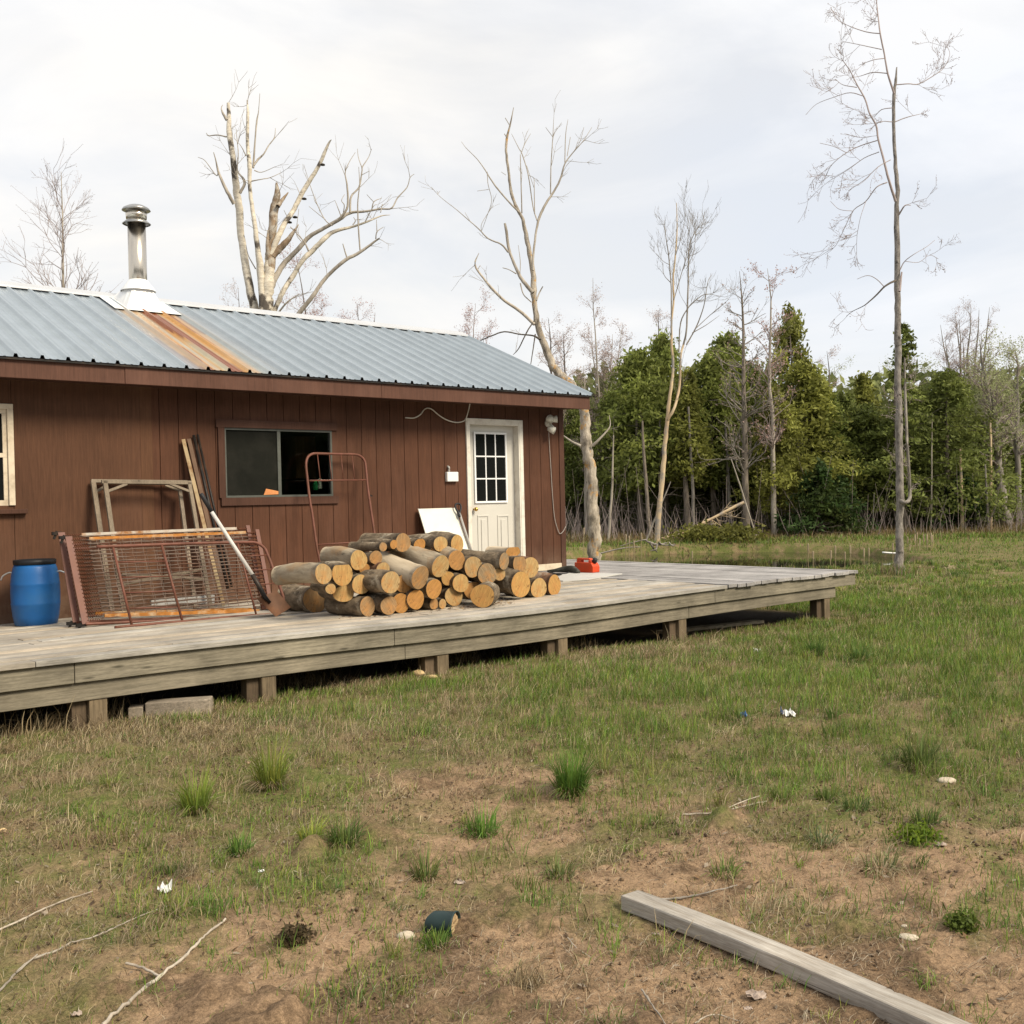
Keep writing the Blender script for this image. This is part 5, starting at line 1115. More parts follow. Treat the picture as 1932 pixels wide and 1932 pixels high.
bare(1072, 1010, 625, 28, 42, 'thin budding tree beside the slim one right of the dead snag', name='budding_tree', nb=16, bud=PINK, m='dark_twig')
bare(1143, 1012, 530, 58, 40, 'fan shaped pale pink budding tree left of the dark green cedars', name='budding_tree', stems=5, nb=55, bud=PINK, m='pale_trunk', dens=1.2)
bare(1108, 1012, 690, 24, 38, 'short leafless tree between the snag and the pale pink fan shaped one', name='budding_tree', nb=12, bud=PINK, m='pale_trunk')
bare(1250, 1010, 590, 30, 42, 'pinkish tree top behind the peeled forked tree', name='budding_tree', nb=14, bud=PINK, m='dark_twig')
bare(1409, 1018, 512, 58, 34.5, 'budding tree with straight grey trunk and bare lower branches before the cedars', name='budding_tree', nb=34, bud=(.045, (.42, .30, .26), 1, .04), m='cedar_bark', tm='grey_bark', dens=.8, wood0=.22, steep=.45, rad=.10)
bare(1461, 1018, 508, 36, 34.5, 'slender white barked budding tree right of the straight grey trunk', name='budding_tree', nb=30, bud=(.05, (.44, .28, .25), 1, .04), m='pale_trunk', rad=.075, wood0=.30)
bare(1571, 1010, 662, 22, 44, 'small bare tree poking above the gap between the cedars', name='budding_tree', nb=10, bud=PINK, m='dark_twig')
bare(1600, 1010, 690, 34, 47, 'faint bare tree behind the gap, right of the small bare one', name='budding_tree', stems=2, nb=14, bud=YG, m='grey_bark')
bare(1826, 1010, 582, 66, 43, 'big bare tree with steep fan of limbs above the dark cedar on the right', name='bare_tree', stems=14, nb=130, bud=(.03, (.42, .32, .28), 2, .06), m='grey_bark', dens=1.0, rad=.30)
bare(1868, 1014, 690, 45, 39, 'thin tree with yellowish new leaves left of the grey double trunk', name='budding_tree', nb=20, bud=YG, m='grey_bark', rad=.09)
bare(1893, 1012, 640, 52, 37, 'tall grey double trunk at the right edge with sparse green leaves', name='budding_tree', stems=2, nb=26, bud=YG, m='grey_bark', rad=.24)
bare(1922, 1005, 650, 45, 38, 'grey trunk nearest the right edge with pale green leaves', name='budding_tree', nb=22, bud=YG, m='grey_bark', rad=.11)
bare(1660, 1010, 690, 40, 48, 'pale green leafing tree far behind, left of the spruce', name='budding_tree', stems=2, nb=18, bud=YG, m='grey_bark')
bare(1765, 1010, 690, 38, 46, 'pale leafing tree between the spruce and the dark cedar', name='budding_tree', stems=2, nb=18, bud=YG, m='grey_bark')

# cedars and spruces
def cedar_mesh(seed, H, W, n_, hue, bottom=.28, droop=.35, power=.50, leaf=.115, bare_low=.0, shape='cedar'):
    n = int(n_ * .72); r = np.random.default_rng(seed); P = []; c = []; sz = []; tb = TB()
    nl = int(95 * (1 - bottom) * H / 7) if shape == 'cedar' else int(9 * H)
    per = max(20, int(n / nl))
    for i in range(nl):
        u = bottom + (1 - bottom) * (i + r.random()) / nl
        prof = (1 - u) ** power * (1.0 if u > bottom + .12 else .72 + .28 * (u - bottom) / .12) + .035
        a = r.uniform(0, 2 * math.pi); ln = W * prof * (r.uniform(.5, 1.5) if shape == 'cedar' else r.uniform(.75, 1.08))
        d = np.array([math.cos(a), math.sin(a)]); tint = r.uniform(.62, 1.42); yel = r.uniform(0, 1) ** 2
        m = per if shape == 'cedar' else per
        f = r.uniform(.25, 1.05, m) if shape == 'cedar' else r.uniform(.10, 1.02, m)
        spread = (.13 + .12 * ln) if shape == 'cedar' else (.05 + .20 * ln * f)
        spread = spread * 1.25; lat = r.normal(size=m) * spread; vert = r.normal(size=m) * (.16 if shape == 'cedar' else .05)
        rise = -(droop * ln) * f ** 1.4 + (.28 * ln * f if shape == 'cedar' else .10 * ln * f ** 3)
        x = d[0] * f * ln - d[1] * lat; y = d[1] * f * ln + d[0] * lat; z = u * H + rise + vert
        P.append(np.stack([x, y, z], 1)); 
        base = np.array(hue) * tint; base = base * (1 - .45 * yel) + np.array([.115, .118, .022]) * .45 * yel * tint
        c.append(base[None] * r.uniform(.7, 1.35, (m, 1))); sz.append(r.uniform(.6, 1.35, m) * leaf)
        fs = np.linspace(0, .95, 5); tb.tube(np.stack([d[0] * fs * ln, d[1] * fs * ln, u * H - droop * ln * fs ** 1.4 + (.28 if shape == 'cedar' else .05) * ln * fs], 1), np.linspace(.022, .006, 5), 3)
    P = np.vstack(P); c = np.vstack(c); sz = np.concatenate(sz); nn = len(P)
    N = r.normal(size=(nn, 3)); N /= np.linalg.norm(N, axis=1)[:, None]; A = np.cross(N, r.normal(size=(nn, 3))); A[:, 2] -= .3; A /= np.linalg.norm(A, axis=1)[:, None]; B = np.cross(N, A)
    a_ = A * (sz * .85)[:, None]; b_ = B * (sz * .36)[:, None]
    V = np.stack([P - a_, P - b_, P + a_, P + b_], 1).reshape(-1, 3)
    crown = meshdata('crown', V, np.arange(4 * nn).reshape(nn, 4), 'foliage', np.repeat(c, 4, 0))
    tr = TB(); us = np.linspace(0, 1, 9); bend = r.normal(size=2) * .18
    tr.tube(np.stack([bend[0] * np.sin(us * 3), bend[1] * np.sin(us * 2.4), us * H * .98 - .15], 1), (.115 * (1 - us) + .012) * H / 7, 9)
    for i in range(16):      # dead lower branches
        u = r.uniform(.08, bottom + .2); a = r.uniform(0, 6.3); ln = W * r.uniform(.4, .8); d = np.array([math.cos(a), math.sin(a), r.uniform(-.25, .35)])
        tr.tube(np.array([0, 0, u * H]) + np.outer([0, .5, 1], d * ln) + [[0, 0, 0], [0, 0, -.02], [0, 0, .05]], [.016, .011, .005], 4)
    trunk = meshdata('trunk', np.vstack(tr.V), np.vstack(tr.F), 'cedar_bark', smooth=True)
    limbs = meshdata('limbs', np.vstack(tb.V), np.vstack(tb.F), 'dark_bark', smooth=True)
    return crown, trunk, limbs
GD, GM, GY = (.185, .22, .06), (.215, .25, .065), (.27, .28, .068)
PROTO = {}
def proto(key):
    if key not in PROTO:
        kw = dict(
            a=dict(seed=1, H=7, W=1.65, n=13000, hue=GM, bottom=.30), b=dict(seed=2, H=7, W=1.9, n=14000, hue=GM, bottom=.24, power=.6), c=dict(seed=3, H=7, W=1.5, n=12000, hue=GY, bottom=.20),
            e=dict(seed=4, H=7, W=1.7, n=13000, hue=GD, bottom=.22), f=dict(seed=5, H=7, W=2.3, n=15000, hue=GD, bottom=.10, power=.55), g=dict(seed=6, H=7, W=1.2, n=9000, hue=GY, bottom=.34, power=.9),
            s=dict(seed=7, H=7, W=1.55, n=9000, hue=GD, bottom=.10, droop=.38, power=.85, shape='spruce', leaf=.085), l=dict(seed=8, H=2.6, W=1.1, n=5000, hue=(.045, .08, .024), bottom=.05, power=.8))[key]
        PROTO[key] = (cedar_mesh(**{('n_' if k == 'n' else k): v for k, v in kw.items()}), kw['H'], kw['W'])
    return PROTO[key]
def cedar(key, xd, top_y, half, t, label, name='cedar_tree', group='cedars along the wood edge', lean=0, base_y=1018, parts=True):
    (crown, trunk, limbs), H0, W0 = proto(key)
    p = att('d', xd, base_y, t); g = float(gz(p[0], p[1])); top = att('d', xd, top_y, t); H = top[2] - g; W = half * t / FPX
    T = thing(name, (p[0], p[1], g), label, 'tree', group); T.rotation_euler = (rnd.uniform(-.02, .02), rnd.uniform(-.02, .02) + lean, rnd.uniform(0, 6.28)); T.scale = (W / W0 * 1.42, W / W0 * 1.42, H / H0)
    for nme, me_ in (('crown', crown), ('trunk', trunk), ('limbs', limbs)):
        o = bpy.data.objects.new(nme, me_); COL.objects.link(o); o.parent = T
    return T
CED = [('e', 1092, 775, 42, 40, 'dark cedar behind the dead snag at the left end of the wood'), ('a', 1160, 742, 46, 38, 'cedar left of the tall green pair, behind the pale leaning sapling'),
 ('a', 1212, 668, 66, 36.5, 'green cedar with a leaning bare trunk at the left end of the wood'), ('b', 1258, 640, 58, 38.5, 'cedar top directly behind the peeled forked tree'), ('g', 1300, 705, 46, 35.5, 'yellowish cedar right of the peeled forked tree'),
 ('a', 1350, 672, 60, 37, 'left half of the big rounded cedar pair in the middle'), ('b', 1378, 640, 78, 38, 'tallest rounded cedar in the middle of the wood'), ('e', 1420, 690, 56, 39, 'dark cedar behind the straight grey trunk'),
 ('c', 1497, 592, 46, 37, 'highest pointed cedar with thin top right of the white barked tree'), ('c', 1522, 690, 66, 36, 'broad yellow green cedar under the highest pointed one'), ('c', 1465, 740, 44, 35, 'cedar low behind the white barked tree'), ('b', 1556, 735, 58, 37, 'cedar at the right foot of the broad yellow green one'),
 ('e', 1592, 748, 50, 38, 'dark cedar in the dip of the skyline'), ('g', 1640, 712, 44, 40, 'pale green narrow cedar left of the spruce'), ('e', 1630, 770, 58, 37, 'dark low cedar left of the spruce'),
 ('f', 1786, 706, 82, 36, 'dark domed cedar right of the tall tree'), ('e', 1742, 745, 62, 38, 'cedar between the spruce and the dark domed one'), ('f', 1840, 790, 62, 37.5, 'dark cedar behind the broken grey snag'), ('e', 1900, 770, 60, 41, 'dark cedar behind the grey double trunk'), ('b', 1955, 740, 70, 42, 'cedar at the right edge of the picture'),
 ('e', 1330, 800, 50, 39.5, 'shaded cedar low behind the yellowish one'), ('e', 1690, 800, 60, 39, 'shaded cedar behind the tall tree trunk')]
for a in CED: cedar(*a)
cedar('s', 1712, 612, 72, 35.5, 'dark spruce with separate tiers of branches behind the tall tree', 'spruce_tree', None)
cedar('s', 1085, 792, 34, 41, 'small dark spruce between the cabin corner and the dead snag', 'spruce_tree', None)
cedar('l', 1545, 880, 46, 34.2, 'low dark fir bush at the foot of the broad yellow green cedar', 'fir_bush', 'low firs at the wood edge')
cedar('l', 1590, 905, 36, 34.6, 'low dark fir bush right of the first one', 'fir_bush', 'low firs at the wood edge')
cedar('l', 1820, 900, 46, 35.5, 'low dark fir bush beside the broken grey snag', 'fir_bush', 'low firs at the wood edge')
# thin trunks and snags
def stemtree(c, pts, t, label, name='sapling', m='pale_trunk', group=None, n=8, twg=6):
    P, r = path_px(c, pts, t, .1); P[0][2] = min(P[0][2], float(gz(P[0][0], P[0][1])) - .03)
    T = thing(name, P[0], label, 'tree', group); tb = TB(); Q, R_ = wiggle(P, r, 5, .12); tb.tube(Q, R_, n); tb.build('trunk', m, T)
    if twg:
        tw_ = TB()
        for _ in range(twg):
            i = rng.integers(len(Q) // 4, len(Q)); d = rng.normal(size=3); d[2] = abs(d[2]) * .6; d /= np.linalg.norm(d); twig(tw_, Q[i], d, rng.uniform(.3, .9), .008, 1, .7)
        tw_.build('twigs', 'dark_twig', T)
stemtree('z6', [(335, 1035, 11), (352, 950, 9), (370, 700, 8), (375, 500, 6), (380, 300, 4)], 34, 'pale leaning sapling right of the dead snag')
stemtree('z6', [(640, 1010, 14), (625, 860, 13), (605, 560, 12), (590, 350, 9), (585, 200, 6)], 34.5, 'brown leaning trunk left of the peeled forked tree', 'dead_tree', 'cedar_bark')
stemtree('z6', [(725, 990, 10), (718, 700, 10), (712, 400, 9), (708, 150, 7)], 36, 'straight dark trunk right behind the peeled tree', 'dead_tree', 'grey_bark')
stemtree('z6', [(945, 960, 12), (940, 640, 11), (925, 380, 9), (910, 100, 7)], 35, 'grey trunk rising behind the fallen cedar', 'dead_tree', 'grey_bark')
stemtree('z6', [(1220, 980, 17), (1200, 720, 13), (1180, 350, 10), (1170, 200, 6)], 36, 'grey trunk left of the straight grey trunk with bare branches', 'dead_tree', 'grey_bark')
stemtree('z6', [(1735, 1010, 11), (1715, 730, 11), (1700, 540, 10), (1680, 250, 6)], 36, 'dim trunk inside the wood right of the white barked tree', 'dead_tree', 'grey_bark', twg=3)
stemtree('z6', [(1405, 1060, 6), (1330, 830, 6), (1270, 640, 5), (1213, 470, 3)], 33.5, 'thin pale pole leaning left against the straight grey trunk', 'leaning_pole', 'pale_trunk', twg=0)
stemtree('z6', [(605, 1015, 8), (680, 880, 7), (745, 730, 5), (785, 630, 3)], 33.5, 'thin grey pole leaning right behind the peeled tree', 'leaning_pole', 'grey_bark', twg=2)
stemtree('R', [(955, 1600, 13), (948, 1350, 11), (943, 1150, 8), (940, 1045, 6)], 35, 'broken snag with a pale barkless tip on the right', 'broken_snag', 'peeled_wood', twg=0)
stemtree('R', [(1140, 1655, 15), (1142, 1400, 10), (1143, 1100, 8), (1140, 860, 6)], 35, 'slim grey trunk with a pale patch left of the double trunk', 'dead_tree', 'peeled_wood')
stemtree('R', [(1130, 1640, 8), (1115, 1350, 7), (1105, 1160, 5)], 34.6, 'short broken trunk touching the slim one with the pale patch', 'broken_snag', 'grey_bark', twg=0)
stemtree('R', [(742, 1650, 6), (748, 1400, 5), (750, 1000, 4), (752, 820, 2)], 35, 'thin white stem right of the tall tree', 'sapling', 'pale_trunk', twg=2)
stemtree('R', [(285, 1520, 12), (280, 1350, 9), (275, 1150, 6)], 37, 'dim thick trunk in the dark wood left of the tall tree', 'dead_tree', 'grey_bark', twg=0)
stemtree('R', [(355, 1660, 4), (360, 1500, 4), (366, 1350, 2)], 35, 'thin dead stem in the dark wood left of the tall tree', 'sapling', 'grey_bark', twg=0)
# thicket of the dark wood and brush at its foot
n = 60000; tq = rng.uniform(40, 62, n); hw = rng.uniform(-.06, .56, n); sq = hw * tq; X_, Y_ = xy(sq, tq)
hmax = np.clip(5.7 + 2.2 * (fbm(X_ * .25, Y_ * .25, 3, 71) - .5) * 2, 3.5, 8)
Z_ = gz(X_, Y_) + rng.random(n) * hmax
cl = vnoise(X_ * .9, Y_ * .9 + Z_ * .9, 72)[:, None]
leaves_mesh('distant_wood', np.stack([X_, Y_, Z_], 1), rng.uniform(.18, .42, n), np.array([[.18, .20, .075]]) * (.6 + .9 * cl) * rng.uniform(.7, 1.3, (n, 1)), None)
tag(bpy.data.objects['distant_wood'], kind='stuff')
tb = TB()
for _ in range(1500):
    t_ = rng.uniform(33.6, 41); s_ = rng.uniform(-.02, .58) * t_; x_, y_ = xy(s_, t_)
    if pond_d(np.array(x_), np.array(y_)) < 1.1: continue
    h_ = rng.uniform(.3, 1.3) * (2.2 if rng.random() < .18 else 1); b_ = np.array([x_, y_, float(gz(x_, y_)) - .05]); d = np.array([rng.normal() * .25, rng.normal() * .25, 1]); 
    tb.tube(b_ + np.outer([0, .4, 1], d * h_) + rng.normal(size=(3, 3)) * .05, [.010, .008, .004], 3)
o = tb.build('underbrush', 'bud_twig'); tag(o, kind='stuff')
# woods behind the photographer (mirrored in the dark panes)
n = 40000; ph_ = rng.uniform(-2.4, .42, n); rq = rng.uniform(26, 38, n); X_, Y_ = xy(rq * np.cos(ph_), rq * np.sin(ph_)); hm = 6.5 + 4 * (fbm(X_ * .22, Y_ * .22, 3, 81) - .5) * 2
Z_ = rng.random(n) * hm; cl = vnoise(X_ * .8, Y_ * .8 + Z_, 82)[:, None]
leaves_mesh('woods_behind', np.stack([X_, Y_, Z_], 1), rng.uniform(.4, .9, n), np.array([[.03, .045, .015]]) * (.6 + .9 * cl), None); tag(bpy.data.objects['woods_behind'], kind='stuff')
# fallen cedar across the bank
P, r = path_px('z6', [(985, 938, 9), (1100, 880, 10), (1200, 828, 11), (1305, 776, 12)], 32.6); P2, r2 = path_px('z6', [(985, 938, 9), (890, 985, 6), (800, 1015, 5), (720, 1030, 4)], 32.6)
fc = thing('fallen_cedar', P[0], 'fallen cedar with yellow green foliage and its stem propped up on the far bank', 'tree')
tb = TB(); Q, R_ = wiggle(np.vstack([P2[::-1], P[1:]]), np.concatenate([r2[::-1], r[1:]]), 4, .06); tb.tube(Q, R_, 9)
for _ in range(26):
    i = rng.integers(0, len(Q) - 6); d = np.array([SX, SY, 0]) * rng.uniform(-.2, .9) + np.array([0, 0, rng.uniform(-.6, .3)]) + np.array([FX, FY, 0]) * rng.normal() * .4; twig(tb, Q[i], d / np.linalg.norm(d), rng.uniform(.5, 1.1), .012, 1)
tb.build('trunk', 'peeled_wood', fc)
n = 3000; cx_ = rng.choice(26, n); ctr = np.array([att('z6', rnd.uniform(890, 1320), rnd.uniform(975, 1050), 32.3 + rnd.uniform(-.6, .6)) for _ in range(26)])
Pp = ctr[cx_] + rng.normal(size=(n, 3)) * [.36, .36, .11]; Pp[:, 2] = np.maximum(Pp[:, 2], gz(Pp[:, 0], Pp[:, 1]) + .02)
tn = rng.uniform(.7, 1.4, 26)[cx_][:, None]
leaves_mesh('foliage', Pp, rng.uniform(.05, .12, n), np.array([[.15, .15, .035]]) * tn * rng.uniform(.7, 1.3, (n, 1)), fc)
# driftwood roots at the peeled tree's foot, branch over the water
rp_ = att('z6', 680, 1075, 30.6); rt = thing('driftwood', (rp_[0], rp_[1], float(gz(rp_[0], rp_[1]))), 'tangle of grey roots at the foot of the peeled forked tree', 'driftwood')
tb = TB()
for pts in ([(600, 1045, 4), (640, 1060, 9), (690, 1075, 10), (760, 1065, 4)], [(640, 1060, 8), (660, 1100, 7), (690, 1130, 4)], [(690, 1075, 8), (680, 1110, 6), (640, 1120, 3)], [(700, 1060, 7), (740, 1080, 5), (820, 1075, 3)], [(620, 1040, 5), (560, 1050, 4), (430, 1085, 3)], [(770, 1062, 6), (800, 1085, 5), (815, 1070, 3)]):
    P, r = path_px('z6', pts, 30.4, .3); Q, R_ = wiggle(P, r, 5, .2); tb.tube(Q, R_, 7)
tb.build('roots', 'grey_bark', rt)
P, r = path_px('z6', [(275, 1142, 6), (380, 1115, 5), (470, 1098, 4), (570, 1092, 3)], 28.4); mb = MB(); mb.tube(P, r, 7, smoothn=4); tag(mb.build('fallen_branch', 'grey_bark', smooth=True), 'long thin fallen branch reaching over the pond from the dead snag', 'branch')
P = [att('R', x, y, 26.5) for x, y in ((420, 1747), (500, 1752), (590, 1756), (640, 1748), (660, 1753))]; mb = MB(); mb.tube(P, .022, 7, smoothn=3); tag(mb.build('white_pipe', 'plastic_white', smooth=True), 'thin white pipe lying on the bank behind the tall tree', 'pipe')
# cattails
CT = [('R', 110, 1697, 1842, 21.8), ('R', 75, 1730, 1842, 22), ('R', 170, 1740, 1842, 22), ('R', 210, 1697, 1842, 21.6), ('R', 295, 1718, 1870, 21.4), ('R', 333, 1712, 1870, 21.2), ('R', 590, 1640, 1730, 26), ('R', 603, 1690, 1740, 26), ('R', 640, 1625, 1735, 26.5), ('R', 655, 1612, 1735, 26.3), ('R', 668, 1650, 1738, 26), ('R', 697, 1622, 1730, 26.6), ('R', 720, 1625, 1735, 26.2), ('R', 745, 1615, 1730, 26.4), ('R', 757, 1630, 1732, 26.1), ('R', 490, 1680, 1800, 23),
      ('z6', 465, 1000, 1180, 24), ('z6', 494, 1012, 1180, 24.2), ('z6', 523, 1045, 1182, 24), ('z6', 575, 990, 1100, 29.2), ('z6', 168, 955, 1050, 27), ('z6', 1760, 1065, 1228, 22.5), ('z6', 1792, 1120, 1228, 22.6), ('z6', 937, 1120, 1165, 26)]
LBL = ['standing dry cattail between the deck corner and the tall tree', 'standing dry cattail in the clump right of the tall tree', 'standing dry cattail at the pond edge beyond the middle of the deck']
for i, (c, x, y0, y1, t_) in enumerate(CT):
    b_ = att(c, x, y1, t_); tp = att(c, x + rnd.uniform(-4, 4), y0, t_ + rnd.uniform(-.1, .1)); b_[2] = min(b_[2], max(float(gz(b_[0], b_[1])), -.3))
    T = thing('cattail', b_, LBL[0 if c == 'R' and x < 500 else 1 if c == 'R' else 2], 'cattail', 'dry cattails ' + ('by the deck corner' if c == 'R' and x < 500 else 'right of the tall tree' if c == 'R' else 'beyond the deck'))
    mb = MB(); mb.cur = (.42, .35, .22); mb.tube([b_, (b_ + tp) / 2 + (rnd.uniform(-.02, .02), 0, 0), tp], .009, 5); mb.build('stem', 'foliage', T)
    h_ = (tp - b_) / np.linalg.norm(tp - b_); mb = MB(); mb.cur = (.50, .41, .28); mb.tube([tp - h_ * .20, tp - h_ * .17, tp - h_ * .03, tp], [.006, .017, .018, .006], 7); mb.build('seed_head', 'foliage', T)
    if rnd.random() < .6:
        mb = MB(); mb.cur = (.45, .38, .25); e_ = b_ + np.array([rnd.uniform(-.15, .15), rnd.uniform(-.1, .1), rnd.uniform(.2, .5)]); mb.bar(b_, e_, .012, .003, taper=.3); mb.build('leaf', 'foliage', T)

# ------------------------------------------------------------------ things on the ground
def gpt(c, x, y, up=0.0):
    z = 0.0
    for _ in range(8): p = onz(c, x, y, z + up); z = float(gz(p[0], p[1]))
    p = p.copy(); p[2] = z + up; return p
# grey beam
mb = MB()
def onzz(c, x, y, z): return onz(c, x, y, z)
hb = .045
a0, a1 = onz('d', 1166, 1687, hb), onz('d', 1208, 1679, hb); b0, b1 = onz('d', 1775, 1938, hb), onz('d', 1858, 1938, hb)
ctr0 = (a0 + a1) / 2; ctr1 = (b0 + b1) / 2; dv = ctr1 - ctr0; dv /= np.linalg.norm(dv); wd_ = abs(np.dot(a1 - a0, np.array([-dv[1], dv[0], 0])))
wd_ = max(.08, min(.10, wd_)); LB = np.linalg.norm(ctr1 - ctr0) + .5; gb_ = min(float(gz(*ctr0[:2])), float(gz(*ctr1[:2])))
mb.cur = (.46, .425, .375); mb.box(0, LB, -wd_ / 2, wd_ / 2, 0, .055, nx=10)
def bwarp(V):
    V = V.copy(); V[:, 1] += .012 * np.sin(V[:, 0] * 2.2); V[:, 2] += .006 * np.sin(V[:, 0] * 3.1); return V
bm_ = mb.build('timber_beam', 'beam_grey', None, warp=bwarp, bevel=.007, recentre=False)
bm_.location = (float(ctr0[0]), float(ctr0[1]), hb - .055); bm_.rotation_euler = (0, 0, math.atan2(dv[1], dv[0])); tag(bm_, 'long weathered grey beam lying on the bare sand in front', 'beam')
# broken green pot on its side
pc = gpt('r7', 1670, 1015); rr_ = 46 * .5 * depth(pc) / FPX; ax_ = np.array(gpt('r7', 1725, 1010)) - np.array(gpt('r7', 1625, 1000)); ax_[2] = 0; ax_ /= np.linalg.norm(ax_); ay_ = np.array([-ax_[1], ax_[0], 0])
pt = thing('plant_pot', pc, 'broken dark green pot full of soil lying on its side', 'plant pot')
V = []; F = []; n = 30
for k, (u, r_) in enumerate(((-1.05, .88), (-.9, .93), (0, 1.0), (.85, 1.02), (.93, 1.1), (1.05, 1.1), (1.05, 1.0), (.9, .95))):
    for i in range(n):
        a = 2 * math.pi * i / n; cut = (.35 * max(0, math.cos(a - 1.5)) ** 3 if k < 2 else 0)
        V.append(pc + ax_ * (u + cut) * rr_ * 1.15 + (ay_ * math.cos(a) + np.array([0, 0, 1]) * math.sin(a)) * rr_ * r_ + np.array([0, 0, rr_ * .92]))
for k in range(7):
    for i in range(n): j = (i + 1) % n; F.append((k * n + i, k * n + j, (k + 1) * n + j, (k + 1) * n + i))
mb = MB(); mb.add(V, F); mb.build('shell', 'pot_green', pt, smooth=True)
V = []; F = []
for k, u in enumerate((.82, .95, 1.0, .9)):
    for i in range(n):
        a = 2 * math.pi * i / n; q = (.96, .7, .4, .12)[k]; j_ = rnd.uniform(-.05, .05); V.append(pc + ax_ * (u + j_) * rr_ * 1.15 + (ay_ * math.cos(a) + np.array([0, 0, 1]) * math.sin(a)) * rr_ * q + np.array([0, 0, rr_ * .92]))
for k in range(3):
    for i in range(n): j = (i + 1) % n; F.append((k * n + i, k * n + j, (k + 1) * n + j, (k + 1) * n + i))
F.append(tuple(range(3 * n, 4 * n))); mb = MB(); mb.add(V, F); mb.build('soil_plug', 'pot_inner', pt)
# stones
def pebble(c, x, y, w, h, m, name, label, cat, squash=.55, seed=0, group=None):
    p = gpt(c, x, y); s_ = CROP[c][2] * depth(p) / FPX; r0 = np.random.default_rng(seed); mb = MB(); V = []; F = []; nu, nv = 14, 8
    for k in range(nv + 1):
        th = math.pi * k / nv
        for i in range(nu):
            a = 2 * math.pi * i / nu; q = 1 + .22 * (float(vnoise(np.array(math.cos(a) * 1.6 + seed), np.array(math.sin(a) * 1.6 + th * 1.3), seed)) - .5) * 2
            V.append(p + np.array([SX, SY, 0]) * (w * s_ * q * math.sin(th) * math.cos(a)) + np.array([FX, FY, 0]) * (w * .8 * s_ * q * math.sin(th) * math.sin(a)) + np.array([0, 0, h * s_ * q * math.cos(th) + h * s_ * .55]))
    for k in range(nv):
        for i in range(nu): j = (i + 1) % nu; F.append((k * nu + i, (k + 1) * nu + i, (k + 1) * nu + j, k * nu + j))
    mb.add(V, F); return tag(mb.build(name, m, smooth=True), label, cat, group)
pebble('r7', 1530, 1030, 34, 17, 'stone', 'stone', 'pale flat stone on the sand just left of the green pot', 'stone', seed=1)
pebble('r8', 1640, 570, 36, 13, 'stone', 'stone', 'pale stone in the grass at the right edge, farther of the two on that side', 'stone', seed=2)
pebble('r8', 1495, 1158, 36, 9, 'stone', 'stone', 'flat pale stone on the sand right of the grey beam', 'stone', seed=3)
pebble('r8', 1300, 1112, 8, 7, 'stone', 'stone', 'small orange pebble near the flat pale stone', 'stone', seed=4)
pebble('r8', 1480, 1116, 12, 7, 'stone', 'stone', 'small grey pebble just behind the flat pale stone', 'stone', seed=5)
pebble('r7', 10, 628, 14, 9, 'wood_chip', 'wood_chip', 'pale chip of wood in the grass at the left edge', 'wood chip', seed=6)
pebble('r7', 1580, 33, 30, 11, 'wood_chip', 'wood_chip', 'left of two pale wood chips in the grass before the deck', 'wood chip', seed=7, group='wood chips')
pebble('r7', 1625, 46, 26, 7, 'wood_chip', 'wood_chip', 'right flatter one of two pale wood chips before the deck', 'wood chip', seed=8, group='wood chips')
# sticks
def fstick(c, pts, w, m, label, twgs=()):
    P = np.array([gpt(c, x, y, w * CROP[c][2] * 2.6 / FPX + .012) for x, y in pts]); sc = CROP[c][2] * depth(P[len(P) // 2]) / FPX
    r = np.linspace(w, w * .5, len(P)) * sc * .72; T = TB(); Q, R_ = wiggle(P, r, 6, .35); T.tube(Q, R_ * (1 + .15 * rng.normal(size=len(R_))), 9)
    for tw_ in twgs:
        P2 = np.array([gpt(c, x, y, .02) for x, y in tw_]); Q2, R2 = wiggle(P2, np.full(len(P2), w * .45 * sc), 4, .3); T.tube(Q2, R2, 6)
    o = T.build('stick', m); tag(o, label, 'stick', None)
    return o
fstick('r7', [(-30, 1010), (110, 945), (230, 890), (350, 852)], 6, 'bleached_wood', 'pale thin stick at the left edge, farther of the two there')
fstick('r7', [(-20, 1250), (60, 1160), (125, 1105), (200, 1080), (270, 1045), (350, 1025), (430, 990), (540, 940), (650, 900)], 6, 'pale_trunk', 'long crooked grey stick running in from the left edge', [[(60, 1160), (125, 1105), (140, 1090)]])
fstick('r7', [(385, 1360), (500, 1255), (600, 1172), (690, 1105), (740, 1050), (790, 1005), (850, 958)], 11, 'bleached_wood', 'thick lichen pale stick in the lower left foreground', [[(600, 1172), (540, 1140), (475, 1125)]])
fstick('r8', [(645, 690), (780, 685), (870, 660), (960, 640)], 5, 'bleached_wood', 'thin pale stick in the grass behind the grey beam', [[(780, 685), (850, 650), (935, 620)]])
fstick('r8', [(560, 1012), (650, 1003), (740, 985), (850, 957)], 6, 'grey_bark', 'straight grey stick at the near left end of the beam')
fstick('r8', [(568, 1078), (585, 1110), (610, 1150), (680, 1200)], 5, 'dark_bark', 'short bent stick touching the front of the grey beam')
fstick('r8', [(490, 1352), (530, 1410), (585, 1490)], 7, 'pale_trunk', 'short grey stick at the bottom middle of the picture')
fstick('r8', [(210, 1155), (240, 1190), (300, 1232)], 3, 'bleached_wood', 'tiny bleached twig on the bare sand left of the beam')
fstick('r7', [(890, 1198), (930, 1200), (960, 1196)], 6, 'pale_trunk', 'stub of stick on the sand right of the thick lichen one')
fstick('r8', [(690, 1478), (760, 1445), (860, 1470)], 4, 'bleached_wood', 'thin forked twig at the bottom right of the short grey stick')
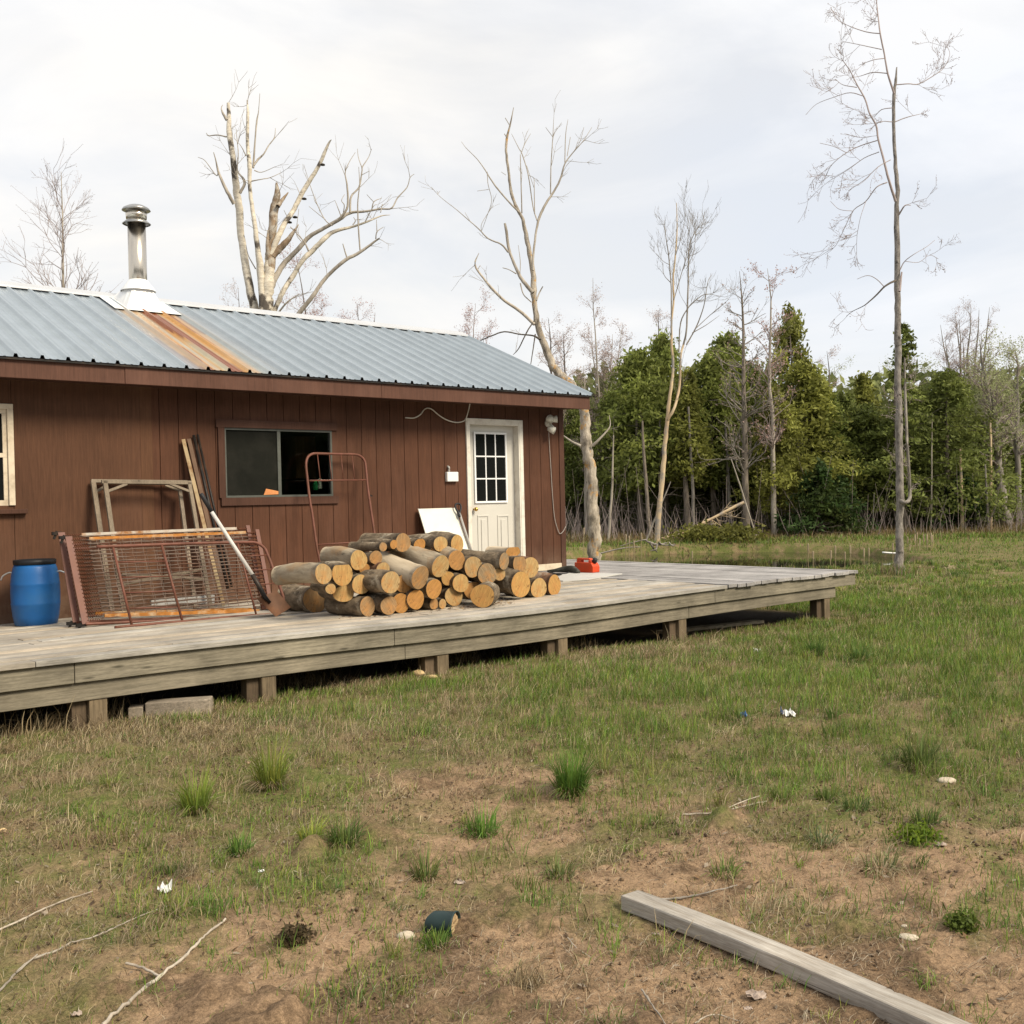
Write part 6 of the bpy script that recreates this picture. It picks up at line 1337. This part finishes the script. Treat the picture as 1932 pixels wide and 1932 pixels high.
# timbers and planks under the deck
def timber(c, x0, y0, x1, y1, hh, dd, label):
    p = gpt(c, x0, y0); q = gpt(c, x1, y1); s_ = CROP[c][2] * depth(p) / FPX; mb = MB(); mb.cur = (.36, .30, .235); up_ = np.array([0, 0, hh * s_ / 2]); mb.bar(p + up_ * .8, q + up_ * .8, dd, hh * s_)
    return tag(mb.build('timber', 'rim_wood', bevel=.008), label, 'timber')
timber('r7', 556, 196, 800, 180, 68, .14, 'squared grey timber lying in front of the dark gap under the deck')
timber('r7', 488, 200, 545, 196, 52, .14, 'short dark timber block left of the squared grey one')
p0, p1 = gpt('z1', 640, 488, .03), gpt('z1', 1215, 425, .03); mb = MB(); mb.cur = (.40, .34, .25); mb.bar(p0, p1, .12, .035); tag(mb.build('plank', 'rim_wood', bevel=.003), 'weathered plank lying on the ground under the right part of the deck', 'plank')
# litter
def crumple(c, x, y, w, m, name, label, cat, seed, h=.5, group=None):
    p = gpt(c, x, y); s_ = CROP[c][2] * depth(p) / FPX * w; r0 = np.random.default_rng(seed); nn_ = 7; V = []; F = []
    for i in range(nn_):
        for j in range(nn_):
            u, v = i / (nn_ - 1) - .5, j / (nn_ - 1) - .5; k = 1 + r0.normal() * .12
            V.append(p + np.array([SX, SY, 0]) * u * 2 * s_ * k + np.array([FX, FY, 0]) * v * 1.5 * s_ * k + np.array([0, 0, abs(r0.normal()) * s_ * h + .008]))
    for i in range(nn_ - 1):
        for j in range(nn_ - 1): a = i * nn_ + j; F.append((a, a + 1, a + nn_ + 1, a + nn_))
    mb = MB(); mb.add(V, F); o = mb.build(name, m); sm = o.modifiers.new('thickness', 'SOLIDIFY'); sm.thickness = .002; return tag(o, label, cat, group)
crumple('r7', 622, 862, 22, 'paper', 'paper_scrap', 'crumpled white paper scrap on the sand in the lower left', 'litter', 1, .9)
crumple('r8', 1047, 324, 20, 'paper', 'paper_scrap', 'white and blue crumpled wrapper in the green grass', 'litter', 2, .6)
crumple('r8', 1026, 318, 12, 'can_blue', 'blue_wrapper', 'blue end of crumpled litter left of the white wrapper', 'litter', 3, .8)
crumple('r8', 875, 326, 11, 'can_blue', 'blue_wrapper', 'small pale blue scrap in the grass left of the white wrapper', 'litter', 4, .8)
crumple('r8', 925, 84, 13, 'paper', 'plastic_cup', 'crushed clear white cup in the grass near the deck corner', 'litter', 5, .9)
crumple('r8', 922, 1388, 36, 'dead_leaf', 'dead_leaf', 'big curled dead leaf on the sand at the bottom', 'leaf', 6, .25)
crumple('r8', 890, 1435, 16, 'dead_leaf', 'dead_leaf', 'small dead leaf just below the big curled one', 'leaf', 7, .25)
crumple('r8', 545, 1155, 14, 'dead_leaf', 'dead_leaf', 'small grey leaf on the sand before the beam', 'leaf', 8, .3)
crumple('r8', 1620, 815, 18, 'dead_leaf', 'dead_leaf', 'grey leaf on bare soil at the right behind the beam', 'leaf', 9, .3)
crumple('r7', 1735, 830, 20, 'dead_leaf', 'dead_leaf', 'grey leaf on the sand behind the green pot', 'leaf', 10, .3)
crumple('r7', 985, 788, 10, 'paper', 'paper_scrap', 'tiny pale scrap on the soil in the middle left', 'litter', 11, .6)
crumple('r7', 935, 1240, 12, 'dead_leaf', 'dead_leaf', 'small leaf on the sand in the bottom centre', 'leaf', 12, .3)
crumple('r7', 290, 1328, 16, 'dead_leaf', 'dead_leaf', 'pale leaf at the bottom left below the thick stick', 'leaf', 13, .3)

# ------------------------------------------------------------------ grass
def blades(P, ht, wd, az, lean, cols, name, m='grass_blade', parent=None, curl=1.0):
    """P roots (n,3); each blade two quads: root, bend, tip"""
    n = len(P); d = np.stack([np.cos(az), np.sin(az), np.zeros(n)], 1); side = np.stack([-np.sin(az + .6), np.cos(az + .6), np.zeros(n)], 1) * (wd / 2)[:, None]
    l1 = lean * .6; l2 = lean * (1.0 + .5 * curl)
    mid = P + d * (np.sin(l1) * ht * .5)[:, None]; mid[:, 2] += np.cos(l1) * ht * .5
    tip = mid + d * (np.sin(np.minimum(l2, 1.9)) * ht * .5)[:, None]; tip[:, 2] += np.cos(np.minimum(l2, 1.9)) * ht * .5
    V = np.stack([P - side, P + side, mid - side * .85, mid + side * .85, tip - side * .12, tip + side * .12], 1).reshape(-1, 3)
    q = np.arange(n)[:, None] * 6; F = np.concatenate([q + [0, 1, 3, 2], q + [2, 3, 5, 4]], 1).reshape(-1, 4)
    c = np.stack([cols * .8, cols * .8, cols, cols, cols * 1.08, cols * 1.08], 1).reshape(-1, 3)
    return link(name, meshdata(name, V, F, m, c), parent)
BEAM_A, BEAM_D = ctr0[:2].copy(), dv[:2].copy()
def sample(n, t0, t1, pw=1.0):
    t_ = (t0 ** (2 * pw) + (t1 ** (2 * pw) - t0 ** (2 * pw)) * rng.random(n)) ** (1 / (2 * pw)); s_ = rng.uniform(-.62, .62, n) * t_ + rng.normal(size=n) * .1
    x, y = xy(s_, t_); return s_, t_, x, y
def keep(s_, t_, x, y, deckok=.25):
    k = pond_d(x, y) > 1.02
    k &= ~((y > YF + deckok) & (x < XE - .1) & (t_ < 24) & (y < 15))
    rel = np.stack([x - BEAM_A[0], y - BEAM_A[1]], 1); u = rel @ BEAM_D; v = rel @ np.array([-BEAM_D[1], BEAM_D[0]]); k &= ~((u > -.02) & (u < LB) & (np.abs(v) < wd_ / 2 + .012))
    return k
def layer(name, n, t0, t1, hfun, wfun, colfun, dens, lean=(.1, .9), pw=.75, curl=1.0):
    s_, t_, x, y = sample(n, t0, t1, pw); k = keep(s_, t_, x, y) & (rng.random(n) < dens(s_, t_, x, y))
    s_, t_, x, y = s_[k], t_[k], x[k], y[k]; n = len(x); P = np.stack([x, y, gz(x, y) - .004], 1)
    # follow the cloddy relief near the camera
    nr_ = sstep(9, 4, t_) * sstep(0, 1.2, t_); P[:, 2] += nr_ * .03 * np.abs(fbm(x * 9, y * 9, 4, 41) - .5)
    az = rng.uniform(0, 2 * math.pi, n); ln = rng.uniform(lean[0], lean[1], n)
    o = blades(P, hfun(s_, t_, x, y) * rng.uniform(.5, 1.3, n), wfun(t_) * rng.uniform(.7, 1.3, n), az, ln, colfun(s_, t_, x, y), name, curl=curl)
    return tag(o, kind='stuff')
def greenness(s_, t_, x, y):
    n_ = fbm(x * .55 + 11, y * .55, 4, 91); n2 = fbm(x * 2.3, y * 2.3, 3, 92)
    g_ = sstep(.31, .50, n_ * .6 + n2 * .4 + .075 * np.clip(s_ - .5, -2, 3) + .03 * np.clip(t_ - 7, 0, 5))
    g_ *= 1 - .85 * sstep(-2.2, -.2, y - YF) * sstep(10.5, 8.0, x) * sstep(.68, .42, n2)
    g_ *= 1 - .5 * sstep(30, 33, t_)
    return g_
def pick(n, pal): return np.array(pal)[rng.integers(0, len(pal), n)] * rng.uniform(.65, 1.35, (n, 1))
GREENS = [(.135, .235, .03), (.095, .18, .03), (.17, .235, .036), (.11, .185, .045), (.22, .24, .05), (.15, .19, .042)]
STRAWS = [(.36, .28, .16), (.28, .21, .115), (.42, .345, .22), (.22, .155, .085), (.31, .25, .16)]
def cgreen(s_, t_, x, y):
    c = pick(len(x), GREENS) * (.62 + .76 * fbm(x * 1.3 + 2, y * 1.3, 3, 94))[:, None]; far = sstep(12, 30, t_)[:, None]; return c * (1 - .0 * far)
def cstraw(s_, t_, x, y): return pick(len(x), STRAWS)
wid = lambda a, b_: (lambda t_: np.maximum(a, b_ * t_))
patch = lambda x, y: sstep(.40, .60, fbm(x * 3.4, y * 3.4, 3, 95))
layer('grass', 270000, 1.9, 15, lambda s_, t_, x, y: (1 - .5 * sstep(-.8, 0, y - YF) * (x < XE)) * .028 + (1 - .6 * sstep(-.8, 0, y - YF) * (x < XE)) * .05 * sstep(4, 8, t_) + .03 * patch(x, y), wid(.0030, .00050), cgreen, lambda s_, t_, x, y: np.clip(cover(x, y) * (.25 + 1.1 * patch(x, y)) * (.10 + .95 * greenness(s_, t_, x, y)), 0, 1), (.1, .85), pw=.72)
layer('grass', 150000, 14, 48, lambda s_, t_, x, y: (.07 + .05 * patch(x * .3, y * .3)) * (1 - .55 * sstep(17, 19, t_) * sstep(26, 23, t_)), wid(.004, .00048), cgreen, lambda s_, t_, x, y: (.12 + .85 * greenness(s_, t_, x, y)) * (.35 + .65 * patch(x * .35, y * .35)), (.1, .7), pw=.75)
layer('dry_grass', 200000, 1.9, 15, lambda s_, t_, x, y: .045 + (1 - .7 * sstep(-.8, 0, y - YF) * (x < XE)) * .05 * sstep(4, 7, t_) + .03 * patch(y, x), wid(.0020, .00036), cstraw, lambda s_, t_, x, y: np.clip(cover(x, y) * (.30 + .75 * (1 - greenness(s_, t_, x, y))) * (.25 + patch(y + 3, x)), 0, 1), (.5, 1.5), pw=.75)
layer('dry_grass', 80000, 14, 48, lambda s_, t_, x, y: (.08 + .10 * sstep(29, 33, t_)) * (1 - .6 * sstep(17, 19, t_) * sstep(26, 23, t_)), wid(.004, .00042), cstraw, lambda s_, t_, x, y: .25 + .5 * (1 - greenness(s_, t_, x, y)), (.2, 1.2), pw=.8)
# straw flat on the sand, brown litter
layer('leaf_litter', 110000, 1.8, 7.5, lambda s_, t_, x, y: .05 + 0 * x, wid(.0022, .0004), lambda s_, t_, x, y: pick(len(x), [(.20, .14, .085), (.32, .25, .16), (.12, .08, .05), (.42, .36, .27), (.26, .19, .12)]), lambda s_, t_, x, y: .22 + .75 * sstep(.48, .66, fbm(x * 1.5 + 9, y * 1.5, 4, 97)), (1.35, 1.6), pw=.8, curl=0)
# sprigs scattered over the sand, crumbs of dark soil
nc_ = 1500; s_, t_, x, y = sample(nc_, 1.9, 8, .8); k = keep(s_, t_, x, y) & (rng.random(nc_) < .25 + .9 * patch(x * .8, y * .8)); x, y = x[k], y[k]
m_ = rng.integers(5, 34, len(x)); ci = np.repeat(np.arange(len(x)), m_); hs_ = (rng.uniform(.02, .075, len(x)) * rng.uniform(.6, 1.4, len(x)))[ci]; n = len(ci)
sp_ = rng.uniform(.01, .05, len(x))[ci]; X2 = x[ci] + rng.normal(size=n) * sp_; Y2 = y[ci] + rng.normal(size=n) * sp_; P = np.stack([X2, Y2, gz(X2, Y2) + .004], 1); tn = pick(len(x), GREENS)[ci] * rng.uniform(.75, 1.25, (n, 1)); dr_ = rng.random(n) < .22; tn[dr_] = pick(dr_.sum(), STRAWS)
tag(blades(P, hs_ * rng.uniform(.6, 1.2, n), rng.uniform(.0016, .0032, n), rng.uniform(0, 6.3, n), np.where(dr_, rng.uniform(.7, 1.5, n), rng.uniform(.2, 1.35, n)), tn, 'grass'), kind='stuff')
nk = 24000; s_, t_, x, y = sample(nk, 1.8, 7, .8); k = keep(s_, t_, x, y) & (rng.random(nk) < sstep(.47, .62, fbm(x * 2.4 + 5, y * 2.4, 4, 51)) + .05); x, y = x[k], y[k]; n = len(x)
sz = rng.uniform(.0015, .008, n) * np.where(rng.random(n) < .03, 1.8, 1); octv = np.array([[1, 0, 0], [0, 1, 0], [-1, 0, 0], [0, -1, 0], [0, 0, .8], [0, 0, -.8]], float)
V = (octv[None] * rng.uniform(.6, 1.3, (n, 6, 1)) + rng.normal(size=(n, 6, 3)) * .15) * sz[:, None, None] + np.stack([x, y, gz(x, y) + sz * .3 + .008], 1)[:, None]
of = np.array([[0, 1, 4], [1, 2, 4], [2, 3, 4], [3, 0, 4], [1, 0, 5], [2, 1, 5], [3, 2, 5], [0, 3, 5]]); F = (of[None] + (np.arange(n) * 6)[:, None, None]).reshape(-1, 3)
cc = np.repeat(pick(n, [(.14, .095, .06), (.20, .135, .085), (.10, .068, .044), (.30, .21, .135), (.24, .165, .105)]), 6, 0); tag(link('soil_crumbs', meshdata('soil_crumbs', V.reshape(-1, 3), F, 'grass_blade', cc)), kind='stuff')
# ragged clumps over the turf
nc_ = 4200; s_, t_, x, y = sample(nc_, 3.0, 22, .8); k = keep(s_, t_, x, y, -.05) & (rng.random(nc_) < cover(x, y) * 1.2); s_, t_, x, y = s_[k], t_[k], x[k], y[k]
gr_ = rng.random(len(x)) < .15 + .8 * greenness(s_, t_, x, y); m_ = rng.integers(16, 80, len(x)); ci = np.repeat(np.arange(len(x)), m_); n = len(ci); hs_ = rng.uniform(.035, .12, len(x))[ci]; sp_ = rng.uniform(.02, .12, len(x))[ci]
X2 = x[ci] + rng.normal(size=n) * sp_; Y2 = y[ci] + rng.normal(size=n) * sp_; tn = np.where(gr_[:, None], pick(len(x), GREENS), pick(len(x), STRAWS))[ci] * rng.uniform(.7, 1.35, (n, 1)); dr_ = rng.random(n) < .25; tn[dr_] = pick(dr_.sum(), STRAWS)
P = np.stack([X2, Y2, gz(X2, Y2)], 1); tag(blades(P, hs_ * rng.uniform(.5, 1.3, n), np.maximum(.0028, .00042 * t_[ci]) * rng.uniform(.8, 1.3, n), rng.uniform(0, 6.3, n), np.where(gr_[ci], rng.uniform(.15, 1.1, n), rng.uniform(.5, 1.5, n)), tn, 'grass'), kind='stuff')
# straw tangles round the posts
for xp, yp, m_ in ((180, 1352, 200), (500, 1285, 420), (560, 1290, 260), (828, 1250, 420), (1000, 1225, 360), (1054, 1222, 200), (90, 1375, 260), (1290, 1210, 120)):
    c_ = onz('d', xp, yp, .0); X2 = c_[0] + rng.normal(size=m_) * .22; Y2 = c_[1] - .08 + rng.normal(size=m_) * .12; P = np.stack([X2, Y2, gz(X2, Y2)], 1)
    tag(blades(P, rng.uniform(.08, .30, m_), rng.uniform(.0025, .005, m_), rng.uniform(0, 6.3, m_), rng.uniform(.3, 1.5, m_), pick(m_, STRAWS), 'dry_grass', curl=1.6), kind='stuff')
# scraps of dead leaves trodden into the soil
n = 5200; s_, t_, x, y = sample(n, 1.9, 8.5, .8); k = keep(s_, t_, x, y); x, y = x[k], y[k]; n = len(x); Pq = np.stack([x, y, gz(x, y) + .014], 1)
tag(leaves_mesh('leaf_litter', Pq, rng.uniform(.006, .022, n), pick(n, [(.26, .19, .12), (.16, .11, .07), (.36, .30, .23), (.11, .075, .05), (.22, .14, .075)]), None, up=3.5), kind='stuff')
# weeds at the foot of the tall tree
tb_ = att('d', 1693, 1085, 18.8); n = 500; X2 = tb_[0] + rng.normal(size=n) * .22; Y2 = tb_[1] + rng.normal(size=n) * .22; P = np.stack([X2, Y2, gz(X2, Y2)], 1)
tag(blades(P, rng.uniform(.08, .30, n), np.full(n, .008), rng.uniform(0, 6.3, n), rng.uniform(.1, .8, n), np.where(rng.random((n, 1)) < .55, pick(n, STRAWS), pick(n, GREENS)), 'tall_weeds'), kind='stuff')
# straw drifted against the deck edge
n = 26000; x = rng.uniform(-.5, 9.6, n); y = YF - .05 - np.abs(rng.normal(size=n)) * .55 + .25 * rng.random(n); w_ = sstep(.38, .62, fbm(x * 1.1, y * 1.1, 3, 99)); k = (rng.random(n) < .12 + .9 * w_) & (y < YF + .5); x, y = x[k], y[k]
P = np.stack([x, y, gz(x, y)], 1); n = len(x); tag(blades(P, rng.uniform(.03, .11, n), np.full(n, .0040), rng.uniform(0, 6.3, n), rng.uniform(.5, 1.5, n), pick(n, STRAWS), 'dry_grass'), kind='stuff')
# low grass and weeds beyond the pond foot of the wood
n = 26000; t_ = rng.uniform(30.8, 38, n); s_ = rng.uniform(.0, .56, n) * t_; x, y = xy(s_, t_); k = pond_d(x, y) > 1.0; x, y, t_ = x[k], y[k], t_[k]; n = len(x); rt_ = sstep(.40, .46, s_[k] / t_)
c = np.where((rng.random(n) < .75 * sstep(33.4, 32.2, t_))[:, None], pick(n, GREENS), pick(n, [(.20, .145, .07), (.26, .20, .10), (.12, .13, .04), (.17, .11, .06)])); P = np.stack([x, y, gz(x, y)], 1); kk = rng.random(n) < np.clip(.6 + .9 * sstep(32.5, 34, t_) + rt_, 0, 1)
tag(blades(P[kk], rng.uniform(.08, .34, kk.sum()) * (.55 + .6 * sstep(33, 34.5, t_[kk])), np.full(kk.sum(), .018), rng.uniform(0, 6.3, kk.sum()), rng.uniform(.1, .8, kk.sum()), c[kk], 'tall_weeds'), kind='stuff')

# single tussocks
def tussock_mesh(seed, n, h, spread, green, dry, base=.045):
    r = np.random.default_rng(seed); az = r.uniform(0, 2 * math.pi, n); rad = base * np.sqrt(r.random(n)); P = np.stack([np.cos(az) * rad, np.sin(az) * rad, np.full(n, -.01)], 1)
    ln = np.abs(r.normal(size=n)) * spread * 1.35 + .05; az2 = az + r.normal(size=n) * .5; ht = h * r.uniform(.35, 1.12, n); isd = r.random(n) < dry + .12
    ln = np.where(isd, r.uniform(.9, 1.6, n), ln); c = np.where(isd[:, None], np.array(STRAWS)[r.integers(0, 5, n)], np.array(green)[None] * r.uniform(.9, 2.1, (n, 1)) * np.where(r.random((n, 1)) < .3, [[1.35, 1.1, 1.0]], [[1, 1, 1]])); ht = np.where(isd, ht * .6, ht)
    return blades(P, ht, r.uniform(.003, .0055, n), az2, np.minimum(ln, 1.6), c, 'grass_tussock', curl=.8)
TUS = [('r7', 1022, 465, 1.35, .27, 'tall light green grass tussock with dry skirt, left of the middle', 420, .42, .28, (.12, .155, .03)), ('r7', 742, 560, 1.25, .23, 'bright green grass tussock nearest the left, in front of the tall one', 420, .45, .22, (.12, .17, .03)),
 ('r8', 222, 620, 1.3, .23, 'round dense deep green grass tussock in the centre', 650, .55, .06, (.065, .125, .022)), ('r7', 1822, 640, 1.3, .15, 'broad leaved green tuft in the centre foreground', 180, .75, .1, (.075, .15, .025)),
 ('r7', 905, 712, 1, .11, 'small green tuft on soil below the tall tussock', 160, .6, .1, (.075, .14, .03)), ('r7', 1172, 675, 1, .13, 'yellowish green tuft left of a dark one', 160, .5, .1, (.15, .19, .04)), ('r7', 1300, 680, 1.2, .15, 'dark green ragged tuft right of the yellowish one', 240, .6, .15, (.075, .115, .03)),
 ('r7', 1602, 805, 1, .13, 'small olive tuft on the sand edge above the green pot', 150, .5, .2, (.10, .13, .04)), ('r8', 1535, 520, 1.5, .20, 'dark spiky tussock on the right', 420, .6, .15, (.075, .105, .03)), ('r8', 1190, 640, 1.1, .10, 'low round tuft right of the thin pale stick', 220, .6, .15, (.085, .12, .03)),
 ('r8', 1012, 640, 1, .10, 'small tuft at the tip of the thin pale stick', 130, .5, .2, (.09, .13, .03)), ('r8', 1300, 680, 1.1, .10, 'dark blue green tuft on bare soil on the right', 180, .7, .1, (.075, .115, .035)), ('r8', 1560, 735, 1.1, .12, 'ragged tuft on the right above the bright weeds', 180, .6, .2, (.075, .115, .03)),
 ('r8', 1145, 90, 1.3, .20, 'dark green clump in the meadow before the deck corner', 320, .55, .1, (.06, .11, .025)), ('r8', 1305, 115, 1.6, .19, 'wide dark clump right of the one before the deck corner', 320, .65, .1, (.06, .105, .025)), ('r8', 350, 535, 1.2, .16, 'loose straw skirted tuft just right of the round dense one', 200, .5, .5, (.12, .15, .04)),
 ('r7', 665, 940, 1, .14, 'arching tuft by the white paper scrap', 90, .8, .45, (.11, .14, .035)), ('r7', 1640, 1060, 1, .07, 'short tuft growing against the green pot', 150, .5, .1, (.085, .14, .03)), ('r8', 180, 930, 1.1, .10, 'ragged tuft on the sand left of the beam end', 150, .7, .3, (.09, .12, .04)), ('r8', 800, 925, 1, .09, 'small tuft behind the beam with leaning blades', 110, .8, .2, (.085, .125, .03)),
 ('r8', 1390, 900, 1.6, .12, 'matted straw tuft on the right behind the beam', 260, .9, .75, (.11, .13, .05)), ('r7', 415, 455, 1.1, .10, 'spread out yellow green tuft left of the bright tussock', 130, .8, .35, (.13, .16, .04)), ('r8', 1165, 800, 1.3, .10, 'wispy grey green tuft right of the centre behind the beam', 170, .8, .4, (.10, .13, .06))]
for i, (c, x, y, bs, h, lb, n, spd, dry, col_) in enumerate(TUS):
    p = gpt(c, x, y); o = tussock_mesh(200 + i, n, h, spd, col_, dry, .045 * bs); o.location = tuple(p + np.array([0, 0, .012])); tag(o, lb, 'grass tuft', 'grass tufts in the yard')
# low bright weeds
for i, (c, x, y, w_, lb) in enumerate((('r8', 1530, 790, 70, 'patch of bright yellow green weeds on the right'), ('r7', 1110, 1050, 50, 'small dark heathery weed on the sand left of the green pot'), ('r8', 1700, 1130, 50, 'moss green weed patch near the right edge by the flat stone'))):
    p = gpt(c, x, y); s_ = CROP[c][2] * depth(p) / FPX * w_; n = 700; q = rng.normal(size=(n, 3)) * [s_ * .55, s_ * .45, .012]; q[:, 2] = np.abs(q[:, 2]) + .008
    q = q + p; q[:, 2] = gz(q[:, 0], q[:, 1]) + .012 + np.abs(rng.normal(size=n)) * .018
    col_ = [(.14, .20, .02), (.10, .075, .04), (.10, .135, .025)][i]; o = leaves_mesh('weed_patch', q, rng.uniform(.008, .018, n), np.array([col_]) * rng.uniform(.6, 1.4, (n, 1)), None); tag(o, lb, 'weeds')
